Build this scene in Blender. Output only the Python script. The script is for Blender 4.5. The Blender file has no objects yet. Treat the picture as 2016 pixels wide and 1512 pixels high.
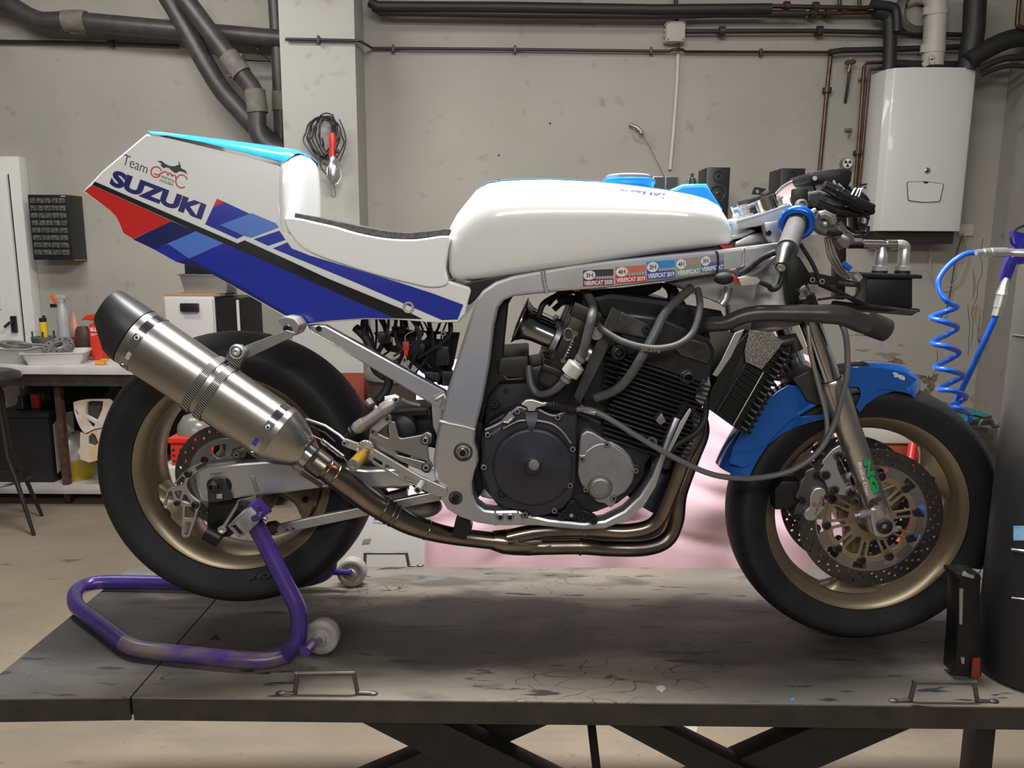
import bpy, bmesh, math, random
from mathutils import Vector, Matrix
from mathutils.geometry import tessellate_polygon
random.seed(7)
S = bpy.context.scene
COL = S.collection
PI = math.pi
# ---------------------------------------------------------------- camera
FPX = 1514.0
TH = math.radians(9.6); RO = 0.006
CAM = Vector((0, 0, 1.5))
Fw = Vector((0, math.cos(TH), -math.sin(TH))); R0 = Vector((1, 0, 0)); D0 = Vector((0, -math.sin(TH), -math.cos(TH)))
Xh = math.cos(RO)*R0 - math.sin(RO)*D0
Yh = math.sin(RO)*R0 + math.cos(RO)*D0
cd = bpy.data.cameras.new('camera'); cam = bpy.data.objects.new('camera', cd); COL.objects.link(cam)
cd.sensor_width = 36; cd.lens = FPX/2016*36; cd.clip_start = 0.05; cd.clip_end = 60
m = Matrix.Identity(4)
for i in range(3):
    m[i][0] = Xh[i]; m[i][1] = -Yh[i]; m[i][2] = -Fw[i]; m[i][3] = CAM[i]
cam.matrix_world = m
S.camera = cam
# ---------------------------------------------------------------- world + lights + exposure
wd = bpy.data.worlds.new('world'); S.world = wd; wd.use_nodes = True
wd.node_tree.nodes['Background'].inputs[0].default_value = (0.80, 0.84, 0.9, 1)
wd.node_tree.nodes['Background'].inputs[1].default_value = 0.08
def area(name, loc, rot, sx, sy, power, col=(1, .985, .955)):
    l = bpy.data.lights.new(name, 'AREA'); l.shape = 'RECTANGLE'; l.size = sx; l.size_y = sy; l.energy = power; l.color = col
    o = bpy.data.objects.new(name, l); COL.objects.link(o); o.location = loc; o.rotation_euler = rot
    return o
area('unseen_overhead_light', (0.0, 1.78, 3.3), (0, 0, 0), 1.6, 0.35, 160)
area('unseen_overhead_light', (-0.2, -2.2, 3.15), (math.radians(64), 0, 0), 4.2, 0.45, 92)  # unseen fill strip added behind the camera to light the bike's near side
area('unseen_overhead_light', (-2.3, 3.3, 3.5), (math.radians(20), math.radians(-8), 0), 1.6, 0.3, 46, (1, .975, .93))
area('unseen_overhead_light', (1.3, 3.0, 3.6), (math.radians(20), 0, 0), 1.6, 0.25, 12, (1, .97, .93))
S.view_settings.view_transform = 'Standard'
S.view_settings.look = 'None'
S.view_settings.exposure = 0.0
S.view_settings.gamma = 1.0
S.view_settings.use_curve_mapping = False
# ---------------------------------------------------------------- frames: pixel -> point on a vertical plane or a level
class Frame:
    def __init__(s, o, yaw):
        s.o = Vector(o); s.u = Vector((math.cos(yaw), math.sin(yaw), 0)); s.v = Vector((-math.sin(yaw), math.cos(yaw), 0)); s.yaw = yaw
    def ray(s, x, y):
        return Fw + Xh*((x-1008)/FPX) + Yh*((y-756)/FPX)
    def loc(s, P):
        d = P - s.o
        return Vector((d.dot(s.u), d.dot(s.v), d.z))
    def p(s, x, y, w=0.0):            # w = distance from the frame plane towards the camera
        r = s.ray(x, y); c = CAM - s.o
        t = (-w - c.dot(s.v))/r.dot(s.v)
        return s.loc(CAM + r*t)
    def g(s, x, y, z=0.0):            # on the level z (frame coordinates)
        r = s.ray(x, y); t = (z + s.o.z - CAM.z)/r.z
        return s.loc(CAM + r*t)
    def pf(s, x, y, fn):              # on a surface w = fn(u, z)
        w = 0.1
        for _ in range(8):
            q = s.p(x, y, w); w = fn(q.x, q.z)
        return s.p(x, y, w)
TZ = 0.64
B = Frame((-0.616, 1.708, TZ), -0.027)
W0 = Frame((0, 0, 0), 0.0)
def W(x, y, Y): return W0.p(x, y, -Y)
def G(x, y, z=0.0): return W0.g(x, y, z)
# ---------------------------------------------------------------- materials
MATS = {}
def mat(name, col, rough=0.5, metal=0.0, coat=0.0, var=0.0, vscale=8.0, bump=0.0, bscale=60.0, col2=None, emit=0.0, trans=0.0, spec=None, stretch=None, rvar=0.0, detail=4.0):
    if name in MATS: return MATS[name]
    m = bpy.data.materials.new(name); m.use_nodes = True; nt = m.node_tree; N = nt.nodes; L = nt.links
    b = N['Principled BSDF']
    c = (*col, 1) if len(col) == 3 else col
    b.inputs['Base Color'].default_value = c; b.inputs['Roughness'].default_value = rough; b.inputs['Metallic'].default_value = metal
    if coat: b.inputs['Coat Weight'].default_value = coat; b.inputs['Coat Roughness'].default_value = 0.04
    if spec is not None: b.inputs['Specular IOR Level'].default_value = spec
    if trans: b.inputs['Transmission Weight'].default_value = trans; b.inputs['IOR'].default_value = 1.3
    if emit: b.inputs['Emission Color'].default_value = c; b.inputs['Emission Strength'].default_value = emit
    tc = N.new('ShaderNodeTexCoord'); src = tc.outputs['Object']
    if stretch:
        mp = N.new('ShaderNodeMapping'); mp.inputs['Scale'].default_value = stretch; L.new(src, mp.inputs[0]); src = mp.outputs[0]
    if var or rvar:
        n = N.new('ShaderNodeTexNoise'); n.inputs['Scale'].default_value = vscale; n.inputs['Detail'].default_value = detail; L.new(src, n.inputs['Vector'])
        rm = N.new('ShaderNodeMapRange'); rm.inputs[1].default_value = 0.35; rm.inputs[2].default_value = 0.65; L.new(n.outputs['Fac'], rm.inputs[0])
        if var:
            mx = N.new('ShaderNodeMix'); mx.data_type = 'RGBA'
            c2 = (*col2, 1) if col2 else (c[0]*(1-var), c[1]*(1-var), c[2]*(1-var), 1)
            mx.inputs[6].default_value = c; mx.inputs[7].default_value = c2
            L.new(rm.outputs[0], mx.inputs[0]); L.new(mx.outputs[2], b.inputs['Base Color'])
        if rvar:
            r2 = N.new('ShaderNodeMapRange'); r2.inputs[3].default_value = max(rough-rvar, .02); r2.inputs[4].default_value = min(rough+rvar, 1)
            L.new(rm.outputs[0], r2.inputs[0]); L.new(r2.outputs[0], b.inputs['Roughness'])
    if bump:
        n2 = N.new('ShaderNodeTexNoise'); n2.inputs['Scale'].default_value = bscale; n2.inputs['Detail'].default_value = 3; L.new(src, n2.inputs['Vector'])
        bp = N.new('ShaderNodeBump'); bp.inputs['Strength'].default_value = bump; bp.inputs['Distance'].default_value = 0.004
        L.new(n2.outputs['Fac'], bp.inputs['Height']); L.new(bp.outputs[0], b.inputs['Normal'])
    MATS[name] = m
    return m
white = mat('white_gloss_paint', (.84, .845, .825), .22, coat=.6)
black_p = mat('black_satin_plastic', (.012, .012, .014), .35)
rubber = mat('black_rubber', (.016, .016, .019), .62, var=.4, vscale=30, bump=.2, bscale=200)
tyre_m = mat('tyre_rubber', (.009, .010, .013), .68, var=.5, vscale=14, bump=.25, bscale=160)
gold_m = mat('bronze_wheel_paint', (.29, .23, .145), .34, metal=.55, var=.35, vscale=5, coat=.15)
steel = mat('brushed_steel', (.50, .485, .46), .27, metal=1, var=.22, vscale=12, rvar=.06)
alu = mat('brushed_aluminium', (.60, .61, .61), .38, metal=.9, var=.25, vscale=10, rvar=.08)
alu_d = mat('dull_cast_aluminium', (.38, .375, .365), .45, metal=.8, var=.3, vscale=15, bump=.1)
alu_l = mat('bright_machined_aluminium', (.68, .68, .66), .36, metal=.8, var=.15, vscale=20)
chrome = mat('chrome_steel', (.62, .62, .62), .12, metal=1)
dark_m = mat('dark_engine_paint', (.035, .036, .042), .42, metal=.3, var=.4, vscale=20, bump=.15, bscale=300)
dark_g = mat('dark_grey_metal', (.075, .073, .07), .45, metal=.6, var=.3, vscale=20)
black_m = mat('black_metal', (.014, .014, .015), .4, metal=.3, var=.3, vscale=20)
hole_m = mat('dark_recess', (.006, .006, .007), .7)
bolt_m = mat('steel_bolt', (.42, .42, .41), .3, metal=.95)
bolt_d = mat('black_bolt', (.05, .05, .05), .4, metal=.7)
red_m = mat('red_plastic', (.55, .03, .02), .4)
blue_h = mat('blue_hose_plastic', (.015, .12, .62), .3, coat=.3)
hose_g = mat('grey_rubber_hose', (.10, .10, .10), .45, var=.3, vscale=40)
exh_m = mat('heat_tinted_steel', (.34, .285, .225), .27, metal=1, var=.5, vscale=9, col2=(.15, .135, .125), rvar=.08)
# ---------------------------------------------------------------- object helpers
def _place(o, parent):
    if parent is not None: o.parent = parent
    COL.objects.link(o)
def tag(o, label=None, cat=None, group=None, kind=None):
    if label: o['label'] = label
    if cat: o['category'] = cat
    if group: o['group'] = group
    if kind: o['kind'] = kind
    return o
def empty(name, loc=(0, 0, 0), yaw=0.0, label=None, cat=None, group=None, kind=None, parent=None):
    o = bpy.data.objects.new(name, None); o.empty_display_size = .05; o.location = loc; o.rotation_euler = (0, 0, yaw)
    _place(o, parent)
    return tag(o, label, cat, group, kind)
def bvh_of(o):
    from mathutils.bvhtree import BVHTree
    return BVHTree.FromPolygons([v.co for v in o.data.vertices], [tuple(q.vertices) for q in o.data.polygons])
def on_mesh(fr, o, d=.001, fallback=.1):
    """pixel -> the point of mesh o that the photo shows there, lifted d off its surface"""
    t = bvh_of(o)
    def f(x, y):
        r = fr.ray(x, y); q = CAM-fr.o; O = Vector((q.dot(fr.u), q.dot(fr.v), q.z)); D = Vector((r.dot(fr.u), r.dot(fr.v), r.z)).normalized()
        h, n, i, k = t.ray_cast(O, D)
        return h-D*d if h is not None else fr.p(x, y, fallback)
    return f
def off_of(parent):           # where a parent's origin lies in its frame: meshes are stored relative to it
    v = Vector((0, 0, 0))
    return v
class MB:
    """collects geometry in frame coordinates, links it as one mesh object"""
    def __init__(s): s.bm = bmesh.new()
    def _ring(s, pts): return [s.bm.verts.new(p) for p in pts]
    def _bridge(s, a, b, mi=0, smooth=True, closed=True):
        n = len(a)
        for i in range(n if closed else n-1):
            try:
                f = s.bm.faces.new((a[i], a[(i+1) % n], b[(i+1) % n], b[i])); f.smooth = smooth; f.material_index = mi
            except ValueError: pass
    def _cap(s, r, mi=0, flip=False):
        try:
            f = s.bm.faces.new(r if not flip else r[::-1]); f.material_index = mi
        except ValueError: pass
    def loft(s, rings, caps=True, closed=True, mi=0, smooth=True):
        rs = [s._ring(r) for r in rings]
        for a, b in zip(rs, rs[1:]): s._bridge(a, b, mi, smooth, closed)
        if caps and closed: s._cap(rs[0], mi, True); s._cap(rs[-1], mi)
        return s
    def box(s, lo, hi, mi=0, bev=0.0):
        x0, y0, z0 = lo; x1, y1, z1 = hi
        return s.hexa([(x0, y0, z0), (x1, y0, z0), (x1, y1, z0), (x0, y1, z0)], [(x0, y0, z1), (x1, y0, z1), (x1, y1, z1), (x0, y1, z1)], mi, bev)
    def hexa(s, a, b, mi=0, bev=0.0):
        t = bmesh.new() if bev else s.bm
        va = [t.verts.new(p) for p in a]; vb = [t.verts.new(p) for p in b]; n = len(a)
        fs = [t.faces.new(va[::-1]), t.faces.new(vb)]
        for i in range(n): fs.append(t.faces.new((va[i], va[(i+1) % n], vb[(i+1) % n], vb[i])))
        for f in fs: f.material_index = mi
        if bev:
            bmesh.ops.bevel(t, geom=t.edges[:], offset=bev, segments=2, profile=.6, affect='EDGES', clamp_overlap=True)
            s.merge(t, mi)
        return s
    def merge(s, t, mi=None, smooth=None):
        me = bpy.data.meshes.new('t'); t.to_mesh(me); t.free()
        n0 = len(s.bm.faces)
        s.bm.from_mesh(me); bpy.data.meshes.remove(me)
        s.bm.faces.ensure_lookup_table()
        for f in s.bm.faces[n0:]:
            if mi is not None: f.material_index = mi
            if smooth is not None: f.smooth = smooth
    def prism(s, pts, vec, mi=0, bev=0.0, seg=2):
        vec = Vector(vec); t = bmesh.new()
        a = [t.verts.new(p) for p in pts]; b = [t.verts.new(Vector(p)+vec) for p in pts]; n = len(a)
        try:
            t.faces.new(a[::-1]); t.faces.new(b)
        except ValueError: return s
        for i in range(n): t.faces.new((a[i], a[(i+1) % n], b[(i+1) % n], b[i]))
        bmesh.ops.recalc_face_normals(t, faces=t.faces[:])
        if bev:
            es = [e for e in t.edges if len(e.link_faces) == 2 and e.calc_face_angle(0) > .5]
            bmesh.ops.bevel(t, geom=es, offset=bev, segments=seg, profile=.6, affect='EDGES', clamp_overlap=True)
        s.merge(t, mi)
        return s
    def tube(s, path, r, n=10, mi=0, caps=True, closed=False, flat=1.0, up=None):
        P = [Vector(p) for p in path]; k = len(P)
        if not isinstance(r, (list, tuple)): r = [r]*k
        rings = []; prev = None
        for i in range(k):
            if closed: t = P[(i+1) % k]-P[i-1]
            else: t = P[min(i+1, k-1)]-P[max(i-1, 0)]
            if t.length < 1e-9: t = Vector((1, 0, 0))
            t.normalize()
            if prev is None:
                a = Vector(up) if up else Vector((0, 1, 0))
                if abs(a.dot(t)) > .95: a = Vector((1, 0, 0)) if not up else Vector((0, 0, 1))
            else: a = prev
            a = (a - t*a.dot(t)).normalized(); prev = a; c = t.cross(a)
            rings.append([P[i]+(a*math.cos(2*PI*j/n)*flat+c*math.sin(2*PI*j/n))*r[i] for j in range(n)])
        if closed:
            rs = [s._ring(q) for q in rings]
            for i in range(k): s._bridge(rs[i], rs[(i+1) % k], mi)
        else: s.loft(rings, caps, True, mi)
        return s
    def cyl(s, a, b, r, n=20, mi=0, r2=None, caps=True):
        return s.tube([a, b], [r, r if r2 is None else r2], n, mi, caps)
    def lathe(s, prof, c, ax, n=32, mi=0, closed_prof=False, caps=False, arc=None):
        """prof: list of (radius, distance along ax)"""
        c = Vector(c); ax = Vector(ax).normalized()
        e = Vector((0, 0, 1)) if abs(ax.z) < .9 else Vector((1, 0, 0))
        e = (e-ax*e.dot(ax)).normalized(); g = ax.cross(e)
        a0, a1 = arc if arc else (0, 2*PI)
        m = n if not arc else n+1
        rings = [[c+ax*h+(e*math.cos(a0+(a1-a0)*j/n)+g*math.sin(a0+(a1-a0)*j/n))*max(r, 1e-5) for j in range(m)] for r, h in prof]
        if closed_prof: rings.append(rings[0])
        rs = [s._ring(q) for q in rings[:-1]] if closed_prof else [s._ring(q) for q in rings]
        if closed_prof: rs.append(rs[0])
        for p, q in zip(rs, rs[1:]): s._bridge(p, q, mi, True, not arc)
        if caps and not arc: s._cap(rs[0], mi, True); s._cap(rs[-1], mi)
        return s
    def ball(s, c, r, sc=(1, 1, 1), n=16, m=10, mi=0):
        c = Vector(c); rings = []
        for i in range(m+1):
            a = -PI/2+PI*i/m; rr = max(math.cos(a), 1e-4)*r
            rings.append([c+Vector((math.cos(2*PI*j/n)*rr*sc[0], math.sin(2*PI*j/n)*rr*sc[1], math.sin(a)*r*sc[2])) for j in range(n)])
        return s.loft(rings, True, True, mi)
    def poly(s, pts, mi=0):
        pts = [Vector(p) for p in pts]
        vs = [s.bm.verts.new(p) for p in pts]
        for t in tessellate_polygon([pts]):
            try:
                f = s.bm.faces.new([vs[i] for i in t]); f.material_index = mi
            except ValueError: pass
        return s
    def coil(s, a, b, R, r, turns, n=5, seg=10, mi=0):
        a = Vector(a); b = Vector(b); t = (b-a).normalized(); e = t.orthogonal().normalized(); g = t.cross(e); k = int(turns*seg)
        return s.tube([a+(b-a)*(i/k)+(e*math.cos(2*PI*i/seg)+g*math.sin(2*PI*i/seg))*R for i in range(k+1)], r, n, mi)
    def build(s, name, mats, parent=None, smooth_angle=None, **kw):
        bmesh.ops.remove_doubles(s.bm, verts=s.bm.verts[:], dist=1e-6)
        bmesh.ops.recalc_face_normals(s.bm, faces=s.bm.faces[:])
        me = bpy.data.meshes.new(name)
        # origin: the middle of the mesh at its base, unless it hangs under a parent (then the parent's frame)
        s.bm.to_mesh(me); s.bm.free()
        if smooth_angle is not None:
            for p in me.polygons: p.use_smooth = True
            me.set_sharp_from_angle(angle=math.radians(smooth_angle))
        else: me.set_sharp_from_angle(angle=math.radians(50))
        for q in (mats if isinstance(mats, (list, tuple)) else [mats]): me.materials.append(q)
        o = bpy.data.objects.new(name, me)
        if parent is None and len(me.vertices):
            xs = [v.co.x for v in me.vertices]; ys = [v.co.y for v in me.vertices]; zs = [v.co.z for v in me.vertices]
            c = Vector(((min(xs)+max(xs))/2, (min(ys)+max(ys))/2, min(zs)))
            me.transform(Matrix.Translation(-c)); o.location = c
        _place(o, parent)
        return tag(o, **kw)
def recenter(root):            # move an Empty made at the frame origin to the base of its parts
    pts = []
    def walk(o, M):
        for c in o.children:
            Mc = M @ Matrix.LocRotScale(c.location, c.rotation_euler, c.scale)
            if c.type == 'MESH': pts.extend(Mc @ v.co for v in c.data.vertices)
            walk(c, Mc)
    walk(root, Matrix.Identity(4))
    c = Vector(((min(p.x for p in pts)+max(p.x for p in pts))/2, (min(p.y for p in pts)+max(p.y for p in pts))/2, min(p.z for p in pts)))
    for ch in root.children: ch.location = ch.location - c
    M = Matrix.LocRotScale(root.location, root.rotation_euler, root.scale)
    root.location = M @ c
def spl(pts, n=6, closed=False):
    """Catmull-Rom through the points"""
    P = [Vector(p) for p in pts]; k = len(P); out = []
    for i in range(k if closed else k-1):
        if closed: p0, p1, p2, p3 = P[i-1], P[i], P[(i+1) % k], P[(i+2) % k]
        else: p0, p1, p2, p3 = P[max(i-1, 0)], P[i], P[i+1], P[min(i+2, k-1)]
        for j in range(n):
            t = j/n
            out.append(.5*((2*p1)+(p2-p0)*t+(2*p0-5*p1+4*p2-p3)*t*t+(3*p1-p0-3*p2+p3)*t**3))
    if not closed: out.append(P[-1])
    return out
def spl2(pts, n=6, closed=False): return [(v.x, v.y) for v in spl([(p[0], p[1], 0) for p in pts], n, closed)]
def rnd(pts, r=.2, k=3):
    """round the corners of a closed pixel polygon: r = share of the shorter edge"""
    out = []; n = len(pts)
    for i in range(n):
        a = Vector((*pts[i-1][:2],)); b = Vector((*pts[i][:2],)); c = Vector((*pts[(i+1) % n][:2],))
        d = min((a-b).length, (c-b).length)*r
        rr = pts[i][2] if len(pts[i]) > 2 else d
        rr = min(rr, (a-b).length*.48, (c-b).length*.48)
        p = b+(a-b).normalized()*rr; q = b+(c-b).normalized()*rr
        for j in range(k+1):
            t = j/k
            v = p*(1-t)**2+b*2*t*(1-t)+q*t*t
            out.append((v.x, v.y))
    return out
def plate(name, outer, holes, fr, w, th, m, parent, bev=0.0015, res=0, **kw):
    """a flat plate traced in pixels on the plane w of frame fr, th thick (away from the camera), with holes"""
    o3 = [fr.p(x, y, w) for x, y in outer]; h3 = [[fr.p(x, y, w) for x, y in h] for h in holes]
    return plate3(name, [(p.x, p.z) for p in o3], [[(p.x, p.z) for p in h] for h in h3], w, th, m, parent, bev, **kw)
def plate_mesh(outer, holes, w, th, bev=0.0015):
    cu = bpy.data.curves.new('t', 'CURVE'); cu.dimensions = '2D'; cu.fill_mode = 'BOTH'
    bev = min(bev, th/2.01)
    cu.extrude = max(th/2-bev, 1e-5); cu.bevel_depth = bev; cu.bevel_resolution = 1; cu.offset = -bev
    for ring in [outer]+list(holes):
        sp = cu.splines.new('POLY'); sp.points.add(len(ring)-1); sp.use_cyclic_u = True
        for i, (a, b) in enumerate(ring): sp.points[i].co = (a, b, 0, 1)
    o = bpy.data.objects.new('t', cu); me = bpy.data.meshes.new_from_object(o)
    bpy.data.objects.remove(o); bpy.data.curves.remove(cu)
    me.transform(Matrix(((1, 0, 0, 0), (0, 0, -1, -w+th/2), (0, 1, 0, 0), (0, 0, 0, 1))))
    return me
def plate3(name, outer, holes, w, th, m, parent, bev=0.0015, **kw):
    me = plate_mesh(outer, holes, w, th, bev)
    me.name = name; me.materials.clear(); me.materials.append(m)
    me.set_sharp_from_angle(angle=math.radians(40))
    o = bpy.data.objects.new(name, me); _place(o, parent)
    return tag(o, **kw)
def circ(cx, cz, r, n=16, a0=0.0): return [(cx+r*math.cos(a0+2*PI*i/n), cz+r*math.sin(a0+2*PI*i/n)) for i in range(n)]
def text_obj(name, txt, quad, surf, m, parent, bold=0.0, shear=0.0, spacing=1.0, th=.0006, **kw):
    """lettering stretched over the pixel quad (tl, tr, br, bl); surf(x, y) -> 3-D point"""
    cu = bpy.data.curves.new('t', 'FONT'); cu.body = txt; cu.size = 1; cu.offset = bold; cu.shear = shear; cu.space_character = spacing
    cu.resolution_u = 4; cu.align_x = 'CENTER'; cu.space_line = .9
    o = bpy.data.objects.new('t', cu); COL.objects.link(o)
    dg = bpy.context.evaluated_depsgraph_get(); dg.update()
    me = bpy.data.meshes.new_from_object(o.evaluated_get(dg)); bpy.data.objects.remove(o); bpy.data.curves.remove(cu)
    if not len(me.vertices): return None
    xs = [v.co.x for v in me.vertices]; ys = [v.co.y for v in me.vertices]
    x0, x1, y0, y1 = min(xs), max(xs), min(ys), max(ys)
    tl, tr, br, bl = quad
    for v in me.vertices:
        a = (v.co.x-x0)/(x1-x0); b = (y1-v.co.y)/(y1-y0)
        px = (tl[0]*(1-a)+tr[0]*a)*(1-b)+(bl[0]*(1-a)+br[0]*a)*b
        py = (tl[1]*(1-a)+tr[1]*a)*(1-b)+(bl[1]*(1-a)+br[1]*a)*b
        v.co = surf(px, py)
    me.name = name; me.materials.clear(); me.materials.append(m)
    o = bpy.data.objects.new(name, me); _place(o, parent)
    return tag(o, **kw)
def decal(name, polys, surf, m, parent, **kw):
    b = MB()
    for p in polys: b.poly([surf(x, y) for x, y in p])
    return b.build(name, m, parent, **kw)
_bolt = {}
def bolt(c, r, parent, m=None, ax=(0, -1, 0), h=None, name='bolt', hex_=True, **kw):
    """socket-head bolt, its head standing r*.8 proud of c towards ax"""
    h = h or r*.8; m = m or bolt_m
    key = (m.name, round(h/r, 2), hex_)
    if key not in _bolt:
        b = MB(); k = h/r
        b.lathe([(1.0, -.3), (1.0, k*.8), (.88, k), (.55, k)], (0, 0, 0), (0, 0, 1), 14)
        b.lathe([(.55, k), (.5, k*.35), (0, k*.3)], (0, 0, 0), (0, 0, 1), 6 if hex_ else 14, mi=1)
        t = b.build('bolt', [m, hole_m]); me = t.data; me.transform(Matrix.Translation(t.location)); bpy.data.objects.remove(t); _bolt[key] = me
    o = bpy.data.objects.new(name, _bolt[key]); q = Vector((0, 0, 1)).rotation_difference(Vector(ax))
    o.rotation_euler = q.to_euler(); o.location = c; o.scale = (r, r, r); _place(o, parent)
    return tag(o, **kw)
# ================================================================ the room
YL, YR, YC = 5.2, 4.77, 4.5        # left wall, right wall, face of the column
def wall_mat(name, col, col2, dado=None):
    m = mat(name, col, .85, var=.4, vscale=1.1, col2=col2, bump=.25, bscale=25, detail=6)
    nt = m.node_tree; N = nt.nodes; L = nt.links; b = N['Principled BSDF']
    if b.inputs['Base Color'].links:
        src = b.inputs['Base Color'].links[0].from_socket
        geo = N.new('ShaderNodeNewGeometry'); sx = N.new('ShaderNodeSeparateXYZ'); L.new(geo.outputs['Position'], sx.inputs[0])
        # fine grime spots
        n = N.new('ShaderNodeTexNoise'); n.inputs['Scale'].default_value = 9; n.inputs['Detail'].default_value = 8; L.new(geo.outputs['Position'], n.inputs['Vector'])
        r = N.new('ShaderNodeMapRange'); r.inputs[1].default_value = .62; r.inputs[2].default_value = .75; L.new(n.outputs['Fac'], r.inputs[0])
        mx = N.new('ShaderNodeMix'); mx.data_type = 'RGBA'; L.new(r.outputs[0], mx.inputs[0]); L.new(src, mx.inputs[6]); mx.inputs[7].default_value = (col2[0]*.8, col2[1]*.78, col2[2]*.75, 1)
        out = mx.outputs[2]
        if dado:
            c = N.new('ShaderNodeMath'); c.operation = 'LESS_THAN'; c.inputs[1].default_value = dado; L.new(sx.outputs[2], c.inputs[0])
            m2 = N.new('ShaderNodeMix'); m2.data_type = 'RGBA'; L.new(c.outputs[0], m2.inputs[0]); L.new(out, m2.inputs[6]); m2.inputs[7].default_value = (.24, .045, .025, 1); out = m2.outputs[2]
        L.new(out, b.inputs['Base Color'])
    return m
wl = wall_mat('cream_wall_paint', (.375, .352, .308), (.30, .288, .255))
wr = wall_mat('stained_cream_wall_paint', (.34, .32, .28), (.285, .270, .235))
wc = wall_mat('column_paint', (.38, .375, .345), (.34, .33, .30), .80)
def struct(name, b, m, **kw):
    return b.build(name, m, None, kind='structure', **kw)
cx0 = W(564, 400, YC).x; cx1 = W(707, 400, YC).x
struct('wall_back_left', MB().box((-6, YL, 0), (cx0+.05, YL+.1, 4.2)), wl, label='cream painted wall behind the workbench', cat='wall')
struct('wall_back', MB().box((cx0+.05, YR, 0), (2.98, YR+.1, 4.2)), wr, label='stained cream wall behind the motorcycle with a red dado', cat='wall')
struct('column', MB().box((cx0, YC, 0), (cx1, YL, 4.2)), wc, label='square cream column with a red painted base', cat='column')
MB().box((cx1+.002, YR-.005, 0), (.9, YR-.0005, .80)).build('trim_1', mat('dull_red_dado_paint', (.24, .045, .025), .7), kind='structure', label='red painted dado on the wall right of the column', cat='dado')
# right-hand wall, coming forward from its cracked corner
wrt = wall_mat('wall_paint_with_shade', (.30, .285, .255), (.22, .205, .18))  # this face turns from the light; its shade goes into the darker paint
c_top = W(1992, 150, YR); xr = (c_top.x + W(1935, 560, YR).x)/2
struct('wall_right', MB().box((xr, 1.2, 0), (xr+.1, YR+.02, 4.2)), wrt, label='wall at the right with cracked plaster, shade painted in', cat='wall')
struct('wall_left', MB().box((-6, -2.0, 0), (-5.9, YL, 4.2)), wl, label='cream wall outside the frame on the left', cat='wall')
MB().box((-6, -2.6, 0), (xr, -2.5, 4.2)).build('wall_front', wl, kind='structure', label='cream wall behind the camera', cat='wall')
# floor
fm = bpy.data.materials.new('worn_concrete_floor'); fm.use_nodes = True
nt = fm.node_tree; N = nt.nodes; L = nt.links; b = N['Principled BSDF']; b.inputs['Roughness'].default_value = .75
tc = N.new('ShaderNodeTexCoord')
def _noise(sc, det, src, stretch=None):
    if stretch:
        mp = N.new('ShaderNodeMapping'); mp.inputs['Scale'].default_value = stretch; L.new(src, mp.inputs[0]); src = mp.outputs[0]
    n = N.new('ShaderNodeTexNoise'); n.inputs['Scale'].default_value = sc; n.inputs['Detail'].default_value = det; L.new(src, n.inputs['Vector']); return n.outputs['Fac']
def _range(src, a, b_, c=0., d=1.):
    r = N.new('ShaderNodeMapRange'); r.inputs[1].default_value = a; r.inputs[2].default_value = b_; r.inputs[3].default_value = c; r.inputs[4].default_value = d; L.new(src, r.inputs[0]); return r.outputs[0]
def _mix(fac, a, b_):
    x = N.new('ShaderNodeMix'); x.data_type = 'RGBA'; L.new(fac, x.inputs[0])
    for k, v in ((6, a), (7, b_)):
        if isinstance(v, tuple): x.inputs[k].default_value = (*v, 1)
        else: L.new(v, x.inputs[k])
    return x.outputs[2]
g0 = tc.outputs['Object']
c = _mix(_range(_noise(1.2, 8, g0), .35, .65), (.275, .225, .165), (.20, .16, .115))
c = _mix(_range(_noise(2.5, 6, g0, (1, 3, 1)), .52, .68), c, (.20, .165, .13))
c = _mix(_range(_noise(40, 2, g0), .66, .72), c, (.19, .155, .125))
c = _mix(_range(_noise(5, 5, g0, (.6, 2, 1)), .66, .72), c, (.10, .085, .07))
L.new(c, b.inputs['Base Color'])
bp = N.new('ShaderNodeBump'); bp.inputs['Strength'].default_value = .4; bp.inputs['Distance'].default_value = .003; L.new(_noise(120, 3, g0), bp.inputs['Height']); L.new(bp.outputs[0], b.inputs['Normal'])
struct('floor', MB().box((-6, -2.5, -.1), (4.2, YL, 0)), fm, label='worn tan concrete workshop floor', cat='floor')
b = MB(); b.poly([G(x, y, .0008) for x, y in ((1333, 1431), (1352, 1427), (1374, 1431), (1371, 1441), (1380, 1466), (1366, 1462), (1354, 1457), (1342, 1448))]); b.build('floor_patch', mat('pale_patch', (.42, .40, .34), .7), label='pale repair patch on the floor under the lift', cat='floor mark')
# ---------------------------------------------------------------- door
dw = mat('white_door_plastic', (.66, .65, .62), .35)
db = MB(); d0 = W(-150, 310, YL-.03); d1 = W(47, 310, YL-.03); zt = d1.z
db.box((d0.x, YL-.09, 0), (d1.x, YL-.002, zt), bev=.006)
door = db.build('door_1', dw, kind='structure', label='white plastic door at the left edge with a black lever handle', cat='door')
xs = W(19, 400, YL-.1).x
b = MB(); b.box((d0.x+.05, YL-.115, .04), (xs, YL-.091, zt-.11), bev=.008)
for (z0, z1) in ((.25, .82), (1.12, zt-.28)): b.box((d0.x+.15, YL-.124, z0), (xs-.11, YL-.116, z1), bev=.006)
lf = b.build('door_leaf', dw, door); lf.location = -door.location
b = MB(); b.box((xs+.001, YL-.0925, .04), (xs+.008, YL-.0905, zt-.11)); o = b.build('door_gap', hole_m, door); o.location = -door.location
hb = MB(); q = W(27, 640, YL-.13); hb.box((q.x-.018, YL-.135, q.z-.05), (q.x+.018, YL-.116, q.z+.06), bev=.005); hb.tube([(q.x, YL-.13, q.z+.02), (q.x, YL-.17, q.z+.02), (q.x-.03, YL-.18, q.z-.01)], .009, 8)
o = hb.build('door_handle', black_p, door, label='black lever handle with a key'); o.location = -door.location
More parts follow.
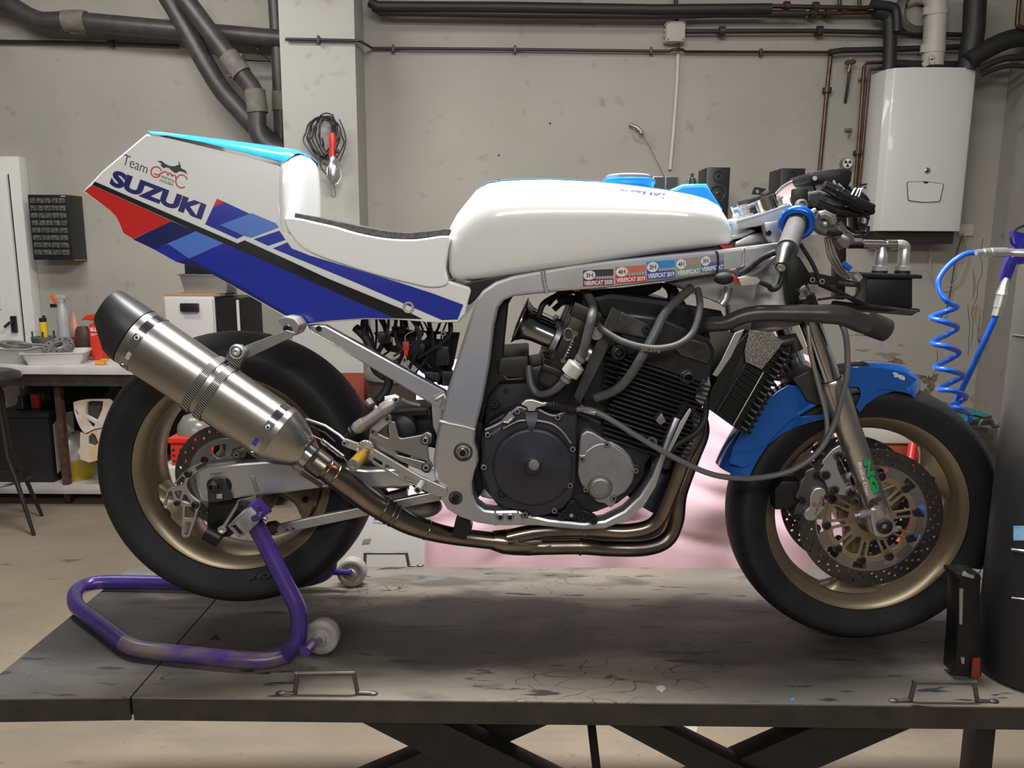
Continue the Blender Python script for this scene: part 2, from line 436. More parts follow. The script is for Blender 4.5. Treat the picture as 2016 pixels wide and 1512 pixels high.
# ---------------------------------------------------------------- pipes
pg = mat('grey_painted_pipe', (.065, .063, .060), .45, metal=.2, var=.35, vscale=12)
pt = mat('dusty_brown_pipe_sleeve', (.17, .155, .13), .7, var=.3, vscale=20)
pk = mat('black_pipe_insulation', (.012, .012, .012), .55)
pc = mat('black_conduit', (.02, .018, .016), .4)
pw = mat('cream_conduit_paint', (.45, .43, .38), .7)
cop = mat('tarnished_copper', (.12, .07, .045), .4, metal=.8, var=.4, vscale=20)
def pipe(name, pts, rpx, Y, m, label, cat='pipe', n=12, sm=0, clips=(), group=None, cm=None, cw=2.2):
    P = [W(x, y, Y) if len((x, y)) == 2 else None for x, y in pts]
    if sm: P = spl(P, sm)
    r = rpx*Y/FPX
    b = MB(); b.tube(P, r, n)
    o = b.build(name, m, label=label, cat=cat, group=group)
    for x, y in clips:
        q = W(x, y, Y); i_ = min(range(len(P)-1), key=lambda j: ((P[j]+P[j+1])/2-q).length); e = (P[i_+1]-P[i_]).normalized(); q = P[i_]+e*max(0, min((P[i_+1]-P[i_]).length, (q-P[i_]).dot(e)))
        k = MB(); k.cyl(q-e*r*1.2, q+e*r*1.2, r*cw, 12)
        k.box((q.x-r*.8, q.y, q.z-r*1.2), (q.x+r*.8, q.y+.05, q.z+r*1.2))
        c = k.build('pipe_clip', cm or pc, o); c.location = -o.location
    return o
pipe('drain_pipe', [(-60, -8), (8, 5), (75, 40), (150, 42), (330, 58), (560, 78)], 17, YL-.16, pg, 'wide grey pipe running along the top of the wall over the door', sm=4, clips=[(152, 42)], cm=pt, cw=1.12)
pipe('drain_pipe', [(318, -25), (355, 35), (425, 160), (470, 215), (530, 278), (560, 300)], 18, YL-.26, pg, 'steep grey pipe slanting down behind the tail, the left and longer one', sm=3)
pipe('drain_pipe', [(352, -20), (385, 25), (445, 105), (475, 145), (500, 180), (506, 215), (508, 262), (530, 290), (560, 300)], 17, YL-.40, pg, 'grey pipe slanting down and bending upright beside the column', sm=3, clips=[(462, 128), (507, 200)], cm=pt, cw=1.15)
pipe('drain_pipe', [(541, -20), (549, 105), (552, 200), (556, 320)], 14, YL-.14, pg, 'upright grey pipe tight against the left of the column', clips=[(552, 205)], cm=pt, cw=1.12)
b = MB(); q = [W(508, 78, YL-.15), W(508, 101, YL-.15), W(531, 119, YL-.15), W(468, 117, YL-.15)]
b.tube(q, .009, 8); b.build('pipe_bracket', pc, label='small black angle bracket under the wide grey pipe', cat='bracket')
pipe('cable_conduit', [(-20, 81), (120, 83), (240, 86), (352, 90)], 3.2, YL-.03, pc, 'thin black conduit on the wall under the wide grey pipe', clips=[(220, 86)])
P0 = [W(562, 77, YC-.02), W(700, 80, YC-.02), W(706, 80, YC-.02), W(716, 85, YC+.1), W(733, 95, YR-.03), W(1000, 97, YR-.03), W(1318, 101, YR-.03), W(1324, 98, YR-.05), W(1344, 98, YR-.05), W(1350, 102, YR-.03), W(1634, 103, YR-.03)]
b = MB(); b.tube(P0, .0085, 10)
o = b.build('cable_conduit', pc, label='long black conduit crossing the column and the wall above the motorcycle', cat='pipe')
for x, y, Y in ((627, 78, YC-.02), (774, 96, YR-.03), (1014, 97, YR-.03), (1282, 100, YR-.03), (1498, 103, YR-.03)):
    q = W(x, y, Y); k = MB(); k.box((q.x-.007, q.y-.014, q.z-.02), (q.x+.007, q.y+.02, q.z+.02), bev=.003); c = k.build('pipe_clip', pc, o); c.location = -o.location
pipe('insulated_pipe', [(728, 4), (745, 13), (1000, 14), (1290, 19), (1518, 17)], 9.5, YR-.12, pk, 'upper black insulated pipe along the top of the wall', clips=[])
pipe('insulated_pipe', [(735, 14), (748, 24), (1000, 28), (1290, 31), (1410, 27), (1585, 27)], 7.0, YR-.10, pk, 'lower black insulated pipe along the top of the wall')
pipe('heating_pipe', [(1515, 12), (1560, 13), (1700, 16), (1722, 12), (1760, 12)], 4.2, YR-.08, cop, 'bare brown pipe continuing the upper black pipe to the right', clips=[(1548, 12), (1605, 14)])
pipe('heating_pipe', [(1585, 27), (1630, 26), (1722, 24), (1730, 25)], 4.0, YR-.07, cop, 'bare brown pipe continuing the lower black pipe to the right', clips=[(1600, 27), (1636, 27)])
pipe('insulated_pipe', [(1715, 8), (1758, 14), (1765, 30), (1766, 62)], 8, YR-.16, pk, 'black bent pipe top of the boiler connections', sm=4)
pipe('insulated_pipe', [(1722, 24), (1742, 28), (1752, 45), (1751, 130), (1748, 142)], 12, YR-.12, pk, 'thick black pipe coming down left of the boiler flue', sm=3)
pipe('heating_pipe', [(1653, -10), (1653, 27)], 3.5, YR-.06, pc, 'short upright black pipe at the top, left one of two')
pipe('heating_pipe', [(1692, -10), (1692, 14)], 3.5, YR-.06, pc, 'short upright black pipe at the top, right one of two')
pipe('cable_conduit', [(1350, 62), (1600, 61), (1760, 64), (1905, 69)], 4.2, YR-.05, pk, 'black conduit from the junction box to the thick upright pipe', clips=[(1421, 62), (1613, 60)])
pipe('heating_pipe', [(1632, 103), (1660, 99), (1760, 97), (1900, 92)], 5.2, YR-.06, pk, 'black pipe behind the boiler flue, just above the boiler')
pipe('insulated_pipe', [(1745, 125), (1830, 128), (1905, 128)], 7.5, YR-.1, pk, 'black pipe lying directly on top of the boiler')
pipe('insulated_pipe', [(1921, -20), (1917, 60), (1908, 120), (1905, 140)], 19, YR-.2, pk, 'thickest black upright pipe right of the boiler flue')
pipe('insulated_pipe', [(1905, 122), (1938, 100), (1985, 78), (2030, 72)], 17, YR-.24, pk, 'thick black pipe branching off to the right edge', sm=3)
pipe('insulated_pipe', [(1925, 138), (1958, 122), (1985, 114), (2030, 113)], 6, YR-.3, pk, 'upper of two thin black pipes right of the boiler', sm=3)
pipe('insulated_pipe', [(1930, 148), (1965, 134), (1995, 129), (2030, 133)], 4.5, YR-.3, pk, 'lower of two thin black pipes right of the boiler', sm=3)
pipe('heating_pipe', [(2008, -10), (2003, 40), (2006, 52), (2030, 58)], 4, YR-.3, cop, 'brown pipe in the top right corner', sm=3)
pipe('gas_pipe', [(1636, 103), (1628, 180), (1617, 300), (1612, 350)], 3.8, YR-.03, cop, 'upright brown pipe left of the wall valves', clips=[(1629, 178)])
pipe('gas_pipe', [(1742, 123), (1706, 124), (1701, 132), (1693, 250), (1683, 370), (1678, 430)], 3.2, YR-.05, cop, 'left one of the paired brown pipes beside the boiler', clips=[(1689, 300)])
pipe('gas_pipe', [(1735, 135), (1714, 137), (1711, 146), (1701, 260), (1690, 375), (1685, 430)], 2.8, YR-.05, cop, 'right one of the paired brown pipes beside the boiler')
pipe('cable_conduit', [(1335, 102), (1333, 160), (1326, 260), (1319, 334)], 3.4, YR-.012, pw, 'upright conduit painted like the wall under the junction box')
pipe('heating_pipe', [(1330, -10), (1332, 42)], 4, YR-.05, pk, 'short black pipe dropping into the junction box')
pipe('heating_pipe', [(1336, 82), (1335, 98)], 3, YR-.04, pk, 'stub of black pipe below the junction box')
# junction box
gb = mat('weathered_grey_plastic', (.36, .34, .29), .6)
q0 = W(1312, 40, YR-.07); q1 = W(1349, 83, YR-.07)
t = empty('junction_box', label='square grey electrical junction box on the wall above the tank', cat='electrical box')
b = MB(); b.box((q0.x, YR-.065, q1.z), (q1.x, YR-.001, q0.z), bev=.006)
for i in range(4): b.cyl((q0.x-.006, YR-.03, q1.z+.015+i*.03), (q0.x+.002, YR-.03, q1.z+.015+i*.03), .009, 10)
b.build('housing', gb, t)
MB().box((q0.x+.004, YR-.075, q1.z+.004), (q1.x-.004, YR-.0655, q0.z-.004), bev=.004).build('lid', gb, t)
for x, z in ((q0.x+.013, q0.z-.013), (q1.x-.013, q0.z-.013), (q0.x+.013, q1.z+.013), (q1.x-.013, q1.z+.013)): bolt(Vector((x, YR-.075, z)), .004, t, bolt_d, name='screw')
recenter(t)
# ---------------------------------------------------------------- boiler and flue
bw = mat('white_enamel', (.54, .535, .505), .35, coat=.2)
t = empty('gas_boiler', label='white wall-hung gas boiler with a small panel door', cat='boiler')
YB = 4.52
a = W(1762, 131, YB); bq = W(1933, 134, YB); cq = W(1728, 147, YR-.05)
x0, x1 = a.x, bq.x; zt_ = a.z; zb_ = W(1800, 455, YB).z
prof = [(x0-.042, YR-.01), (x0-.034, YB+.12), (x0-.02, YB+.06), (x0+.01, YB+.025), (x0+.10, YB+.005), ((x0+x1)/2, YB), (x1-.08, YB+.006), (x1-.02, YB+.02), (x1, YB+.05), (x1, YR-.01)]
b = MB(); b.prism([(x, y, zb_) for x, y in prof], (0, 0, zt_-zb_), bev=.008); b.build('casing', bw, t, smooth_angle=25)
b = MB(); b.box((x0+.0, YB+.06, zb_-.07), (x1-.03, YR-.02, zb_-.001)); b.build('connection_tray', pk, t)
s = lambda x, y: W(x, y, YB-.004)
R = rnd([(1785, 358, 4), (1822, 357, 8), (1858, 362, 4), (1850, 397, 4), (1818, 399, 8), (1787, 395, 4)])
b = MB(); b.prism([W(x, y, YB-.001) for x, y in R], (0, -.004, 0)); b.build('panel_gap', black_m, t)
Ri = [(1821+(x-1821)*.965, 378+(y-378)*.955) for x, y in R]
b = MB(); b.prism([W(x, y, YB-.004) for x, y in Ri], (0, -.004, 0)); b.build('panel_door', bw, t)
decal('panel_notch', [[(1817, 358), (1829, 358), (1826, 361), (1820, 361)]], lambda x, y: W(x, y, YB-.0095), black_m, t)
q = W(1826, 336, YB); b = MB(); b.lathe([(0, .006), (.012, .006), (.017, .003), (.018, 0)], q, (0, -1, 0), 20); b.build('badge', chrome, t)
decal('badge_mark', [[(1823, 334), (1825, 334), (1826, 337), (1828, 334), (1830, 334), (1827, 339), (1825, 339)]], lambda x, y: W(x, y, YB-.008), black_m, t)
lab = mat('label_paper', (.5, .47, .42), .6); ink = mat('dark_ink', (.05, .04, .035), .6)
def sd(k, z): A_ = Vector((x0-.0432, YR-.01, 0)); B_ = Vector((x0-.0352, YB+.12, 0)); v_ = A_+(B_-A_)*k; return Vector((v_.x, v_.y-.001, z))
for y0_, y1_, m_ in ((362, 366, ink), (369, 372, ink), (374, 385, lab), (388, 391, ink)):
    za, zb2 = W(1722, y0_, YB+.2).z, W(1722, y1_, YB+.2).z
    b = MB(); b.poly([sd(.1, zb2), sd(.75, zb2), sd(.75, za), sd(.1, za)]); b.build('sticker', m_, t)
za, zb2 = W(1722, 409, YB+.2).z, W(1722, 420, YB+.2).z
b = MB(); b.poly([sd(.4, zb2), sd(.95, zb2), sd(.95, za), sd(.4, za)]); b.build('sticker', mat('orange_sticker', (.7, .28, .01), .5), t)
recenter(t)
t = empty('flue_pipe', label='cream flue pipe rising from the boiler and turning into the wall', cat='pipe')
fl = mat('cream_flue_plastic', (.44, .415, .36), .5)
rf = 19.5*(YB+.15)/FPX
P = [W(1835, 131, YB+.15), W(1838, 90, YB+.15), W(1842, 30, YB+.15)]
b = MB(); b.tube(P, rf, 20); b.build('upright_tube', fl, t)
b = MB(); c0 = P[-1]; b.tube([c0, c0+Vector((-.005, .0, .07)), c0+Vector((-.03, .02, .12)), c0+Vector((-.08, .08, .14)), c0+Vector((-.14, YR-.002-c0.y, .12))], rf, 20); b.build('elbow', fl, t)
for (x, y) in ((1842, 24), (1837, 98)):
    q = W(x, y, YB+.15); b = MB(); b.cyl(q-Vector((0, 0, .022)), q+Vector((0, 0, .022)), rf*1.07, 20); b.box((q.x-rf-.02, q.y-.03, q.z-.02), (q.x-rf+.01, q.y-.01, q.z+.02)); b.build('clamp_ring', fl, t)
for (x, y) in ((1833, 113), (1820, 126), (1834, 122)):
    q = W(x, y, YB+.15-rf); b = MB(); b.cyl(q, q+Vector((0, -.01, 0)), .016, 14); b.build('test_cap', fl, t)
q = W(1808, 22, YR-.05); b = MB(); b.lathe([(.125, .05), (.125, -.01), (.095, -.03), (.085, -.02), (.085, .05)], q, (0, 1, 0), 24); b.build('wall_collar', mat('grimy_metal', (.12, .11, .09), .5, metal=.4, var=.4), t)
recenter(t)
# ---------------------------------------------------------------- small things on the wall
t = empty('gas_valve', label='upper small brass valve with a short pipe running into the wall', cat='valve')
br = mat('old_brass', (.22, .19, .14), .35, metal=.8)
q = W(1674, 124, YR-.06); b = MB(); b.lathe([(.0, .01), (.03, .01), (.033, 0), (.02, -.01), (0, -.01)], q, (0, .2, 1), 10); b.cyl(q+Vector((0, 0, -.01)), q+Vector((-.008, 0, -.05)), .008, 8); b.cyl(q, q+Vector((0, 0, .03)), .006, 8); b.build('valve_body', br, t)
b = MB(); b.tube([W(1673, 136, YR-.05), W(1669, 168, YR-.045), W(1664, 202, YR-.005)], .009, 8); b.build('valve_pipe', pc, t); recenter(t)
for (x, y, s_, l_) in ((1698, 157, 1, 'small valve stub on the wall nearest the paired pipes'), (1671, 256, .9, 'small tap stub on the wall above the round gauge')):
    q = W(x, y, YR-.02); b = MB(); b.box((q.x-.025*s_, YR-.03, q.z-.006), (q.x+.018*s_, YR-.012, q.z+.01), bev=.003); b.cyl((q.x, YR, q.z), (q.x, YR-.04, q.z), .008, 8); b.cyl((q.x+.01, YR-.02, q.z), (q.x-.004, YR-.03, q.z-.04), .005, 8); b.build('wall_tap', br, label=l_, cat='valve')
t = empty('round_gauge', label='small round white gauge with a black three-blade symbol on the wall', cat='gauge')
q = W(1667, 322, YR-.03); b = MB(); b.lathe([(.0, .012), (.03, .012), (.034, 0), (.034, -.02)], q, (0, -1, 0), 24); b.build('case', alu_d, t)
b = MB(); b.lathe([(0, .0135), (.027, .0135), (.028, .012)], q, (0, -1, 0), 24); b.build('dial', mat('white_dial', (.6, .58, .5), .4), t)
for k in range(3):
    a_ = PI/2+PI+k*2*PI/3; b = MB(); b.poly([(q.x, q.y-.0145, q.z)]+[(q.x+.022*math.cos(a_+d), q.y-.0145, q.z+.022*math.sin(a_+d)) for d in (-.5, -.25, 0, .25, .5)]); b.build('blade_mark', black_m, t)
recenter(t)
# hook with a string down to a small panel
t = empty('wall_hook', label='small dark metal clip on the wall with a string hanging from it', cat='hook')
b = MB(); a = W(1240, 245, YR-.02); c = W(1266, 262, YR-.04)
b.tube([a, (a+c)/2+Vector((0, -.01, .006)), c], .011, 8); b.ball(c+Vector((-.01, 0, 0)), .014); b.build('clip', alu_d, t)
b = MB(); b.tube([W(1248, 252, YR-.04), W(1247, 262, YR-.05), W(1252, 270, YR-.05), W(1264, 274, YR-.05), W(1266, 266, YR-.04)], .002, 5); b.build('wire_loop', alu_d, t)
b = MB(); b.tube([W(1266, 266, YR-.04), W(1285, 300, YR-.04), W(1308, 348, YR-.04)], .0022, 5); b.build('string', mat('dark_string', (.12, .11, .1), .7), t); recenter(t)
t = empty('wall_switch_panel', label='small dark two-gang panel on the wall behind the tank top', cat='panel')
q0 = W(1285, 347, YR-.02); q1 = W(1334, 374, YR-.02); b = MB(); b.box((q0.x, YR-.03, q1.z), (q1.x, YR-.001, q0.z), bev=.003); b.build('frame', alu_d, t)
xm = (q0.x+q1.x)/2
for xa, xb in ((q0.x+.006, xm-.004), (xm+.004, q1.x-.006)): b = MB(); b.box((xa, YR-.034, q1.z+.006), (xb, YR-.0305, q0.z-.006)); b.build('screen', mat('smoked_panel', (.05, .055, .06), .25), t)
recenter(t)
def hole_(x, y, r=.006): 
    q = W(x, y, YR-.001); b = MB(); b.lathe([(r, 0), (r*.9, .0015), (0, .001)], q, (0, -1, 0), 10); return b.build('wall_hole', hole_m, label=None, cat=None)
for k, (x, y, l_) in enumerate(((1083, 243, 'small dark screw hole in the wall above the tank'), (982, 306, 'upper screw hole in the wall left of the tank top'), (982, 355, 'lower screw hole in the wall beside the tank'))):
    o = hole_(x, y); o['label'] = l_; o['category'] = 'hole'
# speakers
def speaker(x0, y0, x1, y1, sx, label, Y):
    t = empty('loudspeaker', label=label, cat='speaker', group='bookshelf speakers behind the motorcycle')
    a = W(x0, y0, Y); c = W(x1, y1, Y); dy = .20
    b = MB(); b.box((a.x, Y, c.z), (c.x, Y+dy, a.z), bev=.006)
    b.build('cabinet', black_p, t)
    cx = (a.x+c.x)/2; w = c.x-a.x; h = a.z-c.z
    for z, r in ((a.z-h*.14, w*.20), (a.z-h*.41, w*.30)):
        b = MB(); b.lathe([(r*1.15, 0), (r*1.12, .006), (r, .006), (r*.8, -.004), (r*.35, -.01), (r*.3, .0), (0, .006)], (cx, Y-.0005, z), (0, -1, 0), 24); b.build('cone', mat('dark_speaker_cone', (.018, .018, .03), .3), t)
        b = MB(); b.lathe([(r*1.17, .004), (r*1.17, .0085), (r*1.11, .0085), (r*1.11, .004)], (cx, Y-.0005, z), (0, -1, 0), 24); b.build('ring', dark_g, t)
    recenter(t); return t
speaker(1392, 329, 1432, 455, 0, 'black loudspeaker behind the front of the tank', 4.35)
speaker(1538, 331, 1578, 455, 0, 'black loudspeaker behind the steering head', 4.35)
b = MB(); zz = W(1500, 452, 4.35).z; b.box((W(1340, 460, 4.3).x, 4.25, zz-.03), (W(1600, 460, 4.3).x, YR-.01, zz-.001)); b.build('wall_shelf', mat('grey_shelf', (.3, .29, .27), .6), label='shelf on the wall carrying the two loudspeakers', cat='shelf')
# work lamp on the column
t = empty('inspection_lamp', label='red-handled caged inspection lamp hanging with coiled black cable on the column', cat='work lamp')
cab = mat('black_cable', (.012, .012, .012), .45)
YW = YC-.04
random.seed(3)
b = MB()
for k in range(9):
    cx_ = 640+random.uniform(-10, 10); rx = random.uniform(14, 36); ry = random.uniform(36, 46); cy_ = 268+random.uniform(-3, 10)+(ry-42)*.6; ph = random.uniform(-.25, .25)
    pts = [W(cx_+rx*math.sin(a_)*(1.0 if math.cos(a_) < .3 else .75)+6*math.sin(2*a_+ph), cy_-ry*math.cos(a_), YW-.012*random.random()-.01*k/3) for a_ in [2*PI*i/20 for i in range(20)]]
    b.tube(spl(pts, 2, True), .0042, 5, closed=True)
b.tube(spl([W(655, 225, YW-.04), W(652, 245, YW-.05), W(655, 262, YW-.06)], 4), .005, 6)
b.tube(spl([W(668, 235, YW-.03), W(678, 260, YW-.04), W(680, 285, YW-.04), W(668, 318, YW-.05)], 4), .004, 5)
b.tube(spl([W(628, 300, YW-.03), W(632, 330, YW-.04), W(645, 345, YW-.05)], 4), .004, 5)
b.build('cable', cab, t)
q = W(655, 262, YW-.07); q2 = W(655, 308, YW-.07); b = MB(); b.tube([q, q+(q2-q)*.25, q+(q2-q)*.5, q2], [.013, .021, .018, .021], 14); b.build('handle', red_m, t)
q = W(662, 297, YW-.1); b = MB(); b.box((q.x-.008, q.y, q.z-.012), (q.x+.014, q.y+.02, q.z+.012), bev=.003); b.build('switch', black_p, t)
z1 = W(655, 308, YW-.07); z2 = W(656, 362, YW-.07); h = (z1-z2).length
b = MB(); b.lathe([(.018, 0), (.02, -.03), (.024, -.033), (.03, -.06), (.034, -.08), (.034, -h*.7), (.03, -h*.85), (.018, -h*.96), (0, -h)], z1, (0, 0, 1), 20); b.build('shade', alu, t)
b = MB()
for k in range(5):
    a_ = k*2*PI/5+.3; e = Vector((math.cos(a_), math.sin(a_), 0)); b.tube([z1+e*.028+Vector((0, 0, -.05)), z1+e*.042+Vector((0, 0, -.07)), z1+e*.043+Vector((0, 0, -h*.75)), z1+e*.022+Vector((0, 0, -h*.98)), z1+Vector((0, 0, -h*1.03))], .0022, 5)
b.build('cage', alu, t)
b = MB(); b.tube(spl([W(658, 362, YW-.07), W(659, 374, YW-.07), W(661, 384, YW-.07), W(657, 389, YW-.07), W(652, 384, YW-.07)], 3), .002, 5); b.build('hook', dark_g, t)
q = W(634, 279, YW-.03); b = MB(); b.tube([q+Vector((0, 0, .02)), q, q+Vector((0, 0, -.02))], [.006, .01, .014], 8); b.build('plug', black_p, t)
recenter(t)
# drawer cabinet
t = empty('drawer_cabinet', label='black small-parts cabinet with eight rows of clear drawers on the wall', cat='cabinet')
Yf = YL-.17; a = W(54, 383, Yf); c = W(143, 512, Yf)
b = MB(); b.box((a.x, Yf, c.z), (c.x+.004, YL-.002, a.z), bev=.004); b.build('body', black_p, t)
dr = mat('smoked_drawer_plastic', (.13, .13, .125), .25, var=.6, vscale=60)
hh = (a.z-c.z-.04)/8; ww = c.x-a.x-.02
for r_ in range(8):
    n_ = 5 if r_ < 4 else 4
    for k in range(n_):
        xa = a.x+.01+ww*k/n_; z_ = a.z-.015-hh*(r_+1)
        b = MB(); b.box((xa+.003, Yf-.006, z_+.008), (xa+ww/n_-.003, Yf-.0005, z_+hh-.006), bev=.002)
        b.box((xa+ww/n_*.35, Yf-.012, z_+hh*.45), (xa+ww/n_*.65, Yf-.006, z_+hh*.6))
        b.build('drawer', dr, t)
for zz in (a.z-.001, c.z-.002):
    b = MB(); b.box((c.x-.0, Yf+.02, zz), (c.x+.006, YL-.004, zz+.004)); b.build('trim_strip', mat('orange_trim', (.6, .25, .03), .5), t)
b = MB(); b.box((c.x-.04, Yf-.002, a.z-.012), (c.x-.01, Yf-.0002, a.z-.007)); b.build('sticker', lab, t)
recenter(t)
# socket right of the boiler and its leads
t = empty('wall_socket', label='old cream socket plate on the wall right below the boiler', cat='socket')
q = W(1902, 453, YR-.01); b = MB(); b.box((q.x-.045, YR-.015, q.z-.035), (q.x+.045, YR-.001, q.z+.035), bev=.004); b.build('plate', pw, t); q = W(1893, 453, YR-.03); b = MB(); b.cyl(q+Vector((0, .03, 0)), q, .026, 16, r2=.02); b.build('plug', pw, t); recenter(t)
def cable(name, pts, r, Y, m, label, sm=5, cat='cable'):
    b = MB(); b.tube(spl([W(x, y, Y) for x, y in pts], sm), r, 6); return b.build(name, m, label=label, cat=cat)
pale = mat('pale_cable', (.36, .31, .26), .6)
cable('power_cable', [(1829, 455), (1832, 490), (1831, 530), (1838, 552), (1850, 564), (1872, 562), (1888, 548), (1900, 520), (1905, 495), (1898, 462)], .0035, YR-.05, pale, 'pale cable looping from under the boiler to the socket')
cable('power_cable', [(1896, 462), (1886, 490), (1878, 530), (1870, 580), (1862, 612), (1850, 626)], .0035, YR-.04, cab, 'dark cable hanging from the socket behind the blue hose')

# peeled plaster and cracks on the wall right of the front wheel
WB = next(o for o in COL.objects if o.name == 'wall_back')
random.seed(31)
def blotch(cx_, cy_, rx, ry, m, Yq=YR-.0008, n=26):
    pts = []
    for k in range(n):
        a_ = 2*PI*k/n; r_ = 1+.35*math.sin(3*a_+cx_)+.25*random.uniform(-1, 1); pts.append(W(cx_+rx*r_*math.cos(a_), cy_+ry*r_*math.sin(a_), Yq))
    b = MB(); b.poly(pts); o = b.build('peeled_plaster', m, WB); o.location = -WB.location
pb = mat('bare_brown_plaster', (.20, .14, .085), .85, var=.6, vscale=30); pgy = mat('bare_grey_plaster', (.26, .24, .20), .85, var=.4, vscale=30); pyl = mat('yellowed_plaster', (.33, .25, .13), .85, var=.3, vscale=30)
for a_ in ((1832, 752, 14, 16, pb), (1822, 775, 10, 8, pb), (1812, 742, 8, 5, pb), (1750, 700, 22, 6, pgy), (1765, 712, 16, 5, pb), (1700, 690, 12, 3, pgy), (1920, 616, 4, 18, pyl), (1928, 650, 3, 34, pgy), (1935, 780, 22, 20, pgy), (1918, 560, 3, 24, pgy), (1930, 700, 5, 30, pgy), (1690, 660, 16, 2, pgy), (1775, 680, 6, 2, pgy)): blotch(*a_)
for pts in ([(1936, 470), (1930, 500), (1934, 530), (1926, 560), (1922, 590), (1914, 610), (1916, 640), (1912, 680)], [(1846, 690), (1843, 720), (1838, 742)], [(1966, 440), (1960, 470), (1964, 500), (1956, 540), (1950, 580)], [(1905, 600), (1909, 640), (1906, 700)]):
    b = MB(); b.tube([W(x+random.uniform(-1, 1), y, YR-.0005) for x, y in spl2(pts, 4)], .0016, 4); o = b.build('crack', hole_m, WB); o.location = -WB.location
# ================================================================ bench corner at the left
YF = 4.35
t = empty('workbench', label='long white-topped workbench against the left wall', cat='workbench')
btop = mat('worn_white_benchtop', (.60, .575, .55), .5, var=.2, vscale=6)
zf = W(100, 722, YF).z; x1 = W(300, 700, YF).x+.62; xl = -3.6
b = MB(); b.box((xl, YF, zf-.045), (x1, YL-.01, zf), bev=.004); b.build('bench_top', btop, t)
b = MB(); b.box((xl, YF+.02, zf-.115), (x1-.01, YF+.06, zf-.046)); b.box((x1-.06, YF+.06, zf-.115), (x1-.02, YL-.02, zf-.046)); b.build('frame_rail', dark_g, t)
xleg = W(88, 800, YF).x
for x_ in (xleg, x1-.035): b = MB(); b.box((x_, YF+.10, .0), (x_+.035, YF+.14, zf-.115)); b.build('leg', mat('rusty_brown_steel', (.09, .04, .03), .6, var=.5, vscale=30), t)
zs = .115
b = MB(); b.box((xl, YF+.02, zs-.03), (x1+.1, YL-.02, zs), bev=.003); b.build('lower_shelf', mat('grey_shelf_board', (.42, .40, .37), .6, var=.2), t)
bk = MB(); bk.box((xl, YL-.03, zs), (x1+.4, YL-.015, zf-.05)); bk.build('back_board', black_m, t)
recenter(t)
ztop = zf+.001
# two white cabinet doors beneath the bench top
for x0_, x1_, l_ in ((-40, 49, 'white cupboard front below the bench, nearest the stool'), (51, 80, 'narrow white cupboard front below the bench beside the brown leg')):
    a = W(x0_, 735, YF+.45); c = W(x1_, 860, YF+.45); b = MB(); b.box((a.x, YF+.45, zs+.002), (c.x, YF+.47, zf-.12), bev=.003); b.build('cupboard', mat('cupboard_white', (.56, .54, .52), .5), label=l_, cat='cupboard')
def onb(x, y, Y): return W(x, y, Y)
def level(x, Y, px_y=700): q = W(x, px_y, Y); return q.x
# spray bottle
def spot(x, Y): return Vector((W(x, 700, Y).x, Y, ztop))
t = empty('spray_bottle', label='grey ribbed spray bottle with an orange trigger on the bench', cat='bottle')
p = spot(131, 4.75); H = W(131, 598, 4.75).z-ztop
gp = mat('grey_translucent_plastic', (.36, .36, .36), .35)
b = MB(); pr = [(.0, 0), (.034, .0), (.036, .01)]+[(.036-(.003 if k % 2 else 0), .02+k*H*.075) for k in range(9)]+[(.034, H*.72), (.03, H*.88), (.018, H*.97), (.016, H*1.02), (0, H*1.02)]
b.lathe(pr, p, (0, 0, 1), 18); b.build('bottle_body', gp, t)
b = MB(); z = ztop+H*1.02; b.box((p.x-.018, p.y-.014, z), (p.x+.018, p.y+.014, z+.02), bev=.004); b.prism([(p.x-.035, p.y-.012, z+.02), (p.x+.03, p.y-.012, z+.02), (p.x+.025, p.y-.012, z+.045), (p.x-.03, p.y-.012, z+.05)], (0, .024, 0), bev=.004); b.build('spray_head', gp, t)
orm = mat('orange_plastic', (.75, .12, .02), .4)
b = MB(); b.prism([(p.x-.07, p.y-.01, z+.045), (p.x-.03, p.y-.01, z+.05), (p.x-.015, p.y-.01, z+.0), (p.x-.04, p.y-.01, z-.005)], (0, .02, 0), bev=.003); b.build('trigger', orm, t)
b = MB(); b.box((p.x-.068, p.y-.012, z-.03), (p.x-.036, p.y+.012, z-.008), bev=.003); b.build('nozzle', black_p, t); recenter(t)
t = empty('squeeze_bottle', label='clear orange and red bottle standing behind the grey spray bottle', cat='bottle')
p = spot(152, 4.95); b = MB(); b.lathe([(0, 0), (.04, 0), (.042, .02), (.042, .13), (.03, .2), (.012, .25), (.012, .27), (0, .27)], p, (0, 0, 1), 16); b.build('bottle_body', mat('pale_orange_plastic', (.55, .22, .13), .35, var=.6, vscale=25, col2=(.4, .36, .3)), t)
b = MB(); b.lathe([(.043, .03), (.043, .11)], p, (0, 0, 1), 16); b.build('bottle_label', red_m, t); recenter(t)
t = empty('small_bottle', label='yellow bottle with a black flip cap on the bench near the door', cat='bottle')
p = spot(91, 4.8); z = W(91, 640, 4.8).z; b = MB(); b.lathe([(0, ztop-z+.001), (.02, ztop-z+.001), (.022, -.03), (.022, .02), (0, .02)], (p.x, p.y, z), (0, 0, 1), 14); b.build('bottle_body', mat('yellow_plastic', (.75, .5, .02), .4), t)
b = MB(); b.cyl((p.x, p.y, z+.02), (p.x, p.y, z+.045), .021, 14); b.cyl((p.x+.008, p.y, z+.045), (p.x+.008, p.y, z+.06), .008, 8); b.build('cap', black_p, t); recenter(t)
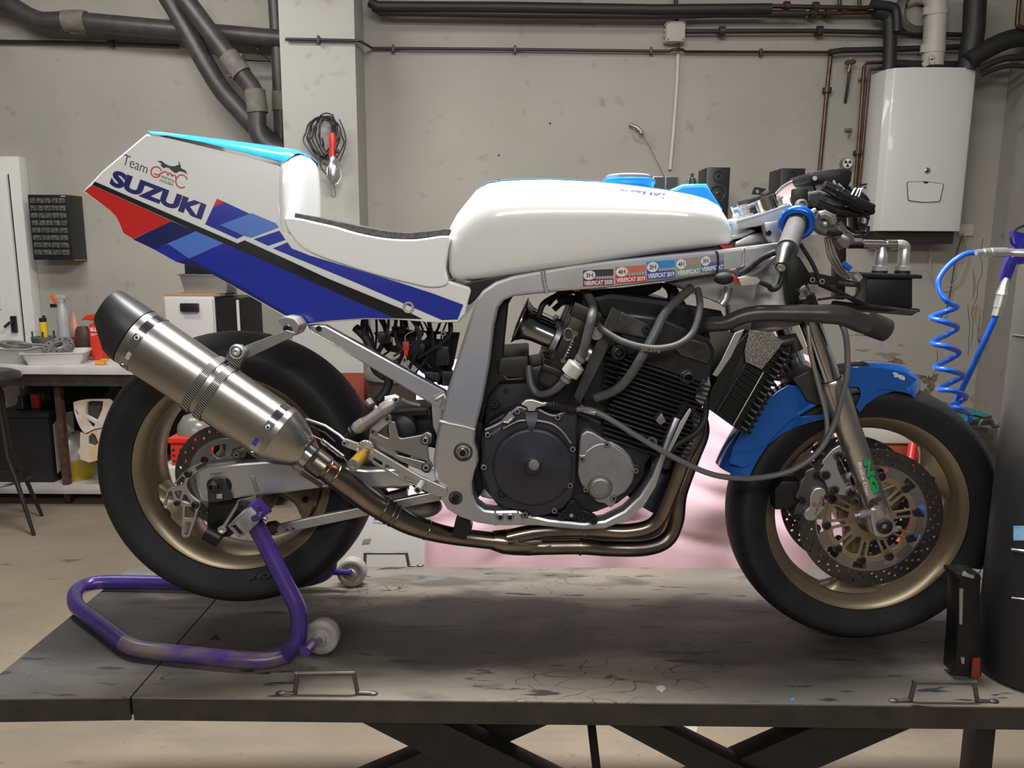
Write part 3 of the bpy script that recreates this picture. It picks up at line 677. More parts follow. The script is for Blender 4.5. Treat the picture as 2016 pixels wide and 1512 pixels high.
# engine cylinder casting
t = empty('cylinder_casting', label='round cast engine cylinder with studs standing on the bench', cat='engine part')
p = spot(89, 4.8); zc = W(89, 672, 4.8).z
cast = mat('grey_casting', (.19, .18, .165), .55, metal=.4, var=.4, vscale=30)
b = MB(); r_ = .065; h_ = zc-ztop+.03
b.lathe([(.04, h_), (.04, 0), (r_*.9, 0), (r_*.95, h_*.4), (r_, h_*.45), (r_*.92, h_*.5), (r_, h_*.6), (r_*.92, h_*.65), (r_*1.05, h_*.8), (r_*1.05, h_), (.04, h_)], p, (0, 0, 1), 24); b.build('cylinder', cast, t)
b = MB(); b.lathe([(0, h_-.02), (.04, h_-.02)], p, (0, 0, 1), 24); b.build('bore', hole_m, t)
for k in range(4):
    a_ = k*PI/2+.5; e = Vector((math.cos(a_)*.058, math.sin(a_)*.058, h_)); b = MB(); b.cyl(p+e, p+e+Vector((0, 0, .035)), .005, 8); b.build('stud', dark_g, t)
recenter(t)
# trays
def tray(name, c, sx, sy, h, yaw, m, label, cat='tray', lip=.01, group=None):
    t = MB(); ca, sa = math.cos(yaw), math.sin(yaw)
    def q(x, y, z): return (c[0]+x*ca-y*sa, c[1]+x*sa+y*ca, c[2]+z)
    def ring(kx, z, rr=.02): 
        o = []
        for cx_, cy_, a0 in ((sx*kx-rr, sy*kx-rr, 0), (-sx*kx+rr, sy*kx-rr, PI/2), (-sx*kx+rr, -sy*kx+rr, PI), (sx*kx-rr, -sy*kx+rr, 1.5*PI)):
            for j in range(4): o.append(q(cx_+rr*math.cos(a0+j*PI/6), cy_+rr*math.sin(a0+j*PI/6), z))
        return o
    t.loft([ring(.85, 0), ring(1, h), ring(1.06, h), ring(1.06, h-.005), ring(.99, h-.006), ring(.84, .006)][::1])
    return t.build(name, m, label=label, cat=cat, group=group)
wp = mat('milky_plastic', (.56, .55, .53), .4)
p = spot(103, 4.47); tr1 = tray('plastic_tray', (p.x, p.y+.06, ztop), .165, .12, .07, .28, wp, 'shallow white plastic tray holding a clutch part on the bench')
p = spot(4, 4.47); tray('plastic_tub', (p.x, p.y+.1, ztop), .17, .12, .09, -.1, mat('clear_milky_plastic', (.5, .5, .49), .3, trans=.3), 'clear rounded plastic tub on the bench at the left edge', cat='tub')
b = MB(); p2 = Vector((p.x+.02, p.y+.1, ztop+.085)); b.lathe([(.05, 0), (.05, .02), (.085, .022), (.085, 0), (.05, 0)], p2, (.2, 0, 1), 24); b.tube([p2+Vector((.03, 0, .02)), p2+Vector((.15, .02, .01)), p2+Vector((.2, .03, .015))], .008, 8); b.build('brake_part', alu_d, label='flat grey ring-shaped engine part lying in the clear tub', cat='engine part')
t = empty('clutch_basket', label='round toothed clutch basket leaning in the white tray', cat='engine part')
p = Vector((W(106, 676, 4.5).x, 4.55, ztop+.085)); ax = Vector((.05, -.55, 1)).normalized()
b = MB(); b.lathe([(.025, .0), (.025, .02), (.045, .012), (.075, .02), (.082, .02), (.082, -.012), (.03, -.015)], p, ax, 28); e = ax.orthogonal().normalized(); g_ = ax.cross(e)
b.build('basket', alu_d, t)
for k in range(12):
    a_ = k*PI/6; q = p+(e*math.cos(a_)+g_*math.sin(a_))*.066+ax*.017; b = MB(); b.lathe([(.007, 0), (.006, .002), (0, .001)], q, ax, 8); b.build('hole', hole_m, t)
recenter(t)
# red cartons and brown bag
t = empty('carton', label='bright red carton with white ELLA lettering on the bench', cat='box')
p = spot(189, 4.62); a = W(178, 676, 4.62); c = W(199, 676, 4.62); zt2 = W(188, 640, 4.62).z
b = MB(); b.box((a.x, 4.62, ztop), (c.x, 4.70, zt2), bev=.002); b.prism([(a.x, 4.62, zt2), (c.x, 4.62, zt2), ((a.x+c.x)/2+.01, 4.66, zt2+.03)], (0, .04, 0)); b.build('carton_body', mat('red_card', (.62, .035, .02), .45), t)
text_obj('lettering', 'ELLA', [(178, 645), (197, 645), (197, 652), (178, 652)], lambda x, y: W(x, y, 4.618), white, t, bold=.03)
decal('print_line', [[(179, 657), (195, 657), (195, 658), (179, 658)], [(179, 660), (187, 660), (187, 661), (179, 661)]], lambda x, y: W(x, y, 4.618), white, t); recenter(t)
b = MB(); a = W(160, 628, 4.8); c = W(210, 617, 4.8); q = W(196, 640, 4.8)
b.prism([W(159, 631, 4.75), W(168, 621, 4.75), W(198, 616, 4.75), W(214, 618, 4.75), W(207, 633, 4.75), W(194, 642, 4.75), W(187, 632, 4.75), W(168, 630, 4.75)], (0, .16, 0), bev=.004); b.build('carton', mat('red_card', (.62, .035, .02), .45), label='crumpled open red carton lying across the back of the bench', cat='box')
b = MB(); q = spot(167, 4.78); b.loft([[q+Vector((r*math.cos(k*PI/5)*(1+.15*math.sin(3*k+i)), r*.7*math.sin(k*PI/5), z)) for k in range(10)] for i, (r, z) in enumerate(((.045, .0), (.05, .06), (.048, .12), (.04, .17), (.03, .19)))]); b.build('oil_pouch', mat('dark_brown_card', (.06, .035, .025), .6), label='dark brown pouch between the bottles and the red carton', cat='pouch')
b = MB(); q = spot(198, 4.42); b.box((q.x-.04, q.y, ztop), (q.x+.015, q.y+.03, ztop+.02), bev=.006); b.box((q.x-.01, q.y+.01, ztop+.02), (q.x+.03, q.y+.03, ztop+.035), bev=.005); b.build('utility_knife', mat('yellow_orange_plastic', (.7, .3, .02), .4), label='small orange tool lying on the bench near the exhaust tip', cat='tool')
b = MB(); q = spot(206, 4.7); b.box((q.x-.03, q.y, ztop), (q.x+.05, q.y+.05, ztop+.17)); b.build('cardboard_box', mat('tan_card', (.45, .30, .18), .7), label='tan cardboard box on the bench behind the exhaust tip', cat='box')
# grey cabinet on the bench
t = empty('file_drawer_unit', label='light grey steel drawer unit with a black handle behind the exhaust', cat='cabinet')
YQ = 4.45; a = W(323, 583, YQ); c = W(421, 583, YQ); zb = ztop
lg = mat('light_grey_steel', (.52, .51, .49), .4)
xb = c.x; b = MB(); b.box((a.x, YQ, zb), (xb, YQ+.38, a.z), bev=.003); b.build('cabinet_body', lg, t)
b = MB(); b.box((xb+.001, YQ+.01, zb), (xb+.15, YQ+.38, a.z-.01)); b.build('side_panel', black_m, t)
b = MB(); b.box((xb+.125, YQ+.005, zb), (xb+.14, YQ+.03, a.z-.02)); b.build('edge_post', lg, t)
b = MB(); b.box((a.x+.006, YQ-.012, zb+.01), (xb-.006, YQ-.001, a.z-.012), bev=.003); b.build('drawer', lg, t)
a2 = W(354, 597, YQ-.03); c2 = W(391, 614, YQ-.03); b = MB(); b.box((a2.x, YQ-.035, c2.z), (c2.x, YQ-.0125, a2.z), bev=.005); b.build('handle', black_p, t); recenter(t)
b = MB(); b.box((a.x+.0, YQ+.0, a.z+.001), (xb+.03, YQ+.3, a.z+.009)); b.box((a.x+.02, YQ+.02, a.z+.009), (xb+.0, YQ+.3, a.z+.013)); b.build('cardboard_sheet', mat('brown_card', (.33, .2, .11), .75), label='brown cardboard sheet lying on the grey drawer unit', cat='cardboard')
q = W(400, 576, YQ+.1); tray('metal_pan', (q.x+.02, YQ+.17, a.z+.014), .15, .1, .11, 0, alu, 'steel pan on the cardboard above the drawer unit', cat='pan')
b = MB(); b.box((q.x-.11, YQ+.12, a.z+.125), (q.x+.1, YQ+.26, a.z+.18), bev=.006); b.build('black_case', black_p, label='black case resting on the steel pan', cat='case')
# things below the bench
zs1 = zs+.001
t = empty('plastic_crate', label='large black plastic crate with a paper label below the bench', cat='crate')
YK = 4.50; a = W(-20, 800, YK); c = W(92, 800, YK); zc = W(60, 812, YK).z
b = MB(); b.box((a.x, YK, zs1), (c.x, YK+.28, zc), bev=.01); b.box((a.x, YK-.012, zc-.03), (c.x+.012, YK+.29, zc-.002), bev=.005); b.build('crate_body', black_p, t)
xx = c.x+.013; b = MB(); b.poly([(xx, YK+.02, zs1+.05), (xx, YK+.24, zs1+.1), (xx, YK+.24, zc-.04), (xx, YK+.12, zc-.03), (xx, YK+.02, zc-.08)]); b.build('paper_label', lab, t); recenter(t)
t = empty('oil_bottle', label='black and red plastic bottle shape lying on the black crate', cat='bottle')
p = Vector((W(74, 790, 4.7).x, 4.72, zc+.001)); b = MB(); b.loft([[p+Vector((r*math.cos(k*PI/7)*1.3, r*math.sin(k*PI/7), z)) for k in range(14)] for r, z in ((.06, 0), (.075, .05), (.07, .1), (.05, .14), (.02, .15))]); b.build('bottle_body', black_p, t)
b = MB(); q = W(74, 800, 4.62); b.box((q.x-.03, 4.60, zc+.002), (q.x+.02, 4.63, zc+.09), bev=.008); b.build('red_insert', red_m, t); recenter(t)
b = MB(); p = Vector((W(40, 800, 4.6).x, 4.62, zc+.001)); b.lathe([(0, 0), (.03, 0), (.03, .03), (.02, .045), (.022, .055), (.022, .075), (0, .08)], p, (0, 0, 1), 16); b.build('jar', mat('dark_jar', (.05, .05, .045), .3), label='small dark jar standing on the black crate', cat='jar')
b = MB(); p = Vector((W(-4, 800, 4.6).x, 4.6, zc+.001)); b.lathe([(0, 0), (.04, 0), (.04, .11), (0, .11)], p, (0, 0, 1), 16); b.build('spray_can', mat('red_white_print', (.5, .04, .03), .35, var=.9, vscale=12, col2=(.5, .45, .3)), label='red and cream can at the left edge beside the stool', cat='can')
# dark fairing mass
b = MB(); p = Vector((W(150, 800, 4.95).x, 5.05, zs1)); b.loft([[p+Vector((r*1.6*math.cos(k*PI/8), r*.45*math.sin(k*PI/8), z)) for k in range(16)] for r, z in ((.2, 0), (.22, .2), (.2, .38), (.13, .46), (.03, .49))]); b.build('dark_fairing', mat('dusty_black_plastic', (.03, .027, .024), .5), label='dusty black fairing stored at the back below the bench', cat='fairing')
b = MB(); b.prism([W(200, 790, 4.85), W(222, 752, 4.85), W(240, 770, 4.85), W(212, 795, 4.85)], (0, .1, 0)); b.build('dark_board', mat('dusty_black_plastic', (.03, .027, .024), .5), label='small dark panel propped up below the bench beside the tyre', cat='panel')
# scooter nose fairing: white top, orange lower
t = empty('nose_fairing', label='white and orange nose fairing standing on end below the bench', cat='fairing')
YN = 4.42
wf = mat('scuffed_white_plastic', (.62, .58, .54), .45, var=.25, vscale=10, col2=(.52, .36, .22))
of = mat('scuffed_orange_plastic', (.62, .40, .20), .5, var=.5, vscale=14, col2=(.58, .50, .42))
up = [(144, 792), (150, 790), (168, 787), (190, 787), (212, 787), (222, 795), (216, 812), (210, 830), (204, 842), (186, 845), (167, 854), (158, 843), (152, 830), (146, 812)]
h1 = [(171, 792), (181, 789), (203, 790), (201, 806), (195, 820), (190, 829), (180, 824), (169, 818), (168, 805)]
h2 = [(171, 826), (180, 830), (187, 835), (183, 844), (177, 838)]
h3 = [(148, 806), (151, 808), (155, 815), (151, 817)]
pl = plate('upper_shell', up, [h1, h2, h3], W0, -YN, .03, wf, t)
plate('grille_backing', [(168, 789), (204, 789), (192, 832), (184, 845), (170, 828)], [], W0, -(YN+.035), .01, mat('dark_mesh', (.04, .038, .036), .7), t)
lo = [(158, 852), (168, 856), (186, 847), (206, 844), (203, 862), (198, 875), (198, 905), (176, 911), (158, 905), (156, 895), (152, 890), (158, 880), (157, 868)]
lz = [(174, 860), (182, 852), (188, 858), (194, 872), (186, 878), (174, 874)]
plate('lower_shell', lo, [lz], W0, -YN, .03, of, t, label='orange lower half of the fairing')
b = MB(); b.prism([W(x, y, YN+.01) for x, y in lz], (0, .03, 0)); b.build('lamp_pod', mat('smoked_lamp', (.09, .08, .08), .3, var=.4, vscale=60), t)
b = MB(); b.loft([[W(x, y, YN+.03) for x, y in rnd(lo, .2, 1)], [W(184+(x-184)*.8, 876+(y-876)*.8, YN+.16) for x, y in rnd(lo, .2, 1)]]); b.build('inner_shell', of, t)
recenter(t)
t = empty('bucket', label='yellow tub with a crumpled clear bag in it below the bench', cat='bucket')
p = Vector((W(147, 870, 4.6).x, 4.62, zs1)); b = MB(); b.lathe([(.0, 0), (.085, 0), (.1, .12), (.095, .12), (.08, .005), (0, .005)], p, (0, 0, 1), 20); b.build('tub', mat('mustard_plastic', (.36, .26, .01), .4), t)
b = MB(); random.seed(5)
b.loft([[p+Vector((r*(1+.25*random.uniform(-1, 1))*math.cos(k*PI/7), r*(1+.25*random.uniform(-1, 1))*math.sin(k*PI/7), z+random.uniform(-.01, .01))) for k in range(14)] for r, z in ((.08, .10), (.095, .14), (.08, .19), (.07, .24), (.03, .28))], smooth=False); b.build('plastic_bag', mat('dirty_clear_film', (.36, .34, .32), .35), t); recenter(t)
b = MB(); p = Vector((W(113, 880, 4.86).x, 4.86, zs1)); b.lathe([(0, 0), (.055, 0), (.055, .24), (.05, .25), (0, .25)], p, (0, 0, 1), 20); b.build('metal_canister', dark_g, label='dark metal canister below the bench between crate and yellow tub', cat='canister')
# stool
t = empty('bar_stool', label='black round bar stool at the left edge of the picture', cat='stool')
YS = 3.9; c = W(0, 742, YS); cen = Vector((c.x-.0, YS+.1, 0)); zs_ = W(0, 745, YS+.1).z
cen.x = W(33, 745, YS+.1).x-.165
b = MB(); b.lathe([(0, .045), (.12, .042), (.16, .025), (.168, .0), (.155, -.03), (.1, -.045), (0, -.045)], cen+Vector((0, 0, zs_)), (0, 0, 1), 28); b.build('seat', mat('black_vinyl', (.02, .019, .018), .35), t)
blk = mat('black_tube_paint', (.015, .014, .013), .35)
for k in range(4):
    a_ = k*PI/2-.35; e = Vector((math.cos(a_), math.sin(a_), 0)); b = MB()
    b.tube([cen+e*.07+Vector((0, 0, zs_-.045)), cen+e*.1+Vector((0, 0, zs_*.5)), cen+e*.155+Vector((0, 0, zs_*.33)), cen+e*.24], [.011, .013, .012, .009], 8); b.build('leg', blk, t)
b = MB(); b.tube([cen+Vector((.155*math.cos(a_), .155*math.sin(a_), zs_*.34)) for a_ in [2*PI*k/20 for k in range(20)]], .007, 6, closed=True); b.build('foot_ring', blk, t)
recenter(t)
# dustbin in front of the wall, right of the column
t = empty('waste_bin', label='dark waste bin with a domed grey lid right of the column base', cat='bin')
p = Vector((W(792, 800, 4.2).x, 4.3, 0)); zt3 = W(792, 712, 4.2).z
b = MB(); b.lathe([(0, 0), (.17, 0), (.21, zt3-.12), (.215, zt3-.09)], p, (0, 0, 1), 28); b.build('bin_body', mat('dark_brown_plastic', (.05, .042, .036), .4), t)
b = MB(); b.lathe([(.225, zt3-.1), (.225, zt3-.075), (.2, zt3-.04), (.1, zt3-.005), (0, zt3)], p, (0, 0, 1), 28); b.build('lid', mat('dark_grey_lid', (.12, .115, .105), .45), t); recenter(t)
# orange things on the wall side, seen through the subframe
b = MB(); p = Vector((W(862, 745, 4.3).x, 4.32, 0)); z = W(860, 748, 4.3).z; b.tube([(p.x-.16, p.y, z-.03), (p.x-.02, p.y, z-.01), (p.x+.0, p.y, z+.05), (p.x+.06, p.y, z+.02), (p.x+.14, p.y, z-.01)], .02, 10); b.build('orange_strap', mat('orange_webbing', (.75, .33, .03), .5), label='orange bar seen through the gap under the seat', cat='strap')

# red plastic crate and glass dome seen through the rear wheel
t = empty('red_crate', label='bright red slotted plastic crate on the floor, seen through the rear wheel', cat='crate')
a = W(334, 862, 3.6); c = W(420, 862, 3.6); zb = W(340, 916, 3.6).z
cr_ = mat('red_crate_plastic', (.60, .03, .02), .4)
b = MB(); b.box((a.x, 3.6, zb), (c.x, 3.85, a.z-.03), bev=.004); b.box((a.x-.008, 3.59, a.z-.025), (c.x+.008, 3.86, a.z), bev=.004); b.build('crate_body', cr_, t)
for r_ in range(3):
    for k in range(6):
        x_ = a.x+.015+k*.035; z_ = a.z-.06-r_*.028
        b = MB(); b.lathe([(.007, 0), (0, -.0005)], (x_, 3.5985, z_), (0, -1, 0), 8); b.build('slot', hole_m, t)
recenter(t)
MB().box((a.x-.05, 3.55, 0), (c.x+.05, 3.95, zb-.001), bev=.004).build('low_stool_box', mat('dusty_white_board', (.45, .43, .40), .6), label='pale box on the floor carrying the red crate', cat='box')
b = MB(); q = Vector(((a.x+c.x)/2-.02, 3.72, a.z+.001)); b.lathe([(.095, 0), (.09, .04), (.06, .085), (0, .10)], q, (0, 0, 1), 24); b.build('plastic_dome', mat('dusty_clear_dome', (.16, .155, .145), .25), label='dusty clear dome lying on the red crate behind the rear wheel', cat='dome')
# ================================================================ lift table
dk = bpy.data.materials.new('scratched_dark_deck_with_shadow'); dk.use_nodes = True
nt = dk.node_tree; N = nt.nodes; L = nt.links; b = N['Principled BSDF']; b.inputs['Metallic'].default_value = .15
tc = N.new('ShaderNodeTexCoord'); g0 = tc.outputs['Object']
c = _mix(_range(_noise(1.6, 6, g0, (1, 2.5, 1)), .38, .62), (.215, .188, .152), (.105, .100, .095))
c = _mix(_range(_noise(4, 8, g0, (1, 3.2, 1)), .55, .66), c, (.085, .080, .074))
c = _mix(_range(_noise(9, 7, g0, (1, 5, 1)), .62, .66), c, (.032, .032, .032))
c = _mix(_range(_noise(60, 3, g0, (1, 3, 1)), .70, .74), c, (.22, .21, .19))
v = N.new('ShaderNodeTexVoronoi'); v.feature = 'DISTANCE_TO_EDGE'; v.inputs['Scale'].default_value = 7
mp = N.new('ShaderNodeMapping'); mp.inputs['Scale'].default_value = (1, 2, 1); mp.inputs['Rotation'].default_value = (0, 0, .5); L.new(g0, mp.inputs[0])
wv = N.new('ShaderNodeTexNoise'); wv.inputs['Scale'].default_value = 3; L.new(mp.outputs[0], wv.inputs['Vector'])
ad = N.new('ShaderNodeVectorMath'); ad.operation = 'ADD'; L.new(mp.outputs[0], ad.inputs[0]); L.new(wv.outputs['Color'], ad.inputs[1]); L.new(ad.outputs[0], v.inputs['Vector'])
sc_ = N.new('ShaderNodeMath'); sc_.operation = 'MULTIPLY'; L.new(_range(v.outputs['Distance'], .006, .016, 1, 0), sc_.inputs[0]); L.new(_range(_noise(3, 2, g0), .5, .6), sc_.inputs[1])
c = _mix(sc_.outputs[0], c, (.035, .034, .034))
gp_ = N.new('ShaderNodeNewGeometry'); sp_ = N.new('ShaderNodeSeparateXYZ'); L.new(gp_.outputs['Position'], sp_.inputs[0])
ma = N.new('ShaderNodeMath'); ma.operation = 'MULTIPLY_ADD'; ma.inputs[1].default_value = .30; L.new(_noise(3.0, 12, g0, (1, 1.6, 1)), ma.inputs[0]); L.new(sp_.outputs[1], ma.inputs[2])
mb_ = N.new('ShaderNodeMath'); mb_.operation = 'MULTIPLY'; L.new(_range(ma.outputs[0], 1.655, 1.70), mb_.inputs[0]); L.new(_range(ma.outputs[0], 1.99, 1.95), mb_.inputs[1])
shadow_band = N.new('ShaderNodeMath'); shadow_band.operation = 'MULTIPLY'; shadow_band.inputs[1].default_value = .72; L.new(mb_.outputs[0], shadow_band.inputs[0])
c = _mix(shadow_band.outputs[0], c, (.036, .035, .034))  # dark band under the bike: its cast shadow painted into the deck colour
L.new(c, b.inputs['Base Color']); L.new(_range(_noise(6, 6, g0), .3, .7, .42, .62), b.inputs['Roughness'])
bp = N.new('ShaderNodeBump'); bp.inputs['Strength'].default_value = .25; bp.inputs['Distance'].default_value = .002; L.new(_noise(30, 5, g0, (1, 3, 1)), bp.inputs['Height']); L.new(bp.outputs[0], b.inputs['Normal'])
side_m = mat('black_frame_paint', (.022, .020, .018), .5, var=.5, vscale=20, col2=(.04, .032, .026))
t = empty('lift_table', label='black steel scissor lift table carrying the motorcycle', cat='lift table')
def gz(x, y, z=TZ): return G(x, y, z)
nr = gz(2016, 1391.5); nl = gz(258, 1373); fl_ = gz(437, 1112); fr = gz(1450, 1119)
d = (nr-nl).normalized(); nr = nl+d*2.35
fs_ = nl + (gz(437, 1167)-nl).normalized()*2
# far edge: straight line through two measured points
e0 = gz(720, 1115.5); e1 = gz(1450, 1119)
de = (e1-e0).normalized()
# seam continues to the far edge
sd_ = (gz(437, 1167)-nl).normalized()
def cross(p, d1, q, d2):
    den = d1.x*d2.y-d1.y*d2.x; k = ((q.x-p.x)*d2.y-(q.y-p.y)*d2.x)/den; return p+d1*k
fl_ = cross(nl, sd_, e0, de); frr = e0+de*1.9
el = gz(-62, 1377.5); ef = gz(257, 1117)
T_ = .003; SK = .046
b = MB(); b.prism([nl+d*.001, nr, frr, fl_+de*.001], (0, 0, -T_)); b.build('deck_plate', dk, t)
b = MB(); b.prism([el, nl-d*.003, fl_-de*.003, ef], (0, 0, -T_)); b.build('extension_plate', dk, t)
def skirt(p, q, name):
    dd = (q-p).normalized(); n_ = Vector((dd.y, -dd.x, 0))
    if n_.y > 0 and abs(dd.x) > .9 and p.y < 1.6: n_ = -n_
    up = Vector((0, 0, 1)); b = MB()
    i_ = -n_*.006
    b.hexa([p-up*(T_+SK), q-up*(T_+SK), q+i_-up*(T_+SK), p+i_-up*(T_+SK)], [p-up*(T_+.0005), q-up*(T_+.0005), q+i_-up*(T_+.0005), p+i_-up*(T_+.0005)]); b.build(name, side_m, t)
skirt(nl+d*.002, nr, 'side_rail'); skirt(el, nl-d*.004, 'side_rail'); skirt(frr, fl_, 'side_rail'); skirt(fl_-de*.004, ef, 'side_rail'); skirt(ef, el, 'end_rail')
def arm(px, Y, th, name='scissor_arm'):
    # px: left edge (x0,y0)-(x1,y1) and right edge; run on down to the floor
    (a0, a1), (b0, b1) = px
    A0, A1, B0, B1 = [W(x, y, Y) for x, y in (a0, a1, b0, b1)]
    def down(p, q):
        v_ = q-p; k = (p.z-.002)/(-v_.z); return p+v_*k
    b = MB(); b.prism([A0, B0, down(B0, B1), down(A0, A1)], (0, th, 0), bev=.003); b.build(name, mat('black_arm_paint', (.009, .0085, .008), .45, var=.4, vscale=20), t)
Yn = nl.y+.05
arm((((704, 1419), (886, 1512)), ((861, 1419), (1051, 1512))), Yn, .05)
arm((((990, 1415), (761, 1512)), ((1100, 1418), (890, 1512))), Yn+.07, .05)
arm((((1183, 1420), (1355, 1512)), ((1290, 1425), (1470, 1514))), Yn, .05)
arm((((1605, 1430), (1428, 1508)), ((1800, 1432), (1614, 1512))), Yn+.02, .05)
arm((((1155, 1418), (1166, 1512)), ((1172, 1418), (1183, 1512))), Yn+.3, .02, 'hydraulic_strut')
arm((((1926, 1430), (1917, 1512)), ((1962, 1430), (1954, 1512))), Yn+.05, .05, 'support_post')
b = MB(); b.prism([nl+d*-.03+Vector((0, .01, -T_-.0005)), nl+d*.03+Vector((0, .01, -T_-.0005)), fl_+d*.03+Vector((0, -.01, -T_-.0005)), fl_-d*.03+Vector((0, -.01, -T_-.0005))], (0, 0, -.04)); b.build('cross_beam', side_m, t)
hm = mat('bare_bent_rod', (.16, .155, .145), .4, metal=.8, var=.3, vscale=20)
def handle(pts, lift=.0):
    P = []
    y0 = gz(pts[0][0], pts[0][1]).y
    for x, y in pts:
        q = W(x, y, y0); P.append(q)
    b = MB(); b.tube(spl([Vector(p) for p in sum([[tuple(P[0]), tuple(P[1])]]+[[tuple(p)] for p in P[2:]], [])], 3), .0045, 8)
    for q in (P[0], P[-1]):
        b.ball((q.x, q.y, TZ+.002), .008, (1.4, .8, .5), 8, 5)
    b.build('side_handle', hm, t)
def corner(pts, r=5):
    o = [pts[0]]
    for i in range(1, len(pts)-1):
        a, p, c_ = pts[i-1], pts[i], pts[i+1]
        la = math.dist(a, p); lc = math.dist(c_, p)
        o += [(p[0]+(a[0]-p[0])*r/la, p[1]+(a[1]-p[1])*r/la), (p[0]+(p[0]-a[0])*0+(a[0]+c_[0]-2*p[0])*.0, p[1]), (p[0]+(c_[0]-p[0])*r/lc, p[1]+(c_[1]-p[1])*r/lc)]
    return o+[pts[-1]]
handle(corner([(553, 1366), (581, 1365), (585, 1326), (696, 1325), (704, 1363), (734, 1365)]))
handle(corner([(1760, 1381), (1792, 1378), (1801, 1343), (1918, 1344), (1924, 1380), (1956, 1382)]))
handle(corner([(700, 1114), (718, 1113), (719, 1089), (800, 1089), (805, 1114), (827, 1115)]))
recenter(t)
def deckmark(name, pts, m, l_, cat):
    b = MB(); b.poly([gz(x, y, TZ+.0006) for x, y in pts]); return b.build(name, m, label=l_, cat=cat)
deckmark('paint_chip', [(1292, 1352), (1300, 1349), (1307, 1350), (1311, 1355), (1306, 1360), (1303, 1364), (1299, 1360), (1294, 1358)], mat('pale_chip', (.45, .44, .4), .6), 'pale paint fleck on the deck near the front edge', 'paint mark')
deckmark('paint_chip', [(1557, 1375), (1562, 1374), (1565, 1376), (1561, 1379), (1557, 1378)], mat('blue_chip', (.03, .3, .75), .5), 'tiny bright blue fleck on the front edge of the deck', 'paint mark')
b = MB(); q = gz(425, 1262, TZ+.0008); b.poly([gz(x, y, TZ+.0006) for x, y in ((411, 1259), (421, 1254), (425, 1248), (430, 1254), (436, 1261), (425, 1258))]); b.build('tape_scrap', hole_m, label='small black three-cornered scrap on the deck inside the stand', cat='scrap')
# ================================================================ purple paddock stand
pur = mat('chipped_purple_paint', (.055, .028, .19), .28, coat=.35, var=.15, vscale=20)
purw = mat('rubbed_purple_paint', (.055, .028, .19), .35, var=.9, vscale=28, col2=(.16, .12, .10), coat=.2, stretch=(.5, 1, 1))
t = empty('paddock_stand', label='purple tubular rear paddock stand with white rollers', cat='paddock stand')
ZS = TZ+.020
R_ = .0178
near = [W(497, 1022, 1.53), W(530, 1085, 1.525), W(560, 1145, 1.515), W(585, 1195, 1.505), W(590, 1228, 1.50), W(585, 1262, 1.495)]
low = [gz(563, 1289, ZS+.003), gz(525, 1299, ZS), gz(480, 1299, ZS), gz(400, 1292, ZS), gz(330, 1285, ZS), gz(275, 1278, ZS), gz(245, 1266, ZS), gz(195, 1228, ZS), gz(158, 1200, ZS), gz(148, 1185, ZS), gz(150, 1166, ZS), gz(170, 1152, ZS), gz(210, 1146, ZS), gz(300, 1147, ZS), gz(400, 1149, ZS)]
lst = low[-1]
far = [W(560, 1146, 1.87), W(630, 1134, 1.87), W(650, 1112, 1.87), W(640, 1080, 1.87), W(600, 1000, 1.86), W(570, 940, 1.85)]
b = MB(); b.tube(spl(near+low[:1], 5), R_, 16); b.build('upright_tube', pur, t)
b = MB(); b.tube(spl(low[:7], 5), R_, 16); b.build('side_tube', purw, t, label='side tube with rubbed, rusty paint')
b = MB(); b.tube(spl(low[6:], 5), R_, 16); b.build('handle_tube', pur, t)
b = MB(); b.tube(spl(low[-1:]+far, 5), R_, 16); b.build('far_side_tube', pur, t)
rol = mat('dirty_white_nylon', (.42, .39, .34), .5, var=.4, vscale=14, bump=.1)
def roller(c, r, w_, px=0):
    b = MB(); b.lathe([(0, -w_*.7), (.012, -w_*.7), (.014, -w_*.5), (r*.55, -w_*.42), (r*.62, -w_*.5), (r*.9, -w_*.5), (r, -w_*.38), (r, w_*.38), (r*.9, w_*.5), (0, w_*.5)], c, (0, 1, 0), 28)
    b.lathe([(0, -w_*.75), (.009, -w_*.75), (.009, -w_*.5)], c, (0, 1, 0), 6, mi=1)
    b.build('roller', [rol, bolt_m], t)
q = gz(628, 1298, TZ+.001); r1 = .0385; roller(Vector((q.x, q.y+.03, TZ+r1+.001)), r1, .030)
q = gz(691, 1158, TZ+.001); roller(Vector((q.x, q.y+.02, TZ+.0385)), .0375, .032)
b = MB(); q = W(600, 1284, 1.44); b.cyl(q, W(617, 1266, 1.50), .0105, 14); b.tube([W(590, 1276, 1.485), W(606, 1278, 1.46)], .009, 8); b.build('roller_axle', pur, t)
b = MB(); b.tube([W(648, 1125, 1.87), W(691, 1128, 1.86)], .009, 8); b.build('roller_axle', pur, t)
# square-tube pickup with clamp
sq = mat('bare_square_tube', (.42, .41, .39), .5, metal=.3, var=.3, vscale=30)
a = W(463, 1050, 1.49); u_ = Vector((.055, .02, .038)); b = MB()
s2 = .0165
for k_, (hs, inn) in enumerate(((s2, False),)):
    e1_ = Vector((.5, 0, -.8)).normalized()*s2; e2_ = Vector((.75, -.3, .5)).normalized()
ax = Vector((.42, .80, .42)).normalized(); e1_ = Vector((-.45, .1, .85)); e1_ = (e1_-ax*e1_.dot(ax)).normalized(); e2_ = ax.cross(e1_)
ctr = W(466, 1044, 1.48)
def sqr(c, s_): return [c+e1_*s_*i+e2_*s_*j for i, j in ((1, 1), (-1, 1), (-1, -1), (1, -1))]
b.loft([sqr(ctr+ax*.07, s2), sqr(ctr, s2), sqr(ctr, s2*.78), sqr(ctr+ax*.02, s2*.76)], smooth=False); b.build('pickup_tube', sq, t)
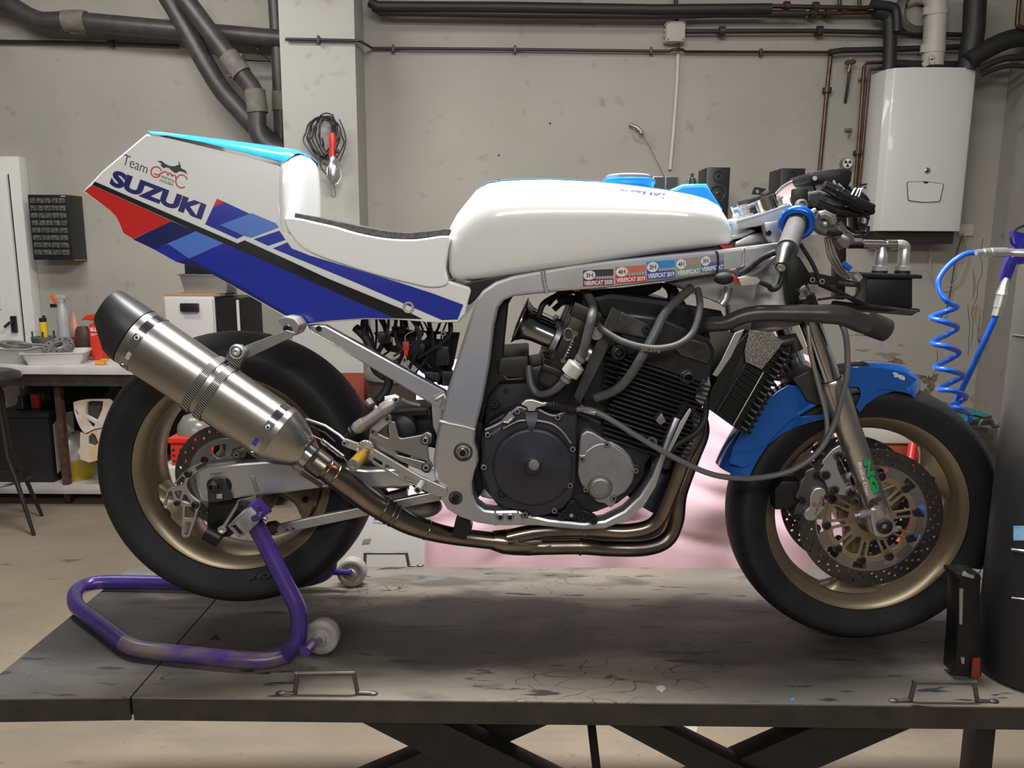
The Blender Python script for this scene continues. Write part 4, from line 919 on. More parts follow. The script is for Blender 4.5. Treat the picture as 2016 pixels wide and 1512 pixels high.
b = MB(); b.loft([sqr(ctr+ax*.005, s2*.76), sqr(ctr+ax*.02, s2*.75)], smooth=False); b.build('tube_bore', hole_m, t)
b = MB(); k0 = ctr+ax*.055; b.loft([sqr(k0-ax*.006, .0178), sqr(k0+ax*.02, .0178)], smooth=False); b.build('clamp_sleeve', pur, t)
b = MB(); q = W(512, 1015, 1.50); b.cyl(W(498, 1022, 1.5), q, .007, 8); b.ball(q, .009); b.tube([q+Vector((-.003, 0, .02)), q, q+Vector((.014, 0, -.008))], .0045, 6); b.tube([q, q+Vector((.022, 0, .012))], .005, 6); b.build('wing_screw', pur, t)
recenter(t)
# ================================================================ grey cylinder and clamp post on the right end of the deck
t = empty('gas_cylinder', label='tall dark grey steel cylinder standing at the right edge of the lift', cat='cylinder')
RC = .100; cc = Vector((1.086, 1.490, TZ+.001)); zc = 1.484-TZ
gm = mat('grey_cylinder_paint', (.10, .097, .088), .5, metal=.2, var=.2, vscale=4, bump=.1, bscale=40)
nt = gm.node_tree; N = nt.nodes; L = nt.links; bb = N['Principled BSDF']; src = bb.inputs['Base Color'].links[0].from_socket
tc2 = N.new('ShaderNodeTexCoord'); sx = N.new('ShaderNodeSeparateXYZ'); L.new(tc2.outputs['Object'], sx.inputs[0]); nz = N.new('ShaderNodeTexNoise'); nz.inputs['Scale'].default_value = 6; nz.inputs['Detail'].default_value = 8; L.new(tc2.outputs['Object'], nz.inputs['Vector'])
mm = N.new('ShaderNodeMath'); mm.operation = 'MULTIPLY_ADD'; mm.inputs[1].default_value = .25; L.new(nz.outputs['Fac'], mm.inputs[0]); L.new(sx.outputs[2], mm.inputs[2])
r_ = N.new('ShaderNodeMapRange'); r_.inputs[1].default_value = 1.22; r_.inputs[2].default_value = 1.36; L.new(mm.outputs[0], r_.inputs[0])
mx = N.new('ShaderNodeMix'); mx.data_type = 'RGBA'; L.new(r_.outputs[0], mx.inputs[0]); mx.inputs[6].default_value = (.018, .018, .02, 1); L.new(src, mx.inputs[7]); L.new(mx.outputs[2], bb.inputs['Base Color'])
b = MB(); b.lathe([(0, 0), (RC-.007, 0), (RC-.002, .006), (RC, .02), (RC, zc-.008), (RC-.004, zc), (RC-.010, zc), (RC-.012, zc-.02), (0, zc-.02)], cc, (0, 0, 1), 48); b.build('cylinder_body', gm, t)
lb = mat('blue_print', (.08, .28, .62), .4, var=.5, vscale=40, col2=(.3, .5, .75))
def cs(x, y, rr=RC+.0005):
    r = W0.ray(x, y); o = CAM-cc; A = r.x**2+r.y**2; Bq = 2*(o.x*r.x+o.y*r.y); C_ = o.x**2+o.y**2-rr**2; D = Bq*Bq-4*A*C_
    tt = (-Bq-math.sqrt(max(D, 0)))/(2*A); return CAM+r*tt
b = MB(); ys = [1035, 1045, 1055, 1064]; 
rows = [[cs(x, y) for y in ys] for x in (1995, 2003, 2012, 2024, 2040, 2060)]
vv = [[b.bm.verts.new(p) for p in r] for r in rows]
for i in range(5):
    for j in range(3): b.bm.faces.new((vv[i][j], vv[i+1][j], vv[i+1][j+1], vv[i][j+1]))
b.build('printed_label', lb, t)
for (y_, wd_) in ((1083, .003), (1178, .002), (660, .0015)):
    b = MB(); pts = [cs(x, y_+(x-2000)*.12, RC+.0008) for x in (1992, 2003, 2016, 2030, 2045)]; b.tube(pts, wd_, 5); b.build('scratch', alu_d, t)
recenter(t)
t = empty('clamp_block', label='short black clamp post with a silver cap and red tab beside the front wheel', cat='clamp')
Yp = 1.46
def pr(x, y): return W(x, y, Yp)
b = MB(); b.prism([pr(1889, 1135), pr(1932, 1135), pr(1930, 1240), pr(1934, 1333), pr(1879, 1330), pr(1886, 1240)], (0, .045, 0), bev=.004); b.build('post_body', black_m, t)
b = MB(); b.prism([gz(1884, 1140, .86-TZ+TZ) if False else W(1894, 1128, Yp-.002), W(1902, 1118, Yp+.04), W(1932, 1121, Yp+.04), W(1918, 1134, Yp-.002)], (0, 0, -.006), bev=.001); b.build('cap', alu_l, t)
b = MB(); b.prism([pr(1884, 1130), pr(1931, 1131), pr(1933, 1141), pr(1884, 1140)], (0, .05, 0), bev=.003); b.build('collar', black_m, t)
b = MB(); b.prism([pr(1888, 1157), pr(1894, 1158), pr(1892, 1228), pr(1887, 1227)], (0, -.004, 0)); b.build('edge_strip', alu, t)
b = MB(); b.prism([pr(1912, 1293), pr(1928, 1293), pr(1927, 1333), pr(1909, 1332)], (0, -.006, 0), bev=.003); b.build('red_tab', mat('dull_red', (.30, .035, .025), .4, var=.3), t)
b = MB(); b.prism([pr(1890, 1294), pr(1897, 1293), pr(1897, 1306), pr(1892, 1305)], (0, -.003, 0)); b.build('chip_mark', alu, t)
recenter(t)
# ================================================================ air hose and gun
YA = 1.95
t = empty('air_hose', label='bright blue coiled air hose hanging at the right', cat='hose')
pts = [(1924, 497, 0), (1898, 501, 0), (1868, 522, 0), (1848, 550, -.01), (1850, 575, -.02), (1866, 595, -.03), (1884, 604, 0), (1860, 614, .03), (1832, 625, 0), (1860, 634, -.03), (1885, 645, 0), (1862, 660, .03), (1835, 675, 0), (1862, 682, -.03), (1888, 694, 0), (1866, 709, .03), (1841, 723, 0), (1868, 729, -.03), (1896, 739, 0), (1872, 753, .03), (1848, 766, 0), (1876, 769, -.03), (1902, 780, 0), (1888, 792, .03), (1868, 800, 0), (1888, 803, -.03), (1907, 814, 0), (1908, 826, .0), (1896, 836, .02)]
b = MB(); b.tube(spl([W(x, y, YA+dy) for x, y, dy in pts], 5), .0070, 10); b.build('coil', blue_h, t)
b = MB(); b.tube([W(1963, 618, YA-.03), W(1928, 694, YA), W(1880, 796, YA+.05)], .0076, 10); b.build('straight_run', blue_h, t)
P = lambda x, y: W(x, y, YA-.03)
b = MB(); b.tube([P(1922, 497), P(1936, 497), P(1936.1, 497), P(1950, 497), P(1950.1, 497), P(1980, 497), P(1980.1, 497), P(1994, 497), P(1994.1, 498), P(2040, 499)], [.008, .008, .0105, .0105, .012, .012, .010, .010, .0105, .0105], 12); b.build('coupling', alu_l, t)
b = MB(); b.tube([P(1960, 622), P(1965, 606), P(1965.1, 605.9), P(1972, 580), P(1972.1, 580), P(1974, 570), P(1978, 556), P(1982, 548)], [.010, .010, .012, .012, .014, .011, .009, .007], 12); b.build('coupling', alu_l, t)
recenter(t)
t = empty('blow_gun', label='purple-blue air blow gun hanging at the right edge above the cylinder', cat='air gun')
gbm = mat('violet_blue_plastic', (.035, .03, .38), .3, coat=.2)
b = MB(); b.prism([P(1996, 453), P(2030, 462), P(2030, 500), P(2016, 520), P(2003, 520), P(1988, 558), P(1976, 556), P(1986, 520), P(1996, 500), P(2001, 478)], (0, .025, 0), bev=.005); b.build('grip', gbm, t)
b = MB(); b.tube(spl([P(2016, 444), P(2000, 452), P(1990, 466), P(1992, 480), P(2002, 484)], 4), .003, 6); b.build('hanging_hook', black_p, t)
recenter(t)
# ================================================================ covered machine behind: pink sheet
pk_ = mat('pink_cotton_sheet', (.76, .53, .58), .8, var=.25, vscale=3, col2=(.72, .46, .54), bump=.15, bscale=30)
xs0 = W(812, 900, 2.95).x; xs1 = W(1660, 900, 2.95).x
b = MB(); nx, nz_ = 150, 60
rows = []
topz = W(1000, 742, 3.0).z
for j in range(nz_+1):
    v_ = j/nz_; row = []
    for i in range(nx+1):
        u = i/nx; x = xs0+(xs1-xs0)*u
        tz = topz + .10*math.exp(-((u-.88)/.12)**2)
        z = tz*(1-v_)+.02*v_
        dgn = z-.34*x; fold = .034*math.sin(26*u+2.2*math.sin(4*v_)+9*v_)*min(1, v_*2)+.014*max(0, math.sin(30*(z+.33*abs(x-.45)**1.2)))**3*math.exp(-((z-.62)/.22)**2)*1.6
        sag = .02*math.sin(9*(z*1.1-.30*(u-.3)*2.0)+1.5*math.sin(3*u))*math.exp(-((z-.75)/.28)**2)
        sw = .05*math.sin(16*(z+.55*(u-.5)**2*2)+2)*max(0, (u-.35))*math.exp(-((z-.62)/.2)**2)*2
        y = 2.98+.18*(1-min(1, v_*3.5))**2*1.0-.14*math.sin(v_*PI*.6)+fold+sag*.6+sw*.7
        row.append(b.bm.verts.new((x+.01*math.sin(9*v_+u*20), y, z)))
    rows.append(row)
back = [b.bm.verts.new((v.co.x, v.co.y+.35, v.co.z)) for v in rows[0]]
for i in range(nx): 
    f = b.bm.faces.new((rows[0][i], rows[0][i+1], back[i+1], back[i])); f.smooth = True
for j in range(nz_):
    for i in range(nx):
        f = b.bm.faces.new((rows[j][i], rows[j][i+1], rows[j+1][i+1], rows[j+1][i])); f.smooth = True
b.build('dust_sheet', pk_, label='pink cotton sheet draped over a machine behind the motorcycle', cat='sheet', smooth_angle=180)
t = empty('white_panel', label='white painted bodywork panel showing between rear tyre and pink sheet', cat='bodywork')
YP = 2.75
b = MB(); b.prism([W(x, y, YP) for x, y in ((690, 1016), (702, 985), (760, 978), (835, 985), (835, 1150), (640, 1150), (655, 1060))], (0, .12, 0), bev=.015, seg=3); b.build('panel', mat('white_bodywork', (.70, .70, .68), .25, coat=.3), t)
decal('stripe', [[(737, 1015), (775, 1017), (775, 1018), (735, 1016.5)], [(736, 1020), (768, 1023), (768, 1024.5), (734, 1021.5)], [(735, 1026), (760, 1029), (760, 1030.5), (733, 1027.5)]], lambda x, y: W(x, y, YP-.002), mat('pale_blue_stripe', (.35, .48, .75), .4), t)
decal('vent', [[(716, 1062), (731, 1060), (728, 1069), (712, 1071)]], lambda x, y: W(x, y, YP-.002), mat('vent_grey', (.3, .29, .26), .5), t)  # vent drawn as a flat grey patch on the panel
recenter(t)
# red and white cabinet and blue tins seen through the front wheel
t = empty('red_toolbox', label='red and cream tool cabinet visible through the front wheel spokes', cat='cabinet')
a = W(1650, 858, 3.3); c = W(1845, 1075, 3.3); zm = W(1750, 905, 3.3).z
b = MB(); b.box((a.x, 3.3, 0), (c.x, 3.7, W(1750, 872, 3.3).z), bev=.006); b.build('lower_body', mat('faded_red_paint', (.34, .065, .035), .5, var=.3), t)
b = MB(); b.box((a.x-.01, 3.29, W(1750, 872, 3.3).z), (c.x+.01, 3.71, W(1750, 838, 3.3).z), bev=.006); b.build('top_tray', mat('cream_enamel', (.5, .46, .4), .5), t); recenter(t)
b = MB(); b.cyl(W(1797, 874, 3.25), W(1768, 1068, 3.05), .018, 12); b.build('red_tube', red_m, label='bright red tube leaning on the tool cabinet, seen through the front wheel', cat='tube')
for k, (x, y, l_) in enumerate(((1812, 997, 'upper blue tin in front of the red cabinet, seen through the brake disc'), (1812, 1024, 'middle blue tin in front of the red cabinet, seen through the brake disc'), (1810, 1051, 'lower blue tin in front of the red cabinet, seen through the brake disc'))):
    q = W(x, 1051, 3.1)+Vector((0, 0, .0545*k*-1+.109)); b = MB(); b.tube([q+Vector((-.03, 0, .0)), q+Vector((.03, 0, .0))], .0268, 14); b.build('blue_tin', mat('metallic_blue_tin', (.08, .14, .5), .25, metal=.6), label=l_, cat='tin', group='blue tins by the red cabinet')
b = MB(); b.box((W(1640, 1090, 3.2).x, 2.7, 0), (W(1865, 1090, 3.2).x, 3.25, W(1810, 1051, 3.1).z-.0272)); b.build('low_box', mat('dark_floor_box', (.05, .045, .04), .6), label='low dark box on the floor behind the front wheel', cat='box')
# green tool bag and scrap by the wall, right of the front wheel
t = empty('folding_stool_bag', label='dark bag with teal side panels lying behind the front tyre', cat='bag')
teal = mat('teal_fabric', (.01, .16, .15), .6)
b = MB(); b.prism([W(1850, 800, 3.0), W(1862, 795, 3.0), W(1955, 818, 3.0), W(1955, 838, 3.0), W(1900, 840, 3.0)], (0, .12, 0), bev=.01); b.build('bag_body', dark_g, t)
decal('side_panel', [[(1895, 802), (1925, 808), (1950, 817), (1940, 821), (1915, 816)], [(1885, 812), (1915, 820), (1932, 824), (1900, 828), (1882, 820)]], lambda x, y: W(x, y, 2.99), teal, t); recenter(t)
b = MB(); b.loft([[W(1895+dx, y, 3.1)+Vector((0, dy, 0)) for dx, dy in ((0, 0), (70, 0), (70, .3), (0, .3))] for y in (842, 1100)], smooth=False); b.build('engine_block', mat('dirty_grey_casting', (.13, .12, .11), .6, metal=.3, var=.6, vscale=14, bump=.5, bscale=20), label='dirty grey metal casting behind the front tyre beside the grey cylinder', cat='engine part')
b = MB(); q = W(1932, 842, 3.0); b.tube(spl([q+Vector((-.01, 0, .01)), q+Vector((.0, 0, .03)), q+Vector((.035, 0, .03)), q+Vector((.05, 0, .005)), q+Vector((.09, 0, .02))], 4), .008, 8); b.build('hook', dark_g, label='small metal hook on the casting beside the grey cylinder', cat='hook')
# ================================================================ the motorcycle
BK = empty('motorcycle', B.o, B.yaw, 'white and blue endurance race motorcycle on the lift, its lower fairings off', 'motorcycle')
def p(x, y, w=.1): return B.p(x, y, w)
AY = Vector((0, 1, 0)); TOCAM = Vector((0, -1, 0))
# ---------------------------------------------------------------- wheels
def wheel(cx, cz, RT, hw, rim_r, label, angles, sp_w, hub_r, name='wheel'):
    """one mesh for the cast wheel, tyre and discs as children"""
    c = Vector((cx, 0, cz)); h = hw
    b = MB()
    R1 = .2265
    prof = [(R1, -h), (R1, -h+.006), (.217, -h+.012), (.213, -h+.022), (.204, -h+.035), (.198, -h*.2), (.198, h*.2), (.204, h-.035), (.213, h-.022), (.217, h-.012), (R1, h-.006), (R1, h),
            (R1-.006, h), (R1-.014, h-.008), (.204, h-.012), (.197, h-.03), (.190, h*.2), (.190, -h*.2), (.197, -h+.03), (.204, -h+.012), (R1-.014, -h+.008), (R1-.006, -h)]
    b.lathe(prof, c, AY, 72, closed_prof=True)
    b.lathe([(.028, -h*.9), (hub_r*.75, -h*.9), (hub_r, -h*.5), (hub_r, h*.5), (hub_r*.75, h*.9), (.028, h*.9), (.028, -h*.9)], c, AY, 36)
    for a in angles:
        a = math.radians(a); e = Vector((math.cos(a), 0, math.sin(a))); g = Vector((-math.sin(a), 0, math.cos(a)))
        rings = []
        for r, wd, th in ((hub_r*.6, .034, h*.75), (.08, .026, h*.55), (.11, .024, h*.45), (.14, .028, h*.42), (.165, .040, h*.45), (.182, .062, h*.5), (.1935, .085, h*.55)):
            wd *= sp_w; ring = []
            for k in range(16):
                t = 2*PI*k/16; cc, ss = math.cos(t), math.sin(t)
                x = abs(cc)**.6*math.copysign(1, cc)*wd; y = abs(ss)**.7*math.copysign(1, ss)*th
                rr = r if r < .18 else math.sqrt(max(r*r-x*x, .0001))
                ring.append(c+e*rr+g*x+AY*y)
            rings.append(ring)
        b.loft(rings)
    w = b.build(name, gold_m, BK, label=label)
    # tyre
    b = MB(); prof = []
    W2 = {True: RT-.235}[True]; tw = hw+ (.012 if hw > .06 else .008)
    for a_, rr in ((-1.0, .2285), (-1.12, .24), (-1.22, .255)): prof.append((rr, tw*a_*.93))
    for k in range(0, 17):
        t = -PI/2*.92+PI*.92*k/16
        prof.append((RT-(RT-.262)*(1-math.cos(t))*.9, math.sin(t)*tw*1.22))
    for a_, rr in ((1.22, .255), (1.12, .24), (1.0, .2285)): prof.append((rr, tw*a_*.93))
    prof += [(.222, tw*.9), (.215, tw*.6), (.215, -tw*.6), (.222, -tw*.9)]
    b.lathe(prof, c, AY, 96, closed_prof=True)
    ty = b.build('tyre', tyre_m, w)
    return w, c, tw
FW, fc, ftw = wheel(1.4025, .296, .296, .046, .2, 'bronze front wheel', (28, 148, 268), .9, .052)
RW, rc, rtw = wheel(0.0, .377, .310, .071, .2, 'bronze rear wheel', (-24, 96, 216), 1.0, .06)
for c_, a_, hw_, W_ in ((fc, 28, .03, FW), (fc, 268, .03, FW), (rc, -24, .045, RW)):
    a_ = math.radians(a_); q = c_+Vector((math.cos(a_)*.165, -hw_+.01, math.sin(a_)*.165)); b = MB(); b.lathe([(.006, .0), (.007, .002), (0, .0005)], q, TOCAM, 10); b.build('hole', hole_m, W_)
tgr = mat('tyre_sidewall_lettering', (.045, .047, .052), .5)
text_obj('sidewall_lettering', 'ONE', [(532, 1137), (484, 1142), (484, 1130), (530, 1125)], on_mesh(B, RW.children[0], .0006), tgr, RW, bold=.02)
# grooves on the rear tyre's outer band
# brake discs
disc_m = mat('drilled_disc_steel', (.12, .115, .11), .35, metal=.9, var=.3, vscale=30)
disc_i = mat('disc_ring_steel', (.36, .35, .33), .35, metal=.9, var=.2, vscale=20)
carr_m = mat('bronze_disc_carrier', (.42, .335, .215), .35, metal=.7, var=.2, vscale=20)
def ring_holes(cx, cz, rs, n, r, skew=.12):
    return [circ(cx+rr*math.cos(2*PI*k/n+j*skew), cz+rr*math.sin(2*PI*k/n+j*skew), r, 8) for k in range(n) for j, rr in enumerate(rs)]
def front_disc(w, full):
    cx, cz = fc.x, fc.z
    hs = ring_holes(cx, cz, (.128, .1365, .1455) , 30, .0033, .07)
    d = plate3('brake_disc', circ(cx, cz, .155, 90), [circ(cx, cz, .1205, 60)]+hs, w, .005, disc_m, FW, .0004)
    wind = []
    for k in range(10):
        a0 = math.radians(36*k-8)
        o = [(cx+.1165*math.cos(a0+math.radians(t)), cz+.1165*math.sin(a0+math.radians(t))) for t in (10, 16, 22, 26)]
        i = [(cx+.1035*math.cos(a0+math.radians(t)), cz+.1035*math.sin(a0+math.radians(t))) for t in (26, 20, 14, 10)]
        wind.append(o+i)
    plate3('disc_inner_ring', circ(cx, cz, .1212, 60), [circ(cx, cz, .0985, 60)]+wind, w-.0002, .005, disc_i, d, .0005)
    if full:
        hs = []
        for k in range(10):
            a = math.radians(36*k+10)
            P = lambda r, t: (cx+r*math.cos(a+math.radians(t)), cz+r*math.sin(a+math.radians(t)))
            hs.append(rnd([P(.055, 10), P(.084, 3.5), P(.0865, 12), P(.084, 20)] if False else [P(.048, 11), P(.085, 6.5), P(.0875, 18), P(.085, 29.5), P(.048, 25)], .3))
            hs.append([P(.055, -3.2), P(.086, -3.4), P(.086, 3.4), P(.055, 3.2)])
        plate3('disc_carrier', circ(cx, cz, .0985, 70), [circ(cx, cz, .03, 30)]+hs, w+.001, .006, carr_m, d, .001)
    for k in range(10):
        a = math.radians(36*k+10); q = Vector((cx+.097*math.cos(a), -w-.001, cz+.097*math.sin(a)))
        bolt(q, .0098, d, bolt_d, h=.003, name='disc_bobbin')
    return d
front_disc(.066, True); front_disc(-.062, False)
# rear disc and sprocket
hs = ring_holes(rc.x, rc.z, (.098, .106), 18, .0035, .17)
d = plate3('brake_disc', circ(rc.x, rc.z, .117, 70), [circ(rc.x, rc.z, .086, 50)]+hs, .088, .005, disc_m, RW, .0004)
plate3('disc_inner_ring', circ(rc.x, rc.z, .0865, 60), [circ(rc.x, rc.z, .03, 30)]+[rnd([(rc.x+r*math.cos(math.radians(72*k+t)), rc.z+r*math.sin(math.radians(72*k+t))) for r, t in ((.075, 18), (.075, 50), (.045, 44), (.045, 24))], .25) for k in range(5)], .088, .005, disc_i, d, .001)
for k in range(5):
    a = math.radians(72*k-2); bolt(Vector((rc.x+.062*math.cos(a), -.089, rc.z+.062*math.sin(a))), .0075, d, bolt_d, name='disc_bolt')
n = 42; spk = []
for k in range(n):
    a = 2*PI*k/n; da = 2*PI/n
    for r, f in ((.100, -.32), (.107, -.12), (.107, .12), (.100, .32)): spk.append((rc.x+r*math.cos(a+f*da), rc.z+r*math.sin(a+f*da)))
plate3('sprocket', spk, [circ(rc.x, rc.z, .05, 30)]+[circ(rc.x+.078*math.cos(a), rc.z+.078*math.sin(a), .012, 12) for a in [PI/5*k for k in range(10)]], -.095, .006, alu_d, RW, .0008)
# chain loop on the far side
b = MB(); e1 = p(880, 800, -.09); ch = []
ch = [Vector((0, .098, rc.z+.104)), Vector((e1.x, .098, e1.z+.0)), Vector((e1.x+.03, .098, e1.z-.03)), Vector((e1.x, .098, e1.z-.065)), Vector((0, .098, rc.z-.104))]+[Vector((-.104*math.sin(t), .098, rc.z-.104*math.cos(t))) for t in (.5, 1, 1.5, 2, 2.6)]
b.tube(ch, .008, 6, closed=True); b.build('chain', mat('oily_chain', (.04, .035, .03), .4, metal=.7, var=.5, vscale=90), BK)
# ---------------------------------------------------------------- tail unit
def tw_(u, z): return .130-.10*max(z-.78, 0)
def ts(x, y, d=0.0):
    return B.pf(x, y, lambda u, z: tw_(u, z)+d)
def side_body(name, px, wf, m, parent, bev, seg=3, tuck=None, **kw):
    R = [B.pf(x, y, wf) for x, y in px]
    L_ = [Vector((q.x, -q.y, q.z)) for q in R]
    t = bmesh.new(); a = [t.verts.new(q) for q in R]; c_ = [t.verts.new(q) for q in L_]; n_ = len(a)
    t.faces.new(a); t.faces.new(c_[::-1])
    for i in range(n_): t.faces.new((a[i], c_[i], c_[(i+1) % n_], a[(i+1) % n_]))
    bmesh.ops.recalc_face_normals(t, faces=t.faces[:])
    es = [e for e in t.edges if len(e.link_faces) == 2 and e.calc_face_angle(0) > .6 and abs(e.verts[0].co.y-e.verts[1].co.y) < .05]
    bmesh.ops.bevel(t, geom=es, offset=bev, segments=seg, profile=.55, affect='EDGES', clamp_overlap=True)
    for f in t.faces: f.smooth = True
    b = MB(); b.merge(t, 0, True)
    o = b.build(name, m, parent, **kw); wn = o.modifiers.new('weighted_normals', 'WEIGHTED_NORMAL'); wn.weight = 100; wn.keep_sharp = True
    return o
tail_px = [(162, 376), (200, 336), (287, 263), (340, 270), (430, 289), (520, 311), (548, 320), (552, 332), (552, 400), (556, 450), (600, 480), (700, 500), (800, 540), (880, 552), (924, 565), (928, 572), (915, 618), (902, 635), (860, 636), (780, 630), (720, 629), (650, 634), (596, 642), (560, 624), (470, 572), (370, 512), (300, 489), (262, 473), (241, 462), (235, 446), (228, 428), (214, 414), (190, 398)]
TL = side_body('tail_fairing', tail_px, tw_, white, BK, .005, 2, label='white race tail with blue, black and red stripes')
seat_px = spl2([(567, 428), (590, 430), (620, 437), (660, 446), (700, 458), (760, 469), (820, 471), (883, 464), (882, 490), (877, 530), (882, 558), (850, 566), (800, 556), (740, 541), (680, 522), (630, 505), (596, 488), (572, 462), (559, 432)], 3, True)
side_body('seat_base', seat_px, lambda u, z: tw_(u, z)+.007, white, TL, .018, 5)
b = MB(); rings = []
for y_, kx, kw in ((458, 1, .98), (440, 1, 1.0), (400, 1, 1.0), (360, 1.01, 1.0), (335, 1, .99), (320, .98, .97), (311, .93, .93), (305, .82, .84), (302, .62, .70)):
    wq = tw_(0, p(570, y_, .1).z)+.003; row = []
    for x_, wf_ in ((548, .96), (552, .985), (557, 1), (565, .985), (575, .91), (585, .78), (597, .53), (606, .28), (613, 0)):
        xx_ = 550+(x_-550)*kx; q = p(xx_, y_, wq*wf_*kw); row.append(q)
    rings.append(row+[Vector((q.x, -q.y, q.z)) for q in row[:-1][::-1]])
b.loft(rings); b.build('hump_front', white, TL, smooth_angle=70)
# arched blue roof of the hump
edge = [(300, 266), (330, 269), (400, 282), (470, 299), (540, 317), (560, 321), (570, 314), (581, 305), (590, 304), (594, 308)]
crown = [(303, 263), (330, 265), (400, 272), (470, 280), (540, 289), (565, 293), (578, 295), (589, 298), (598, 303), (603, 309)]
kws = [1, 1, 1, 1, 1, 1, .96, .82, .5, .25]
rings = []
for (ex, ey), (cx_, cy_), kw in zip(edge, crown, kws):
    E_ = ts(ex, ey); E_ = p(ex, ey, -E_.y*kw); C_ = B.p(cx_, cy_, 0.02)
    w_ = -E_.y; ring = []
    for k in range(13):
        a = PI*k/12; ring.append(Vector((E_.x+(C_.x-E_.x)*math.sin(a), -w_*math.cos(a), E_.z+(C_.z-E_.z)*math.sin(a)**.8+.002)))
    rings.append(ring)
sky_b = mat('sky_blue_gloss_paint', (.035, .36, .92), .2, coat=.6)
b = MB(); b.loft(rings, caps=False, closed=False); b.build('roof_stripe', sky_b, TL, label='sky blue top of the hump')
D1 = lambda x, y: ts(x, y, .0009)
D2 = lambda x, y: ts(x, y, .0013)
redp = mat('red_gloss_paint', (.62, .022, .018), .2, coat=.6); nav = mat('navy_gloss_paint', (.012, .014, .11), .2, coat=.6)
blu = mat('royal_blue_gloss_paint', (.016, .03, .37), .2, coat=.6); lbl = mat('light_blue_gloss_paint', (.075, .19, .62), .25, coat=.5); blk_ = mat('black_gloss_paint', (.008, .008, .010), .22, coat=.5)
decal('stripe', [[(312, 267), (330, 267), (400, 280), (480, 300), (552, 319), (552, 327), (480, 307), (400, 288)]], D1, blk_, TL)
decal('stripe', [[(166, 376), (181.4, 364.6), (338.6, 435.4), (262, 470), (243, 459), (238, 446), (230, 428), (216, 413), (193, 396)]], D1, redp, TL)
decal('stripe', [[(187, 357.5), (181.4, 364), (338.6, 434.6), (439.8, 478.8), (560, 531), (776, 626.5), (832, 628), (791, 608), (645, 548), (560, 508.5), (481.4, 473), (467.5, 479)]], D2, blk_, TL)
decal('stripe', [[(262, 471), (338.6, 435.6), (385, 455), (303, 491)], [(348, 516), (371, 508), (470, 562), (570, 622), (560, 620), (470, 569), (400, 530)]], D2, nav, TL)
decal('stripe', [[(303, 491), (330.6, 480), (372, 509), (348, 516)], [(371, 509), (439.8, 479), (560, 531), (776, 627), (720, 626), (650, 631), (597, 638)]], D1, blu, TL)
decal('stripe', [[(330.6, 480), (385, 455.2), (439.6, 479), (372, 509)]], D2, lbl, TL)
decal('stripe', [[(427, 391), (442.7, 398), (419, 408.7)]], D1, redp, TL)
decal('stripe', [[(419, 408.7), (442.7, 398), (492, 421), (434, 443), (479.4, 464), (466.5, 470), (403.7, 441.4)]], D1, blu, TL)
decal('stripe', [[(432.8, 442.8), (495.3, 419.6), (543, 439.4), (549, 447.3), (495, 467.8), (479, 463.8)]], D2, lbl, TL)
decal('stripe', [[(499.3, 471), (550, 454), (562, 472), (528, 484)], [(537, 489), (566, 477), (574, 489), (610, 503), (690, 527), (776, 553), (850, 577), (912, 600), (901, 629), (870, 630), (700, 556), (600, 515)]], D1, blu, TL)
let_m = mat('navy_lettering', (.010, .014, .14), .25, coat=.4)
text_obj('brand_lettering', 'SUZUKI', [(225, 333), (406.5, 402.5), (396, 433), (214, 364)], D1, let_m, TL, bold=.055)
text_obj('team_lettering', 'Team', [(245, 303), (293, 324), (288, 342), (240, 323)], D1, ink, TL, bold=-.008)
text_obj('small_lettering', 'ESPORT MOTOR', [(319, 345), (343, 355), (342, 360), (317, 349.5)], D1, ink, TL)
text_obj('small_lettering', 'CASTELLBISBAL', [(315, 352), (342, 362), (341, 366), (313, 356.5)], D1, ink, TL)
def stroke(pts, wd):
    o = []; i = []
    for k, (x, y) in enumerate(pts):
        a = pts[max(k-1, 0)]; c_ = pts[min(k+1, len(pts)-1)]; dx, dy = c_[0]-a[0], c_[1]-a[1]; l_ = math.hypot(dx, dy) or 1
        o.append((x-dy/l_*wd/2, y+dx/l_*wd/2)); i.append((x+dy/l_*wd/2, y-dx/l_*wd/2))
    return o+i[::-1]
C5 = lambda x, y: (160+x/5.04, 240+y/5.04)
lr = mat('logo_red', (.60, .02, .02), .3)
sw = [C5(742+52*math.cos(t)*1.0, 497+52*math.sin(t)) for t in [PI*1.95-k*PI*1.75/18 for k in range(19)]]
sq_ = spl2([C5(*q) for q in ((720, 512), (760, 525), (800, 505), (830, 492), (850, 505), (858, 530), (870, 508), (890, 515), (900, 540), (915, 525), (932, 535), (940, 570))], 3)
cc_ = [C5(995+58*math.cos(t), 590+64*math.sin(t)) for t in [-.3-k*(2*PI-1.25)/18 for k in range(19)]]
for s_ in (sw, sq_, cc_): decal('logo', [stroke(s_, 2.3)], D1, lr, TL)
decal('logo', [[C5(*q) for q in ((752, 390), (775, 386), (800, 389), (830, 415), (880, 438), (925, 440), (955, 428), (972, 425), (960, 392), (966, 390), (985, 428), (990, 460), (1035, 482), (1052, 520), (1015, 496), (970, 488), (948, 505), (925, 505), (890, 478), (868, 456), (840, 450), (815, 460), (785, 425), (800, 418), (775, 400))]], D1, ink, TL)
# screw boss
q = ts(804, 605, .001); b = MB(); b.lathe([(.0125, -.004), (.0115, .003), (.0075, .002), (.0065, -.004), (0, -.004)], q, TOCAM, 20); b.build('screw_boss', mat('boss_grey', (.42, .41, .38), .4), TL)
